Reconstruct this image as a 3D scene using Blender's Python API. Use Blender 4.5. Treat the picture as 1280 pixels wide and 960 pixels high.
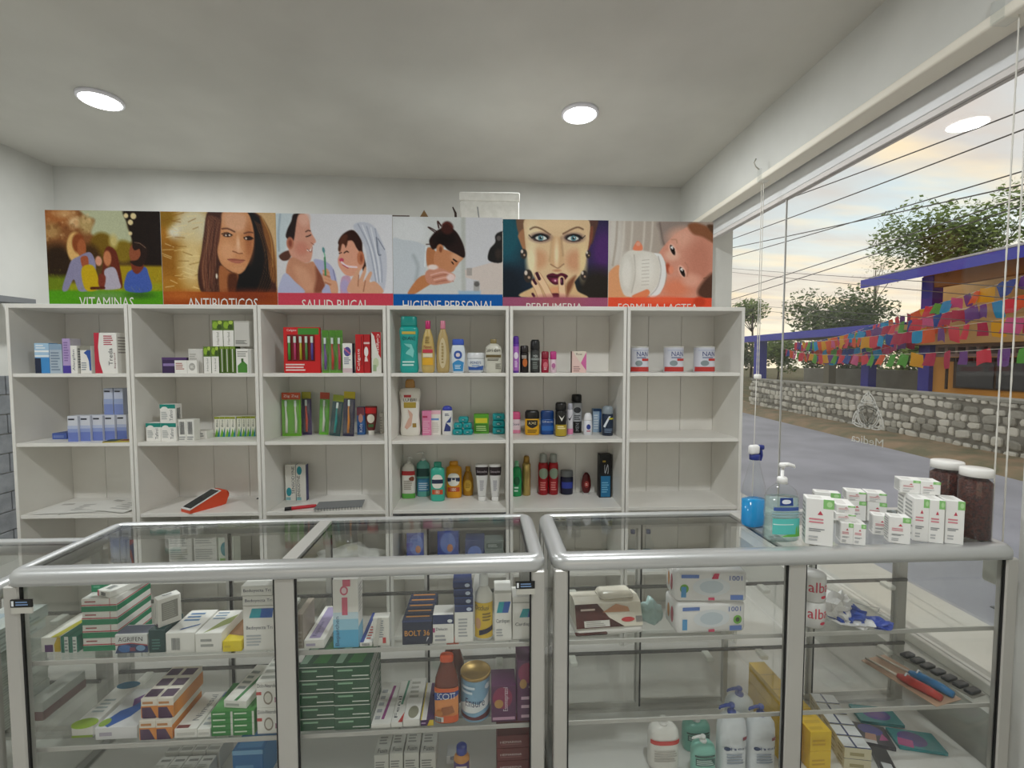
import bpy, bmesh, math, random
import numpy as np
from mathutils import Vector, Matrix

for o in list(bpy.data.objects):
    bpy.data.objects.remove(o, do_unlink=True)
scene = bpy.context.scene
COL = scene.collection
R = math.radians

# ------------------------------------------------------------------ camera
cam_d = bpy.data.cameras.new('camera')
cam_d.sensor_width = 36.0
cam_d.lens = 585.0 / 1280.0 * 36.0
cam_d.clip_start = 0.02
cam_d.clip_end = 500
cam = bpy.data.objects.new('camera', cam_d)
COL.objects.link(cam)
cam.location = (0, 0, 1.515)
cam.rotation_euler = (R(90 - 2.94), 0, R(-2.4))
scene.camera = cam

# ------------------------------------------------------------------ view
vs = scene.view_settings
vs.view_transform = 'Standard'
vs.look = 'None'
vs.exposure = 0.60
vs.gamma = 1.0
vs.use_curve_mapping = False
scene.cycles.transparent_max_bounces = 40
scene.cycles.max_bounces = 10
scene.cycles.diffuse_bounces = 5
scene.cycles.glossy_bounces = 5
scene.cycles.transmission_bounces = 8

# ------------------------------------------------------------------ sky
def make_world():
    w = bpy.data.worlds.new('dusk_sky')
    scene.world = w
    w.use_nodes = True
    nt = w.node_tree
    nt.nodes.clear()
    N, L = nt.nodes.new, nt.links.new
    tc = N('ShaderNodeTexCoord')
    sep = N('ShaderNodeSeparateXYZ')
    L(tc.outputs['Generated'], sep.inputs[0])
    base = N('ShaderNodeValToRGB')
    cr = base.color_ramp
    cr.elements[0].position = 0.0
    cr.elements[0].color = (0.60, 0.545, 0.42, 1)
    cr.elements[1].position = 1.0
    cr.elements[1].color = (0.30, 0.33, 0.37, 1)
    for p, c in ((0.10, (0.62, 0.565, 0.44, 1)), (0.22, (0.43, 0.50, 0.51, 1)), (0.42, (0.37, 0.39, 0.40, 1))):
        e = cr.elements.new(p); e.color = c
    L(sep.outputs['Z'], base.inputs[0])
    # cloud sheets: direction projected on a plane overhead
    mx = N('ShaderNodeMath'); mx.operation = 'MAXIMUM'; mx.inputs[1].default_value = 0.03
    L(sep.outputs['Z'], mx.inputs[0])
    ad = N('ShaderNodeMath'); ad.operation = 'ADD'; ad.inputs[1].default_value = 0.12
    L(mx.outputs[0], ad.inputs[0])
    dv = N('ShaderNodeVectorMath'); dv.operation = 'DIVIDE'
    cmb = N('ShaderNodeCombineXYZ')
    for i in range(3): L(ad.outputs[0], cmb.inputs[i])
    L(tc.outputs['Generated'], dv.inputs[0]); L(cmb.outputs[0], dv.inputs[1])
    mp = N('ShaderNodeMapping'); mp.inputs['Rotation'].default_value = (0, 0, R(35))
    mp.inputs['Scale'].default_value = (0.55, 1.5, 0.5)
    L(dv.outputs[0], mp.inputs[0])
    nz = N('ShaderNodeTexNoise'); nz.inputs['Scale'].default_value = 1.35
    nz.inputs['Detail'].default_value = 5; nz.inputs['Roughness'].default_value = 0.55
    L(mp.outputs[0], nz.inputs['Vector'])
    rm = N('ShaderNodeValToRGB')
    rm.color_ramp.elements[0].position = 0.42; rm.color_ramp.elements[1].position = 0.66
    L(nz.outputs[0], rm.inputs[0])
    warm = N('ShaderNodeMixRGB'); warm.blend_type = 'MIX'
    warm.inputs[2].default_value = (0.42, 0.35, 0.30, 1)
    sc = N('ShaderNodeMath'); sc.operation = 'MULTIPLY'; sc.inputs[1].default_value = 0.75
    L(rm.outputs[0], sc.inputs[0]); L(sc.outputs[0], warm.inputs[0]); L(base.outputs[0], warm.inputs[1])
    nz2 = N('ShaderNodeTexNoise'); nz2.inputs['Scale'].default_value = 2.3
    nz2.inputs['Detail'].default_value = 6
    L(mp.outputs[0], nz2.inputs['Vector'])
    rm2 = N('ShaderNodeValToRGB')
    rm2.color_ramp.elements[0].position = 0.50; rm2.color_ramp.elements[1].position = 0.72
    L(nz2.outputs[0], rm2.inputs[0])
    sc2 = N('ShaderNodeMath'); sc2.operation = 'MULTIPLY'; sc2.inputs[1].default_value = 0.6
    L(rm2.outputs[0], sc2.inputs[0])
    lit = N('ShaderNodeMixRGB'); lit.inputs[2].default_value = (0.72, 0.55, 0.31, 1)
    L(sc2.outputs[0], lit.inputs[0]); L(warm.outputs[0], lit.inputs[1])
    bg = N('ShaderNodeBackground'); bg.inputs['Strength'].default_value = 1.25
    L(lit.outputs[0], bg.inputs['Color'])
    out = N('ShaderNodeOutputWorld')
    L(bg.outputs[0], out.inputs['Surface'])
make_world()

LAMP_W = 19.0            # watts of every ceiling lamp
LAMPS = [(-2.383, 3.04), (0.567, 3.08), (-2.4, 0.55), (0.57, 0.55)]     # two in the picture, the next row over the counters
CEIL = 3.11

# ------------------------------------------------------------------ colours and materials
def lin(v):
    v /= 255.0
    return v / 12.92 if v <= 0.04045 else ((v + 0.055) / 1.055) ** 2.4
def C(h):
    if not isinstance(h, str): return tuple(h)
    h = h.lstrip('#')
    return tuple(lin(int(h[i:i + 2], 16)) for i in (0, 2, 4))
_M = {}
def M(col, rough=0.5, metal=0.0, name=None, spec=0.5):
    k = (col, rough, metal, spec)
    if k in _M: return _M[k]
    m = bpy.data.materials.new(name or 'surface_' + str(len(_M)))
    m.use_nodes = True
    b = m.node_tree.nodes['Principled BSDF']
    b.inputs['Base Color'].default_value = (*C(col), 1)
    b.inputs['Roughness'].default_value = rough
    b.inputs['Metallic'].default_value = metal
    b.inputs['Specular IOR Level'].default_value = spec
    m.diffuse_color = (*C(col), 1)
    _M[k] = m
    return m
def noisy(name, c1, c2, scale, rough=0.6, bump=0.0, detail=4, metal=0.0, stretch=(1, 1, 1), lo=0.35, hi=0.65, bscale=None):
    m = bpy.data.materials.new(name); m.use_nodes = True
    nt = m.node_tree; N, L = nt.nodes.new, nt.links.new
    b = nt.nodes['Principled BSDF']
    tc = N('ShaderNodeTexCoord'); mp = N('ShaderNodeMapping'); mp.inputs['Scale'].default_value = stretch
    L(tc.outputs['Object'], mp.inputs[0])
    nz = N('ShaderNodeTexNoise'); nz.inputs['Scale'].default_value = scale; nz.inputs['Detail'].default_value = detail
    L(mp.outputs[0], nz.inputs['Vector'])
    r = N('ShaderNodeValToRGB')
    r.color_ramp.elements[0].color = (*C(c1), 1); r.color_ramp.elements[1].color = (*C(c2), 1)
    r.color_ramp.elements[0].position = lo; r.color_ramp.elements[1].position = hi
    L(nz.outputs[0], r.inputs[0]); L(r.outputs[0], b.inputs['Base Color'])
    b.inputs['Roughness'].default_value = rough; b.inputs['Metallic'].default_value = metal
    if bump:
        bp = N('ShaderNodeBump'); bp.inputs['Strength'].default_value = bump
        bp.inputs['Distance'].default_value = 0.01
        nb = N('ShaderNodeTexNoise'); nb.inputs['Scale'].default_value = bscale or scale * 4; nb.inputs['Detail'].default_value = 4
        L(mp.outputs[0], nb.inputs['Vector'])
        L(nb.outputs[0], bp.inputs['Height']); L(bp.outputs[0], b.inputs['Normal'])
    return m
def thin_glass(name, tint=(0.96, 0.985, 0.975), rough=0.0, f0=0.04, haze=0.0, hazecol=(0.8, 0.85, 0.85)):
    """sheet glass: passes light straight through, mirrors more at grazing angles"""
    m = bpy.data.materials.new(name); m.use_nodes = True
    nt = m.node_tree; nt.nodes.clear(); N, L = nt.nodes.new, nt.links.new
    lw = N('ShaderNodeLayerWeight'); lw.inputs['Blend'].default_value = 0.5
    pw = N('ShaderNodeMath'); pw.operation = 'POWER'; pw.inputs[1].default_value = 5
    L(lw.outputs['Facing'], pw.inputs[0])
    ml = N('ShaderNodeMath'); ml.operation = 'MULTIPLY_ADD'; ml.inputs[1].default_value = 1 - f0; ml.inputs[2].default_value = f0
    L(pw.outputs[0], ml.inputs[0])
    tr = N('ShaderNodeBsdfTransparent'); tr.inputs[0].default_value = (*tint, 1)
    gl = N('ShaderNodeBsdfGlossy'); gl.inputs['Roughness'].default_value = rough
    mix = N('ShaderNodeMixShader'); L(ml.outputs[0], mix.inputs[0])
    src = tr
    if haze:
        df = N('ShaderNodeBsdfDiffuse'); df.inputs[0].default_value = (*hazecol, 1)
        hz = N('ShaderNodeMixShader'); hz.inputs[0].default_value = haze
        L(tr.outputs[0], hz.inputs[1]); L(df.outputs[0], hz.inputs[2]); src = hz
    L(src.outputs[0], mix.inputs[1]); L(gl.outputs[0], mix.inputs[2])
    out = N('ShaderNodeOutputMaterial'); L(mix.outputs[0], out.inputs['Surface'])
    m.diffuse_color = (*tint, 0.3)
    return m
def emissive(name, col, s):
    m = bpy.data.materials.new(name); m.use_nodes = True
    nt = m.node_tree; nt.nodes.clear()
    e = nt.nodes.new('ShaderNodeEmission'); e.inputs[0].default_value = (*col, 1); e.inputs[1].default_value = s
    o = nt.nodes.new('ShaderNodeOutputMaterial'); nt.links.new(e.outputs[0], o.inputs[0])
    return m

GLASS = thin_glass('sheet_glass', (0.972, 0.978, 0.972))
GLASS_W = thin_glass('window_glass', (0.985, 0.99, 0.99), f0=0.035)
CLEAR = thin_glass('clear_plastic', (0.96, 0.97, 0.97), 0.06, 0.05, haze=0.015)
ALU = noisy('brushed_aluminium', '#cfd0cf', '#cacbca', 3, 0.34, metal=0.6)
ALU2 = noisy('satin_aluminium', '#c2c0ba', '#bdbbb5', 3, 0.42, metal=0.35)
DARK = M('#2a2a28', 0.5)
BLACK = M('#0c0c0c', 0.45)
WHITE_MEL = noisy('white_melamine', '#eeece6', '#e6e3dc', 3.0, 0.42)
WALLP = noisy('wall_paint', '#d4d4cf', '#cacac5', 2.2, 0.85, bump=0.05, bscale=60)
CEILP = noisy('ceiling_paint', '#cfcdc6', '#c6c4bd', 1.6, 0.9, bump=0.04, bscale=50)

# ------------------------------------------------------------------ mesh builder
class MB:
    def __init__(s):
        s.v = []; s.f = []; s.m = []; s.mats = []; s.sm = []
    def mi(s, mat):
        if mat not in s.mats: s.mats.append(mat)
        return s.mats.index(mat)
    def add(s, vs_, fs, mat, smooth=False):
        o = len(s.v); i = s.mi(mat)
        s.v.extend([tuple(p) for p in vs_])
        for f in fs:
            s.f.append(tuple(o + k for k in f)); s.m.append(i); s.sm.append(smooth)
        return s
    def box(s, x0, y0, z0, x1, y1, z1, mat, ch=0.0):
        if ch <= 0:
            vs_ = [(x, y, z) for z in (z0, z1) for y in (y0, y1) for x in (x0, x1)]
            fs = [(0, 2, 3, 1), (4, 5, 7, 6), (0, 1, 5, 4), (2, 6, 7, 3), (0, 4, 6, 2), (1, 3, 7, 5)]
            return s.add(vs_, fs, mat)
        bm = bmesh.new()
        bmesh.ops.create_cube(bm, size=1)
        for v in bm.verts:
            v.co = ((x0 + x1) / 2 + v.co.x * (x1 - x0), (y0 + y1) / 2 + v.co.y * (y1 - y0), (z0 + z1) / 2 + v.co.z * (z1 - z0))
        bmesh.ops.bevel(bm, geom=list(bm.edges), offset=ch, segments=1, affect='EDGES')
        s.bm(bm, mat)
        return s
    def rbox(s, x0, y0, z0, x1, y1, z1, mat, r, seg=3):
        bm = bmesh.new(); bmesh.ops.create_cube(bm, size=1)
        for v in bm.verts:
            v.co = ((x0 + x1) / 2 + v.co.x * (x1 - x0), (y0 + y1) / 2 + v.co.y * (y1 - y0), (z0 + z1) / 2 + v.co.z * (z1 - z0))
        bmesh.ops.bevel(bm, geom=list(bm.edges), offset=r, segments=seg, affect='EDGES', profile=0.5)
        s.bm(bm, mat, True); return s
    def bm(s, bm, mat, smooth=False):
        bm.verts.index_update()
        s.add([v.co[:] for v in bm.verts], [[v.index for v in f.verts] for f in bm.faces], mat, smooth)
        bm.free()
    def prism(s, pts, y0, y1, mat, axis='y', smooth=False):
        """extrude an outline; axis y: pts are (x,z); axis x: (y,z); axis z: (x,y)"""
        n = len(pts)
        def P(p, t):
            return {'y': (p[0], t, p[1]), 'x': (t, p[0], p[1]), 'z': (p[0], p[1], t)}[axis]
        vs_ = [P(p, y0) for p in pts] + [P(p, y1) for p in pts]
        fs = [tuple(range(n)), tuple(range(2 * n - 1, n - 1, -1))]
        s.add(vs_, fs, mat)
        o = len(s.v) - 2 * n; i = s.mi(mat)
        for k in range(n):
            s.f.append((o + k, o + n + k, o + n + (k + 1) % n, o + (k + 1) % n)); s.m.append(i); s.sm.append(smooth)
        return s
    def tube(s, pts, r, mat, seg=8, caps=True):
        pts = [Vector(p) for p in pts]; rings = []
        rr = r if isinstance(r, (list, tuple)) else [r] * len(pts)
        up = None
        for k, p in enumerate(pts):
            a = pts[max(0, k - 1)]; b = pts[min(len(pts) - 1, k + 1)]
            t = (b - a).normalized()
            if up is None:
                up = Vector((0, 0, 1)) if abs(t.z) < 0.9 else Vector((1, 0, 0))
            n1 = t.cross(up).normalized(); n2 = n1.cross(t).normalized(); up = n2
            rings.append([p + (n1 * math.cos(q) + n2 * math.sin(q)) * rr[k] for q in [2 * math.pi * j / seg for j in range(seg)]])
        vs_ = [v for ring in rings for v in ring]; fs = []
        for k in range(len(pts) - 1):
            for j in range(seg):
                fs.append((k * seg + j, k * seg + (j + 1) % seg, (k + 1) * seg + (j + 1) % seg, (k + 1) * seg + j))
        if caps:
            fs.append(tuple(reversed(range(seg)))); fs.append(tuple((len(pts) - 1) * seg + j for j in range(seg)))
        s.add(vs_, fs, mat, True); return s
    def lathe(s, prof, mat, seg=24, sx=1, sy=1, n=2.0, c=(0, 0, 0), smooth=True):
        vs_ = []; fs = []
        for (r, z) in prof:
            for j in range(seg):
                q = 2 * math.pi * (j + 0.5) / seg
                x, y = sup(q, n)
                vs_.append((c[0] + r * sx * x, c[1] + r * sy * y, c[2] + z))
        m = len(prof)
        for k in range(m - 1):
            for j in range(seg):
                fs.append((k * seg + j, k * seg + (j + 1) % seg, (k + 1) * seg + (j + 1) % seg, (k + 1) * seg + j))
        if prof[0][0] > 1e-5: fs.append(tuple(reversed(range(seg))))
        if prof[-1][0] > 1e-5: fs.append(tuple((m - 1) * seg + j for j in range(seg)))
        s.add(vs_, fs, mat, smooth); return s
    def mesh(s, name):
        me = bpy.data.meshes.new(name)
        me.from_pydata(s.v, [], s.f)
        for m in s.mats: me.materials.append(m)
        me.polygons.foreach_set('material_index', s.m)
        me.polygons.foreach_set('use_smooth', s.sm)
        me.update()
        return me
    def build(s, name, parent=None, loc=None, rz=0, **tags):
        return put(name, s.mesh(name), parent, loc, rz, **tags)
def sup(q, n):
    c_, s_ = math.cos(q), math.sin(q)
    if n == 2: return c_, s_
    return math.copysign(abs(c_) ** (2 / n), c_), math.copysign(abs(s_) ** (2 / n), s_)
def put(name, me, parent=None, loc=None, rz=0, label=None, cat=None, group=None, kind=None):
    o = bpy.data.objects.new(name, me)
    COL.objects.link(o)
    if parent is not None: o.parent = parent
    if loc is not None: o.location = loc
    if rz: o.rotation_euler = (0, 0, rz)
    tag(o, label, cat, group, kind)
    return o
def tag(o, label=None, cat=None, group=None, kind=None):
    if label: o['label'] = label
    if cat: o['category'] = cat
    if group: o['group'] = group
    if kind: o['kind'] = kind
    return o
def empty(name, loc=(0, 0, 0), rz=0, label=None, cat=None, group=None, kind=None):
    o = bpy.data.objects.new(name, None)
    COL.objects.link(o); o.location = loc; o.rotation_euler = (0, 0, rz); o.empty_display_size = 0.05
    return tag(o, label, cat, group, kind)
def struct(name, mb, parent=None):
    o = mb.build(name, parent)
    if parent is None: o['kind'] = 'structure'
    return o

# ------------------------------------------------------------------ lettering and flat print
_T = {}
def text_geo(s):
    if s in _T: return _T[s]
    cu = bpy.data.curves.new('lettering', 'FONT'); cu.body = s; cu.resolution_u = 2
    ob = bpy.data.objects.new('lettering', cu)
    me = bpy.data.meshes.new_from_object(ob)
    vs_ = [(v.co.x, v.co.y) for v in me.vertices]; fs = [tuple(p.vertices) for p in me.polygons]
    bpy.data.objects.remove(ob); bpy.data.curves.remove(cu); bpy.data.meshes.remove(me)
    if not vs_:
        vs_, fs = [(0, 0), (1, 0), (1, 1)], []
    x0 = min(v[0] for v in vs_); x1 = max(v[0] for v in vs_); y0 = min(v[1] for v in vs_); y1 = max(v[1] for v in vs_)
    w, h = max(x1 - x0, 1e-4), max(y1 - y0, 1e-4)
    _T[s] = ([((x - x0) / w, (y - y0) / h) for x, y in vs_], fs)
    return _T[s]
def print_shapes(pr):
    """flat print -> list of (uv vertices, faces, colour)"""
    out = []
    for p in pr:
        k = p[0]
        if k == 'r':
            _, a, b, c, d, col = p
            out.append(([(a, b), (c, b), (c, d), (a, d)], [(0, 1, 2, 3)], col))
        elif k == 'e':
            _, cx, cy, rx, ry, col = p
            n = 18
            vs_ = [(cx + rx * math.cos(2 * math.pi * i / n), cy + ry * math.sin(2 * math.pi * i / n)) for i in range(n)]
            out.append((vs_, [tuple(range(n))], col))
        elif k == 'p':
            out.append((list(p[1]), [tuple(range(len(p[1])))], p[2]))
        elif k in ('t', 'tv', 'td'):
            _, s, a, b, c, d, col = p
            g, fs = text_geo(s)
            if k == 't': vs_ = [(a + x * (c - a), b + y * (d - b)) for x, y in g]
            elif k == 'tv': vs_ = [(c - y * (c - a), b + x * (d - b)) for x, y in g]
            else: vs_ = [(a + y * (c - a), d - x * (d - b)) for x, y in g]
            out.append((vs_, fs, col))
        elif k == 'l':     # rows of fine print
            _, a, b, c, d, n, col = p
            rnd = random.Random(int((a + b * 7 + c * 3 + n) * 1000))
            hh = (d - b) / (2 * n - 1) if n > 1 else d - b
            for i in range(n):
                z = b + i * 2 * hh; e = c - (c - a) * rnd.uniform(0, 0.3)
                out.append(([(a, z), (e, z), (e, z + hh), (a, z + hh)], [(0, 1, 2, 3)], col))
        elif k == 'b':     # bar code
            _, a, b, c, d, col = p
            rnd = random.Random(int((a + c) * 999)); u = a
            while u < c:
                wd = rnd.choice((0.03, 0.05, 0.08)) * (c - a)
                out.append(([(u, b), (min(u + wd, c), b), (min(u + wd, c), d), (u, d)], [(0, 1, 2, 3)], col)); u += wd + 0.045 * (c - a)
    return out
PAPER_R = 0.5
def clip_u(poly, a, keep_gt):
    out = []
    for i in range(len(poly)):
        p, q = poly[i], poly[(i + 1) % len(poly)]
        ip = p[0] >= a if keep_gt else p[0] <= a; iq = q[0] >= a if keep_gt else q[0] <= a
        if ip: out.append(p)
        if ip != iq:
            t = (a - p[0]) / (q[0] - p[0]); out.append((a, p[1] + t * (q[1] - p[1])))
    return out
def strips(shapes, step=0.05):
    """cut wide outlines into narrow upright strips so that they bend round a bottle"""
    for vs_, fs, col in shapes:
        if len(fs) == 1 and len(vs_) <= 20:
            u0, u1 = min(v[0] for v in vs_), max(v[0] for v in vs_)
            V, F = [], []
            for k in range(math.floor(u0 / step), math.floor(u1 / step) + 1):
                q = clip_u(clip_u(vs_, k * step, True), (k + 1) * step, False)
                if len(q) >= 3: F.append(tuple(range(len(V), len(V) + len(q)))); V += q
            yield V, F, col
        else: yield vs_, fs, col
def print_on(mb, pr, fn, rough=PAPER_R, off=0.0004, curved=False):
    sh = print_shapes(pr)
    if curved: sh = strips(sh)
    for i, (vs_, fs, col) in enumerate(sh):
        mat = col if not isinstance(col, (str, tuple)) else M(col, rough)
        lift = 0.0004 if curved and len(vs_) > 60 else 0.0     # lettering stands a hair proud on round bodies
        mb.add([fn(u, v, off + lift + 0.00012 * i) for u, v in vs_], fs, mat)

_CM = {}
def carton_mesh(w, d, h, base, pr, rough=0.5):
    k = repr((round(w, 3), round(d, 3), round(h, 3), base, pr, rough))
    if k in _CM: return _CM[k]
    mb = MB()
    mb.box(-w / 2, -d / 2, 0, w / 2, d / 2, h, M(base, rough), min(0.0012, w * 0.04, h * 0.04, d * 0.04))
    F = {'F': lambda u, v, o: (-w / 2 + u * w, -d / 2 - o, v * h),
         'T': lambda u, v, o: (-w / 2 + u * w, -d / 2 + v * d, h + o),
         'L': lambda u, v, o: (-w / 2 - o, d / 2 - u * d, v * h),
         'R': lambda u, v, o: (w / 2 + o, -d / 2 + u * d, v * h)}
    for face, lst in (pr or {}).items():
        print_on(mb, lst, F[face], rough)
    _CM[k] = mb.mesh('carton'); return _CM[k]
def carton(label, b, d, base='#f2f0ea', pr=None, rz=0.0, name='medicine_box', cat='box', group=None, rough=0.5, off=(0, 0)):
    x, y, z, w, h = b; x += off[0]; y += off[1]
    o = put(name, carton_mesh(w, d, h, base, pr, rough), None, (x, y + d / 2, z), rz, label, cat, group)
    return o

def vessel(name, label, cat, b, parts, labels=(), ry=1.0, n=2.0, rz=0.0, group=None, extra=(), rough=0.3, seg=24, off=(0, 0)):
    """parts: (part name, [(r, z)], colour or material); r in half widths, z in heights. First part carries the printed labels"""
    x, y, z, w, h = b; x += off[0]; y += off[1]
    hw = w / 2
    e = empty(name, (x, y + hw * ry, z), rz, label, cat, group)
    for p in parts:
        mat = p[2] if not isinstance(p[2], str) else M(p[2], rough)
        mb = MB()
        nn = p[3] if len(p) > 3 else n
        mb.lathe([(max(r, 1e-6) * hw, q * h) for r, q in p[1]], mat, seg, 1, ry, nn)
        mb.build(p[0], e)
    prof = parts[0][1]
    zs = [q[1] for q in prof]; rs = [q[0] for q in prof]
    for (z0, z1, ha, base, pr) in labels:
        def fn(u, v, o, z0=z0, z1=z1, ha=ha):
            q = R(-90) + (u - 0.5) * 2 * R(ha)
            zz = z0 + v * (z1 - z0)
            r = float(np.interp(zz, zs, rs)) * hw + o
            cx, sy_ = sup(q, n)
            return (r * cx, r * ry * sy_ - (o if ry < 0.9 else 0), zz * h)
        mb = MB()
        if base:
            nu, nv = 20, 6
            vs_ = [fn(i / nu, j / nv, 0.0005) for j in range(nv + 1) for i in range(nu + 1)]
            fs = [(j * (nu + 1) + i, j * (nu + 1) + i + 1, (j + 1) * (nu + 1) + i + 1, (j + 1) * (nu + 1) + i) for j in range(nv) for i in range(nu)]
            mb.add(vs_, fs, M(base, 0.45), True)
        if pr: print_on(mb, pr, fn, 0.45, 0.0010, True)
        mb.build('printed_label', e)
    for (pn, fnc) in extra:
        mb = MB(); fnc(mb, hw, h, ry); mb.build(pn, e)
    return e
def copy_tree(o, parent=None):
    c = o.copy(); COL.objects.link(c)
    if parent is not None: c.parent = parent
    for ch in list(o.children): copy_tree(ch, c)
    return c

# ================================================================== room shell
FLOORM = noisy('floor_tile', '#d9d7d2', '#cbc9c3', 1.5, 0.25)
mb = MB(); mb.box(-3.9, -3.3, -0.12, 1.99, 4.6, 0.0, FLOORM); struct('floor', mb)
mb = MB(); mb.box(-3.9, -3.3, CEIL, 2.1, 4.6, CEIL + 0.15, CEILP); struct('ceiling', mb)
mb = MB(); mb.prism([(-3.9, 4.088), (2.1, 4.381), (2.1, 4.6), (-3.9, 4.6)], 0, CEIL, WALLP, 'z'); struct('wall_back', mb)
mb = MB(); mb.box(-3.9, -3.3, 0, -3.62, 4.15, CEIL, WALLP); wl = struct('wall_left', mb)
BLOCKM = noisy('grey_block', '#8d9094', '#75787c', 9, 0.8, bump=0.3)
for i in range(9):
    for j in range(3):
        mb = MB(); y0 = 3.0 + j * 0.36 + (0.18 if i % 2 else 0) - 0.1
        mb.box(-3.62, y0, 0.10 + i * 0.145, -3.60, min(y0 + 0.352, 4.08), 0.10 + i * 0.145 + 0.138, BLOCKM, 0.003)
        mb.build('block', wl)
# wall on the street side: low parapet, beam over the window, pillars at both ends
mb = MB()
mb.box(1.75, 1.455, 0, 1.99, 4.06, 0.265, WALLP)
mb.box(1.75, 1.455, 2.705, 2.1, 4.06, CEIL, WALLP)
mb.box(1.75, 4.06, 0, 2.1, 4.40, CEIL, WALLP)
mb.box(1.75, -3.3, 0, 2.1, 1.455, CEIL, WALLP)
struct('wall_right', mb)
mb = MB()
mb.box(-3.9, -3.5, 0, -2.6, -3.3, CEIL, WALLP); mb.box(1.2, -3.5, 0, 2.1, -3.3, CEIL, WALLP)
mb.box(-2.6, -3.5, 2.5, 1.2, -3.3, CEIL, WALLP)
struct('wall_front', mb)
# shop window
win = empty('window_1', (1.87, 2.78, 0.265), kind='structure')
FR = noisy('window_aluminium', '#e2e3e4', '#d8d9da', 3, 0.45)
def wpart(name, a, b, mat, ch=0.0):
    mb = MB(); mb.box(a[0] - 1.87, a[1] - 2.78, a[2] - 0.265, b[0] - 1.87, b[1] - 2.78, b[2] - 0.265, mat, ch); return mb.build(name, win)
wpart('top_frame', (1.845, 1.455, 2.56), (1.90, 4.06, 2.705), FR, 0.003)
wpart('glazing_strip', (1.850, 1.455, 2.535), (1.895, 4.06, 2.56), M('#d8d2ce', 0.5))
wpart('bottom_frame', (1.845, 1.455, 0.265), (1.895, 4.06, 0.305), M('#f0efeb', 0.4), 0.003)
wpart('side_frame', (1.845, 4.02, 0.305), (1.895, 4.06, 2.535), FR)
wpart('side_frame', (1.845, 1.455, 0.305), (1.895, 1.53, 2.535), FR)
wpart("pane", (1.866, 1.53, 0.305), (1.874, 2.948, 2.535), GLASS_W)
wpart('pane', (1.866, 2.954, 0.305), (1.874, 4.02, 2.535), GLASS_W)
wpart('glass_joint', (1.865, 2.948, 0.305), (1.875, 2.954, 2.535), M('#c9c9c6', 0.5))

# ceiling lamps
LENS = emissive('lamp_lens', (1.0, 0.985, 0.97), 9.0)
for i, (x, y) in enumerate(LAMPS):
    where = ['over the shelf end with the family poster', 'over the shelf, above the perfume poster', 'above the counters by the left wall',
             'above the joint of the counters'][i]
    sfx = '' if i < 2 else '_offscreen'
    e = empty('ceiling_lamp' + sfx, (x, y, CEIL), 0, 'round flush white LED ceiling lamp ' + where, 'lamp', 'ceiling lamps')
    mb = MB(); mb.lathe([(0.106, 0), (0.118, 0), (0.118, -0.016), (0.114, -0.022), (0.106, -0.022)], M('#f4f3fb', 0.4), 36); mb.build('rim', e)
    mb = MB(); mb.lathe([(1e-6, -0.026), (0.070, -0.0265), (0.100, -0.025), (0.107, -0.019)], LENS, 36); mb.build('lens', e)
    ld = bpy.data.lights.new('lamp_light' + sfx, 'AREA'); ld.shape = 'DISK'; ld.size = 0.2; ld.energy = LAMP_W; ld.color = (0.95, 0.985, 1.0)
    lo = bpy.data.objects.new('lamp_light' + sfx, ld); COL.objects.link(lo); lo.parent = e; lo.location = (0, 0, -0.03)

# roller blind rail under the beam with brackets and bead cords
rail_e = e = empty('blind_rail', (1.73, 2.75, 2.70), 0, 'pale rolled-up blind headrail with hanging bead cords along the beam over the window', 'blind rail')
mb = MB(); mb.rbox(-0.03, -1.285, -0.05, 0.085, 1.25, -0.008, M('#e6e0d2', 0.6), 0.010); mb.build('rail', e)
mb = MB(); mb.box(0.0, -1.285, -0.0085, 0.0195, 1.25, 0.005, M('#e6e0d2', 0.6)); mb.build('mounting_channel', e)
for yy in (0.21, -1.19):
    mb = MB()
    mb.box(-0.034, yy - 0.02, -0.054, 0.018, yy + 0.02, -0.046, CLEAR); mb.box(-0.040, yy - 0.02, -0.054, -0.034, yy + 0.02, 0.02, CLEAR)
    mb.tube([(-0.04, yy, 0.02), (-0.062, yy, 0.035), (-0.075, yy, 0.06), (-0.062, yy, 0.085)], 0.004, M('#b9b6ab', 0.4), 6)
    mb.build('bracket', e)
def cord(y, z1, dx, knob):
    for s in (-1, 1):
        mb = MB(); n = 60; L_ = 2.65 - z1
        pts = [(0.006, y - 2.75 + s * dx, z1 - 2.70 + L_ * i / n) for i in range(n + 1)]
        mb.tube(pts, [0.0021 + 0.0008 * (i % 2) for i in range(n + 1)], M('#d9d6cd', 0.5), 6)
        c_ = mb.build('bead_cord', rail_e)
    mb = MB(); knob(mb, dx)
    mb.v = [(v[0] + 0.006, v[1] + y - 2.75, v[2] + z1 - 2.70) for v in mb.v]; mb.build('cord_weight', c_)
def knob_small(mb, dx): mb.rbox(-0.012, -0.030, -0.02, 0.012, 0.030, 0.012, M('#f1f0ec', 0.4), 0.008)
def knob_big(mb, dx): mb.rbox(-0.012, -dx - 0.018, -0.06, 0.012, dx + 0.018, 0.035, M('#efeee8', 0.4), 0.010)
cord(2.995, 1.41, 0.011, knob_small)
cord(1.512, 0.80, 0.018, knob_big)
mb = MB(); mb.tube([(1.735, 3.006, 1.41), (1.732, 3.006, 1.1), (1.73, 3.01, 0.55)], 0.0022, M('#eceae4', 0.5), 6)
mb.build('pull_string', label='single thin white string below the small cord weight', cat='string')

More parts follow.
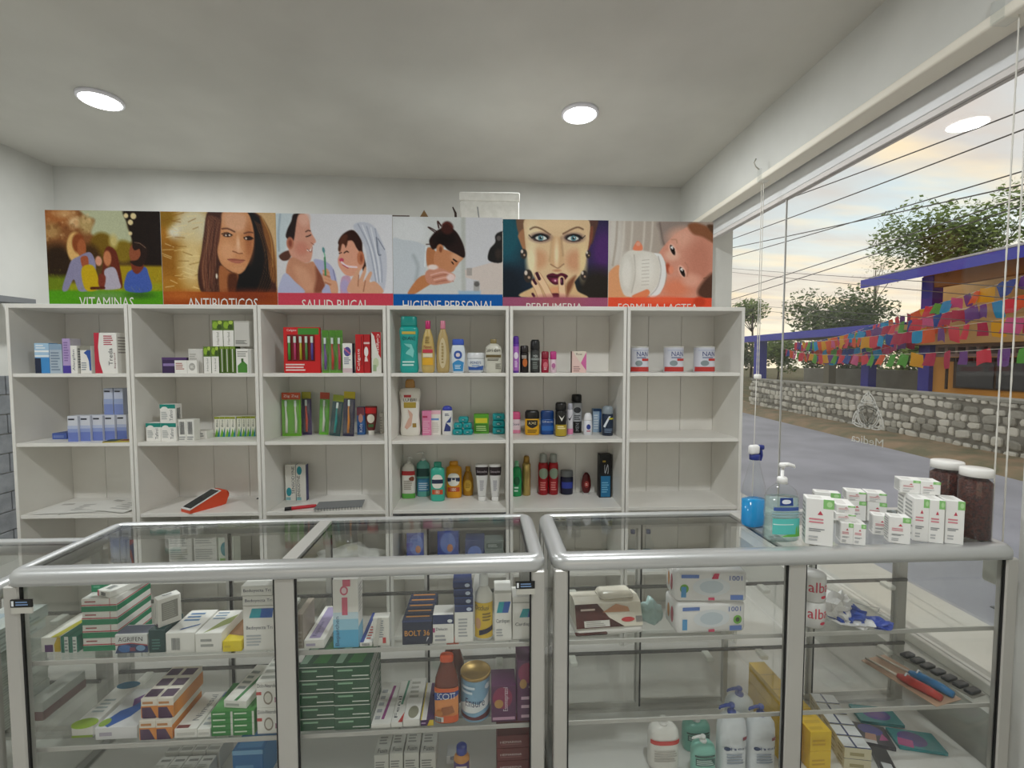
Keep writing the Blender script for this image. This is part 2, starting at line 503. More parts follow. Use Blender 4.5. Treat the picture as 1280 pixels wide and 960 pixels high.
# frosted knot emblem with reversed lettering stuck on the pane
FROST = thin_glass('frosted_vinyl', (0.6, 0.6, 0.58), 0.4, 0.06, haze=0.7, hazecol=(0.92, 0.92, 0.88))
dec = empty('window_sticker', (1.864, 2.24, 1.245), 0, 'frosted three-cornered knot emblem stuck on the window glass', 'sticker')
def ribbon(mb, pts, w, closed=False):
    vs_, fs = [], []; n = len(pts)
    for i, (a, b) in enumerate(pts):
        p0 = pts[(i - 1) % n] if closed or i else pts[0]; p1 = pts[(i + 1) % n] if closed or i < n - 1 else pts[-1]
        tx, ty = p1[0] - p0[0], p1[1] - p0[1]; l = math.hypot(tx, ty) or 1
        nx, ny = -ty / l * w / 2, tx / l * w / 2
        vs_ += [(-0.0006, a + nx, b + ny), (-0.0006, a - nx, b - ny), (0.0006, a - nx, b - ny), (0.0006, a + nx, b + ny)]
    m = n if closed else n - 1
    for i in range(m):
        j = (i + 1) % n
        for q in range(4): fs.append((4 * i + q, 4 * i + (q + 1) % 4, 4 * j + (q + 1) % 4, 4 * j + q))
    mb.add(vs_, fs, FROST)
mb = MB(); RR_ = 0.092
cs_ = [(RR_ / math.sqrt(3) * math.cos(R(q)), RR_ / math.sqrt(3) * math.sin(R(q))) for q in (-90, 30, 150)]
for i in range(3):
    for j in range(3):
        if i == j: continue
        a0 = math.atan2(cs_[j][1] - cs_[i][1], cs_[j][0] - cs_[i][0])
        for rr in (RR_ * 1.04, RR_ * 0.90):
            ribbon(mb, [(cs_[i][0] + rr * math.cos(a0 + R(t)), cs_[i][1] + rr * math.sin(a0 + R(t))) for t in range(-64, 65, 8)], 0.0055)
for rad in (0.070, 0.060):
    ribbon(mb, [(rad * math.cos(R(t)), rad * math.sin(R(t))) for t in range(0, 360, 10)], 0.0045, True)
mb.build('knot_emblem', dec)
mb = MB(); g, fs = text_geo('Medica')
# meant to be read from the street: letters run towards -y seen from inside
mb.add([(-0.0006, 0.10 - x * 0.20 * 1.0 + 0.0, -0.150 + yv * 0.040) for x, yv in g], fs, FROST)
for v in range(len(mb.v)):
    x_, y_, z_ = mb.v[v]; mb.v[v] = (x_, -y_, z_)
mb.build('lettering', dec)

# grey ledge on the left wall
mb = MB(); mb.prism([(3.05, 1.895), (3.62, 1.93), (3.62, 1.96), (3.05, 1.955)], -3.62, -3.36, M('#6f7173', 0.7), 'x')
mb.build('wall_ledge', label='small grey ledge fixed to the left wall beside the shelves', cat='ledge')

# ================================================================== the street
ASPH = noisy('street_concrete', '#aeb1bc', '#979aa4', 0.9, 0.75, bump=0.2, detail=7)
mb = MB(); mb.box(2.78, -30, -0.22, 8.6, 60, -0.10, ASPH); struct('street', mb)
SIDEW = noisy('sidewalk_concrete', '#e6e3da', '#d6d3ca', 1.4, 0.8, bump=0.15)
mb = MB(); mb.box(1.99, -30, -0.25, 2.78, 60, 0.03, SIDEW); struct('sidewalk', mb)
LAND = noisy('earth_and_weeds', '#7a6a48', '#4f5a32', 1.6, 0.95, bump=0.5, detail=7)
mb = MB(); mb.box(8.6, -30, -0.3, 70, 90, -0.09, LAND); mb.box(-60, -30, -0.3, 1.99, -3.5, -0.13, ASPH); struct('ground', mb)
VERGE = noisy('verge_rubble', '#a08a70', '#77755c', 2.4, 0.95, bump=0.6, detail=8)
mb = MB(); mb.prism([(7.15, -0.10), (7.35, 0.0), (8.3, 0.05), (8.3, -0.12)], 2.0, 18.0, VERGE, 'y')
for i, v in enumerate(mb.v):
    mb.v[i] = (v[0] + (v[1] - 7.0) * 0.078, v[1], v[2])
struct('verge', mb)
# drain grate in the street in front of the window
mb = MB()
for i in range(4): mb.box(3.25 + i * 0.16, 2.25, -0.099, 3.31 + i * 0.16, 2.85, -0.092, M('#6f7176', 0.7))
mb.build('drain_grate', label='flat grey drain bars set in the street near the window', cat='drain')

# dry stone boundary wall: every stone a piece of its own
MORTAR = noisy('mortar', '#87857e', '#75736c', 5, 0.95, bump=0.4)
def stone_mat():
    m = bpy.data.materials.new('field_stone'); m.use_nodes = True; nt = m.node_tree; N, L = nt.nodes.new, nt.links.new
    b = nt.nodes['Principled BSDF']; oi = N('ShaderNodeObjectInfo'); tc = N('ShaderNodeTexCoord')
    nz = N('ShaderNodeTexNoise'); nz.inputs['Scale'].default_value = 3; nz.inputs['Detail'].default_value = 6
    L(tc.outputs['Object'], nz.inputs['Vector'])
    ad = N('ShaderNodeMath'); ad.operation = 'MULTIPLY_ADD'; ad.inputs[1].default_value = 0.45
    L(nz.outputs[0], ad.inputs[0]); L(oi.outputs['Random'], ad.inputs[2])
    r = N('ShaderNodeValToRGB'); r.color_ramp.elements[0].color = (*C('#85847c'), 1); r.color_ramp.elements[1].color = (*C('#d2d1c8'), 1)
    r.color_ramp.elements[0].position = 0.15; r.color_ramp.elements[1].position = 1.2
    L(ad.outputs[0], r.inputs[0]); L(r.outputs[0], b.inputs['Base Color']); b.inputs['Roughness'].default_value = 0.9
    return m
STONE = stone_mat()
swall = empty('stone_wall', (8.35, 11.0, -0.05), R(-4.4), 'low wall of grey rubble stones across the street', 'wall')
mb = MB(); mb.box(0.03, -7.0, -0.1, 0.40, 4.4, 0.90, MORTAR); mb.box(-0.02, -7.0, 0.90, 0.43, 4.4, 0.945, noisy('cope', '#9a9a92', '#84847c', 4, 0.9)); mb.build('wall_core', swall)
rnd = random.Random(4)
smesh = []
for k in range(10):
    n = 9; pts = []
    for j in range(n):
        q = 2 * math.pi * j / n; x, y = sup(q, 3.6); rr = rnd.uniform(0.80, 1.02)
        pts.append((x * 0.5 * rr, y * 0.5 * rr))
    vs_ = [(0.6, p[0], p[1]) for p in pts] + [(-0.3, p[0] * 0.95, p[1] * 0.95) for p in pts] + [(-0.55, p[0] * 0.68, p[1] * 0.68) for p in pts]
    fs = [tuple(range(2 * n, 3 * n))]
    for a in (0, n):
        for j in range(n): fs.append((a + j, a + n + j, a + n + (j + 1) % n, a + (j + 1) % n))
    m_ = MB(); m_.add(vs_, fs, STONE, False); smesh.append(m_.mesh('stone'))
zrow = 0.0; count = 0
heights = [0.19, 0.17, 0.15, 0.17, 0.14, 0.10]
for r_, hh in enumerate(heights):
    y = -5.2 + rnd.uniform(0, 0.15)
    while y < 4.3 and count < 298:
        wd = rnd.choice((0.13, 0.17, 0.21, 0.25, 0.32)) * rnd.uniform(0.9, 1.1)
        dz = 0.03 * math.sin(y * 2.1 + r_ * 1.7)
        o = put('stone', rnd.choice(smesh), swall, (0.02, y + wd / 2, zrow + hh / 2 + dz))
        o.scale = (0.06 * rnd.uniform(0.6, 1.5), wd * rnd.uniform(0.88, 1.0), hh * rnd.uniform(0.78, 1.06)); o.rotation_euler = (rnd.uniform(-0.16, 0.16), 0, 0)
        y += wd; count += 1
    zrow += hh
# the stretch beyond the window frame: one joined piece
mb = MB(); zrow = 0.0
for r_, hh in enumerate(heights):
    y = -6.95
    while y < -5.2:
        wd = rnd.choice((0.17, 0.21, 0.25, 0.32)); me_ = rnd.choice(smesh); q = rnd.uniform(-0.12, 0.12)
        mb.add([(0.02 + v.co.x * 0.06, y + wd / 2 + (v.co.y * math.cos(q) - v.co.z * math.sin(q)) * wd * 0.94, zrow + hh / 2 + (v.co.y * math.sin(q) + v.co.z * math.cos(q)) * hh * 0.92) for v in me_.vertices], [tuple(f.vertices) for f in me_.polygons], STONE)
        y += wd
    zrow += hh
o = mb.build('further_stones', swall); o['kind'] = 'stuff'

# house with blue columns across the street
OCH = noisy('ochre_render', '#e0a24c', '#cf9340', 1.2, 0.85)
OCH2 = noisy('pale_ochre_render', '#d9b177', '#c79f66', 1.2, 0.85)
BLUE = M('#2f2fa8', 0.55); BLUE2 = M('#3b3fb4', 0.6)
ROOFM = noisy('grey_roof_sheet', '#b6b7b8', '#98999b', 3, 0.7, stretch=(1, 4, 1))
GREYR = noisy('grey_render', '#96958f', '#86857f', 1.2, 0.85)
hs = empty('house', (16, 14, -0.1), 0, 'ochre two-storey house with blue columns and overhanging roof', 'house')
def hp(name, a, b, mat, parent=None, ch=0.0):
    mb = MB(); mb.box(a[0] - 16, a[1] - 14, a[2] + 0.1, b[0] - 16, b[1] - 14, b[2] + 0.1, mat, ch); return mb.build(name, parent or hs)
hp('ground_wall', (16.0, 6, -0.1), (16.3, 16.35, 1.62), OCH)
hp('side_wall', (16.3, 16.05, -0.1), (19.5, 16.35, 2.1), GREYR)
hp('ground_back_wall', (19.2, 6, -0.1), (19.5, 16.05, 2.06), OCH2)
VB = M('#a08c88', 0.85)
hp('vent_sill', (16.05, 6, 1.62), (16.28, 16.35, 1.73), VB); hp('vent_lintel', (16.05, 6, 1.96), (16.28, 16.35, 2.06), VB)
for i in range(28):
    y = 16.35 - i * 0.36
    hp('vent_block', (16.05, y - 0.10, 1.73), (16.28, y, 1.96), VB)
hp('floor_slab', (15.55, 6, 2.06), (19.5, 17.6, 2.86), OCH2)
hp('upper_back_wall', (19.2, 6, 2.86), (19.5, 19.6, 5.2), OCH2)
hp('upper_beam', (15.9, 6, 4.12), (16.2, 16.8, 4.62), M('#a8713a', 0.85))
hp('column', (15.85, 16.36, -0.1), (16.25, 16.80, 2.06), BLUE); hp('column', (15.85, 16.36, 2.86), (16.25, 16.80, 4.55), BLUE)
hp('column', (15.85, 19.1, -0.1), (16.2, 19.5, 2.2), BLUE); hp('column', (15.85, 27.2, -0.1), (16.3, 27.8, 2.75), BLUE2)
hp('column', (17.9, 24.2, -0.1), (18.3, 24.6, 2.4), M('#8f8c80', 0.8))
hp('annex_beam', (15.7, 17.6, 2.62), (16.1, 29.0, 2.98), BLUE2)
hp('annex_roof', (16.1, 17.6, 2.75), (20, 29.0, 2.98), M('#77736a', 0.9))
hp('annex_back', (20.5, 17.6, -0.1), (20.8, 30.0, 1.0), GREYR)
mb = MB()
mb.prism([(14.4 - 16, 4.40), (14.4 - 16, 4.72), (18.9 - 16, 5.75), (18.9 - 16, 5.35)], 5 - 14, 17.9 - 14, BLUE2); mb.build('roof', hs)
mb = MB(); mb.prism([(14.45 - 16, 4.745), (18.9 - 16, 5.765), (18.9 - 16, 5.80), (14.45 - 16, 4.78)], 5 - 14, 17.6 - 14, ROOFM); mb.build('roof_sheet', hs)
w_ = hp('window', (15.95, 12.85, 0.55), (16.02, 15.55, 1.52), M('#4a3524', 0.7))
for k in range(2): hp('pane', (15.93, 12.95 + k * 1.28, 0.6), (15.96, 14.15 + k * 1.28, 1.42), M('#2b3340', 0.25), w_)
for k in range(14): hp('grille_bar', (15.78, 12.9 + k * 0.2, 1.46), (15.95, 12.95 + k * 0.2, 1.60), M('#3a2418', 0.7), w_)
hp('grille_bar', (15.78, 15.62, 0.5), (15.84, 15.68, 1.6), M('#3a2418', 0.7), w_)

# trees: trunk and a crown of separate leaf faces
LEAFM = [noisy('leaves_dark', '#3a4f22', '#5d7434', 1.5, 0.8), noisy('leaves_mid', '#57722f', '#82974a', 1.5, 0.8), noisy('leaves_dry', '#6e6a48', '#8d8a60', 1.5, 0.8)]
BARK = noisy('bark', '#5a4b3a', '#3f3428', 6, 0.9)
def tree(label, x, y, zc, rx, rz_, nleaf, mat, seed, name='tree', cat='tree', trunk=0.12, ls=0.28, group='trees across the street'):
    rn = random.Random(seed)
    e = empty(name, (x, y, -0.1), 0, label, cat, group)
    mb = MB(); zc += 0.1
    mb.tube([(0, 0, 0), (0.1, 0.05, zc * 0.5), (0, 0, zc)], [trunk, trunk * 0.8, trunk * 0.4], BARK, 7)
    cl = [(rn.uniform(-1, 1) * rx * 0.62, rn.uniform(-1, 1) * rx * 0.62, zc + rn.uniform(-0.7, 0.75) * rz_) for _ in range(11)]
    for c_ in cl: mb.tube([(0, 0, zc * 0.7), c_], [trunk * 0.35, trunk * 0.1], BARK, 5)
    mb.build('trunk', e)
    vs_, fs = [], []
    for i in range(nleaf):
        c_ = rn.choice(cl); d = Vector((rn.gauss(0, 1), rn.gauss(0, 1), rn.gauss(0, 0.8)))
        d = d.normalized() * (rn.random() ** 0.45) * rx * 0.42
        p = Vector(c_) + d
        a = Vector((rn.gauss(0, 1), rn.gauss(0, 1), rn.gauss(0, 1))).normalized(); b_ = a.orthogonal().normalized()
        s_ = ls * rn.uniform(0.5, 1.1); k = len(vs_)
        vs_ += [p - a * s_ * 0.5, p + b_ * s_ * 0.28, p + a * s_ * 0.5, p - b_ * s_ * 0.28]; fs.append((k, k + 1, k + 2, k + 3))
    mb = MB(); mb.add(vs_, fs, mat); o = mb.build('foliage', e); o['kind'] = 'stuff'
    return e
tree('tall leafy green tree rising behind the house roof', 27.5, 25.6, 8.6, 4.6, 1.9, 9000, LEAFM[1], 1, ls=0.36)
tree('dark green tree beyond the roof tip of the house', 27, 34.5, 4.6, 4.2, 2.4, 9000, LEAFM[0], 2, ls=0.36)
tree('small lone green treetop over the annex roof', 24, 42.5, 5.9, 1.9, 0.9, 1600, LEAFM[1], 3, ls=0.4)
tree('bare dry thin tree over the annex roof', 34.5, 41.2, 9.6, 2.6, 1.9, 320, LEAFM[2], 4, ls=0.16, trunk=0.08)
for i, (x, y, z, r_) in enumerate([(24.5, 22.5, 1.9, 2.2), (24.5, 27, 1.8, 2.2), (24, 31.6, 1.8, 2.2), (22.5, 36, 1.9, 2.0), (22, 40.4, 2.1, 2.2), (23.2, 19.0, 1.4, 1.6)]):
    tree('dense green bush behind the open annex of the house', x, y, z, r_, 1.5, 3600, LEAFM[i % 2], 20 + i, 'bush', 'bush', 0.06, 0.32, 'bushes behind the house')

# overhead cables along the street
def cable(label, a, b, r=0.009):
    a, b = Vector(a), Vector(b); d = b - a
    pts = []
    for i in range(15):
        t = -0.9 + i * 0.2
        p = a + d * t; p.z -= 0.10 * (1 - ((t - 0.5) / 1.4) ** 2) - 0.09; pts.append(p)
    mb = MB(); mb.tube(pts, r, M('#4d4a48', 0.6), 5); mb.build('overhead_cable', label=label, cat='cable', group='overhead cables')
for i, (a, b) in enumerate([((5.600, 8.755, 4.554), (5.600, 4.840, 4.140)), ((5.700, 11.369, 4.403), (5.700, 4.916, 3.981)), ((6.200, 11.542, 4.137), (6.200, 5.324, 3.714)),
                            ((6.000, 12.042, 4.370), (6.000, 5.144, 3.490)), ((6.400, 11.950, 3.332), (6.400, 5.480, 3.477)), ((6.400, 11.748, 3.140), (6.400, 5.475, 3.371))]):
    cable('dark overhead cable strung along the street above the bunting', a, b)
for a, b in [((14.000, 26.635, 6.747), (11.000, 13.256, 3.876)), ((14.600, 27.677, 4.866), (12.000, 15.782, 3.169))]:
    for dz in (0.0, -0.22):
        cable('thin far overhead cable low over the annex roof', (a[0], a[1], a[2] + dz), (b[0], b[1], b[2] + dz), 0.009)

# strings of cut-paper flags
FCOL = ['#28a9e8', '#e8485e', '#e2679f', '#7b4fa0', '#f0b52c', '#62b64a', '#ef6a3a', '#2f56b0', '#c0305a']
fm = {}
def flag_mesh(ci, v):
    if (ci, v) in fm: return fm[(ci, v)]
    mb = MB(); n = 5; vs_ = []; fs = []
    tip = [0.0, 0.16, -0.10][v]
    for j in range(n + 1):
        for i in range(n + 1):
            u, w = i / n - 0.5, j / n
            zz = -w + (tip * (1 - abs(u) * 2) * w)
            vs_.append((0.05 * math.sin(u * 5 + w * 3 + v), u, zz))
    for j in range(n):
        for i in range(n): fs.append((j * (n + 1) + i, j * (n + 1) + i + 1, (j + 1) * (n + 1) + i + 1, (j + 1) * (n + 1) + i))
    m_ = bpy.data.materials.get('tissue_%d' % ci)
    if not m_:
        m_ = bpy.data.materials.new('tissue_%d' % ci); m_.use_nodes = True; nt = m_.node_tree
        b = nt.nodes['Principled BSDF']; b.inputs['Base Color'].default_value = (*C(FCOL[ci]), 1); b.inputs['Roughness'].default_value = 0.8
        tl = nt.nodes.new('ShaderNodeBsdfTranslucent'); tl.inputs[0].default_value = (*C(FCOL[ci]), 1)
        mx = nt.nodes.new('ShaderNodeMixShader'); mx.inputs[0].default_value = 0.5
        nt.links.new(b.outputs[0], mx.inputs[1]); nt.links.new(tl.outputs[0], mx.inputs[2]); nt.links.new(mx.outputs[0], nt.nodes['Material Output'].inputs[0])
    mb.add(vs_, fs, m_, True); fm[(ci, v)] = mb.mesh('flag'); return fm[(ci, v)]
rf = random.Random(11)
def bunting(label, a, b, n, size, sag, bow, ext):
    a, b = Vector(a), Vector(b); d = (b - a) * ext
    e = empty('bunting_string', a, 0, label, 'bunting', 'paper flag strings')
    P_ = lambda t: d * t + Vector((-bow * 4 * t * (1 - t), 0, -sag * 4 * t * (1 - t)))
    mb = MB(); mb.tube([P_(i / 20) for i in range(21)], 0.006, M('#d8d4c8', 0.7), 5); mb.build('string', e)
    ang = math.atan2(d.y, d.x) - math.pi / 2
    n = int(n * ext)
    for i in range(n):
        t = 0.08 + 0.84 * (i + 0.5) / n
        o = put('flag', flag_mesh(rf.randrange(9), rf.randrange(3)), e, P_(t))
        s_ = size * rf.uniform(0.85, 1.15); o.scale = (s_, s_ * 1.05, s_)
        o.rotation_euler = (rf.uniform(-0.3, 0.3), rf.uniform(-0.3, 0.3), ang + rf.uniform(-0.3, 0.3))
BUNT = [((15.660, 21.035, 2.472), (13.700, 11.348, 3.727), 24, 0.36, 0.15, 0.5, 1.5), ((15.660, 23.279, 2.327), (13.100, 10.830, 3.207), 28, 0.36, 0.25, 0.8, 1.5),
        ((15.660, 24.254, 2.445), (12.500, 10.314, 2.726), 28, 0.36, 0.35, 1.1, 1.5), ((15.660, 23.783, 2.261), (15.540, 14.625, 2.861), 24, 0.34, 0.12, 0.42, 1.0),
        ((15.660, 24.723, 2.204), (11.900, 9.797, 2.213), 26, 0.34, 0.55, 1.5, 1.5), ((15.660, 22.780, 2.071), (15.540, 15.984, 2.362), 17, 0.34, 0.22, 0.34, 1.0),
        ((15.800, 22.500, 1.829), (15.540, 16.932, 2.171), 13, 0.34, 0.34, 0.70, 1.0)]
BL = ['highest string of cut-paper flags, before the dark upper storey', 'string of cut-paper flags just below the highest one', 'long string of cut-paper flags before the pale slab edge of the house',
      'string of cut-paper flags ending before the blue column', 'deep sagging string of cut-paper flags before the ochre wall', 'short low string of cut-paper flags before the annex', 'lowest short string of cut-paper flags over the stone wall']
for i, (a, b, n, s_, sg, bw, ex) in enumerate(BUNT):
    bunting(BL[i], a, b, n, s_, sg, bw, ex)

# ================================================================== shelving units
XB = [-2.358, -1.782, -1.163, -0.530, 0.087, 0.690, 1.307]
SZ = [1.449, 1.105, 0.745, 0.400, 0.080]
YF, YB = 2.38, 2.69
UL = ['under the family poster', 'under the poster of the dark-haired woman', 'under the toothbrushing poster', 'under the face-washing poster',
      'under the perfume poster', 'under the baby bottle poster']
for i in range(6):
    x0, x1 = XB[i] + 0.002, XB[i + 1] - 0.002
    xc = (x0 + x1) / 2; w = x1 - x0
    e = empty('shelf_unit', (xc, YF, 0), 0, 'tall open white melamine shelf unit standing ' + UL[i], 'shelf', 'white shelf units in a row')
    for s in (-1, 1):
        mb = MB(); xs = s * (w / 2 - 0.016) if s < 0 else w / 2 - 0.016
        xa = -w / 2 if s < 0 else w / 2 - 0.016
        mb.box(xa, 0, 0, xa + 0.016, YB - YF, 1.787, WHITE_MEL, 0.0012); mb.build('side_panel', e)
    mb = MB(); mb.box(-w / 2 + 0.016, 0, 1.767, w / 2 - 0.016, YB - YF, 1.787, WHITE_MEL, 0.0012); mb.build('top_panel', e)
    for z in SZ:
        mb = MB(); mb.box(-w / 2 + 0.016, 0.004, z - 0.018, w / 2 - 0.016, YB - YF - 0.012, z, WHITE_MEL, 0.0012); mb.build('shelf_board', e)
    for k in range(3):
        a = -w / 2 + 0.016 + k * (w - 0.032) / 3
        mb = MB(); mb.box(a + 0.0012, YB - YF - 0.010, 0.02, a + (w - 0.032) / 3 - 0.0012, YB - YF - 0.003, 1.767, WHITE_MEL); mb.build('back_plank', e)
    mb = MB(); mb.box(-w / 2 + 0.016, 0.02, 0, w / 2 - 0.016, 0.036, 0.062, WHITE_MEL); mb.build('plinth', e)
    mb = MB(); mb.box(-w / 2 + 0.016, YB - YF - 0.003, 0.02, w / 2 - 0.016, YB - YF, 1.767, WHITE_MEL); mb.build('backing', e)

# things behind the shelf row: a wooden rack with a foam cooler and an open carton
WOOD = noisy('raw_pine', '#8a6a47', '#6f5236', 5, 0.7, stretch=(1, 8, 1))
e = empty('storage_rack', (0.0, 2.98, 0), 0, 'plain wooden storage rack hidden behind the white shelf units', 'rack')
for x in (-0.85, 0.5):
    for y in (-0.24, 0.2):
        mb = MB(); mb.box(x, y, 0, x + 0.04, y + 0.04, 1.90, WOOD); mb.build('post', e)
for z in (0.3, 1.1, 1.86):
    mb = MB(); mb.box(-0.85, -0.24, z, 0.54, 0.24, z + 0.02, WOOD); mb.build('rack_board', e)
FOAM = noisy('foam', '#e9e8e2', '#deddd6', 30, 0.8, bump=0.15)
cb = (-0.014, 2.800, 1.880, 0.356, 0.618)
e = empty('foam_cooler', (cb[0], 2.98, 1.8805), 0, 'white foam cooler with a handwritten temperature above the perfume poster', 'cooler')
mb = MB(); mb.rbox(-cb[3] / 2 + 0.004, -0.18, 0, cb[3] / 2 - 0.004, 0.18, cb[4] - 0.05, FOAM, 0.012); mb.build('box', e)
mb = MB(); mb.rbox(-cb[3] / 2, -0.184, cb[4] - 0.052, cb[3] / 2, 0.184, cb[4], FOAM, 0.010); mb.build('lid', e)
mb = MB()
print_on(mb, [('t', '-0.2°C', 0.38, 0.62, 0.72, 0.74, '#7d7f80'), ('p', [(0.30, 0.60), (0.32, 0.60), (0.35, 0.68), (0.31, 0.86), (0.29, 0.86), (0.33, 0.68)], '#8f9192')],
         lambda u, v, o: (-cb[3] / 2 + u * cb[3], -0.1806 - o, v * cb[4]))
mb.build('handwriting', e)
KRAFT = noisy('cardboard', '#8c6c45', '#7a5c39', 8, 0.8)
ka = (-0.417, 2.780, 1.880, 0.433, 0.446)
e = empty('cardboard_carton', (ka[0], 2.97, 1.8805), 0, 'open brown cardboard carton behind the posters beside the foam cooler', 'box')
mb = MB(); kw = ka[3] / 2
mb.box(-kw, -0.16, 0, kw, -0.155, ka[4], KRAFT); mb.box(-kw, 0.155, 0, kw, 0.16, ka[4], KRAFT); mb.box(-kw, -0.155, 0, -kw + 0.005, 0.155, ka[4], KRAFT); mb.box(kw - 0.005, -0.155, 0, kw, 0.155, ka[4], KRAFT); mb.box(-kw, -0.155, 0, kw, 0.155, 0.005, KRAFT)
mb.build('box', e)
mb = MB(); mb.box(-kw + 0.03, -0.165, ka[4], -kw + 0.15, -0.158, ka[4] + 0.032, M('#4a3326', 0.8)); mb.build('flap', e)
mb = MB(); mb.prism([(-0.02, ka[4]), (0.06, ka[4]), (0.02, ka[4] + 0.065)], -0.165, -0.158, KRAFT); mb.build('flap', e)
mb = MB(); mb.tube([(kw - 0.012, -0.16, ka[4]), (kw - 0.014, -0.16, ka[4] + 0.05), (kw - 0.03, -0.16, ka[4] + 0.085)], [0.008, 0.008, 0.004], M('#3a2a22', 0.8), 6); mb.build('handle', e)

# ================================================================== glass display counters
SHEL = (0.632, 0.368)
BASEZ = 0.115
def counter(label, x, y, w, d, zt, rz, div, shelves=SHEL, plates=(), trim=ALU2):
    e = empty('display_counter', (x, y, 0), rz, label, 'counter', 'aluminium and glass display counters')
    rw, rh = 0.050, 0.041
    # rounded aluminium rail swept round the top
    prof = [(0.0, -rh), (0.0, -0.004), (0.004, 0.0)]
    for k in range(8):
        q = R(90 - k * 90 / 7); prof.append((0.026 + 0.024 * math.cos(q), -0.024 + 0.024 * math.sin(q)))
    prof += [(0.050, -rh)]
    vs_, fs = [], []
    cs = [((rw, rw), 180), ((w - rw, rw), 270), ((w - rw, d - rw), 0), ((rw, d - rw), 90)]
    path = []
    for (c_, a0) in cs:
        for k in range(5): path.append((c_, R(a0 + k * 22.5)))
    for (c_, q) in path:
        for (o, z) in prof: vs_.append((c_[0] + o * math.cos(q), c_[1] + o * math.sin(q), zt + z))
    m = len(prof); n = len(path)
    for i in range(n):
        for j in range(m):
            a, b = i * m + j, i * m + (j + 1) % m; c_, d_ = ((i + 1) % n) * m + (j + 1) % m, ((i + 1) % n) * m + j
            fs.append((a, d_, c_, b))
    mb = MB(); mb.add(vs_, fs, ALU, True)
    o = mb.build('top_rail', e)
    ps = 0.042                          # post section
    for xx in (0.004, w - 0.004 - ps):
        for yy in (0.004, d - 0.004 - ps * 0.8):
            mb = MB(); mb.box(xx, yy, 0.02, xx + ps, yy + ps * 0.8, zt - rh, ALU2, 0.004); mb.build('corner_post', e)
    for xx in div:
        mb = MB(); mb.box(xx - 0.028, 0.004, BASEZ, xx + 0.028, 0.034, zt - rh, ALU2, 0.003); mb.build('front_divider', e)
        mb = MB(); mb.box(xx - 0.022, rw, zt - 0.012, xx + 0.022, d - rw, zt, ALU2, 0.001); mb.build('top_crossbar', e)
    mb = MB(); mb.box(0.006, 0.008, 0.0, w - 0.006, d - 0.008, 0.09, M('#b9b8b2', 0.5)); mb.build('plinth', e)
    mb = MB(); mb.box(0.006, 0.006, 0.09, w - 0.006, d - 0.006, BASEZ, M('#e4e3df', 0.45)); mb.build('base_board', e)
    xs = [0.004 + ps] + [q for v in div for q in (v - 0.028, v + 0.028)] + [w - 0.004 - ps]
    txs = [rw] + [q for v in div for q in (v - 0.022, v + 0.022)] + [w - rw]
    for k in range(0, len(xs), 2):
        a, b = xs[k], xs[k + 1]
        mb = MB(); mb.box(a, 0.016, BASEZ, b, 0.022, zt - rh, GLASS); mb.build('front_pane', e)
        mb = MB()
        for (p, q) in ((a, a + 0.005), (b - 0.005, b)): mb.box(p, 0.009, BASEZ, q, 0.0155, zt - rh, BLACK)
        mb.box(a, 0.009, zt - rh - 0.003, b, 0.0155, zt - rh, BLACK); mb.build('gasket', e)
        mb = MB(); mb.box(txs[k] - 0.0, rw, zt - 0.0075, txs[k + 1] + 0.002, d - rw, zt - 0.0005, GLASS); mb.build('top_pane', e)
        mb = MB(); t0, t1 = txs[k], txs[k + 1]
        mb.box(t0, rw - 0.001, zt - 0.014, t0 + 0.004, d - rw, zt - 0.0105, BLACK); mb.box(t1 - 0.004, rw, zt - 0.014, t1, d - rw, zt - 0.0105, BLACK)
        mb.box(t0, d - rw - 0.004, zt - 0.014, t1, d - rw, zt - 0.0105, BLACK); mb.build('gasket', e)
        for z in shelves:
            a2, b2 = max(a - 0.02, 0.012), min(b + 0.02, w - 0.012)
            mb = MB(); mb.box(a2, 0.038, z - 0.006, b2, d - 0.055, z, GLASS); sp = mb.build('shelf_pane', e)
            mb = MB(); mb.box(a2, 0.0355, z - 0.013, b2, 0.040, z + 0.001, trim, 0.001); mb.build('edge_trim', sp)
            for f_ in (0.14, 0.86):
                xx = a2 + (b2 - a2) * f_
                mb = MB(); mb.box(xx - 0.014, d - 0.10, z - 0.024, xx + 0.014, d - 0.05, z - 0.0065, M('#e9e8e0', 0.5), 0.003); mb.build('support_clip', sp)
    for z in shelves:
        mb = MB(); mb.box(0.02, d - 0.052, z - 0.012, w - 0.02, d - 0.044, z - 0.001, M('#4b4a45', 0.5)); mb.build('rear_support_bar', e)
    for xx in (0.006, w - 0.012):
        mb = MB(); mb.box(xx, 0.04, BASEZ, xx + 0.006, d - 0.04, zt - rh, GLASS); mb.build('side_pane', e)
    # sliding doors at the back
    n_d = 4; dw = (w - 2 * ps) / n_d
    for k in range(n_d):
        a = ps + k * dw - 0.01; b = a + dw + 0.02; yy = d - 0.034 + (0.012 if k % 2 else 0)
        mb = MB(); mb.box(a + 0.018, yy + 0.003, BASEZ + 0.03, b - 0.018, yy + 0.007, zt - rh - 0.02, GLASS); dr = mb.build('sliding_door', e)
        mb = MB()
        mb.box(a, yy, BASEZ + 0.012, a + 0.018, yy + 0.010, zt - rh - 0.004, ALU2); mb.box(b - 0.018, yy, BASEZ + 0.012, b - 0.007, yy + 0.010, zt - rh - 0.004, ALU2); mb.box(b - 0.007, yy, BASEZ + 0.012, b, yy + 0.010, zt - rh - 0.004, BLACK)
        mb.box(a + 0.018, yy, BASEZ + 0.012, b - 0.018, yy + 0.010, BASEZ + 0.03, ALU2); mb.box(a + 0.018, yy, zt - rh - 0.02, b - 0.018, yy + 0.010, zt - rh - 0.004, ALU2)
        mb.build('door_frame', dr)
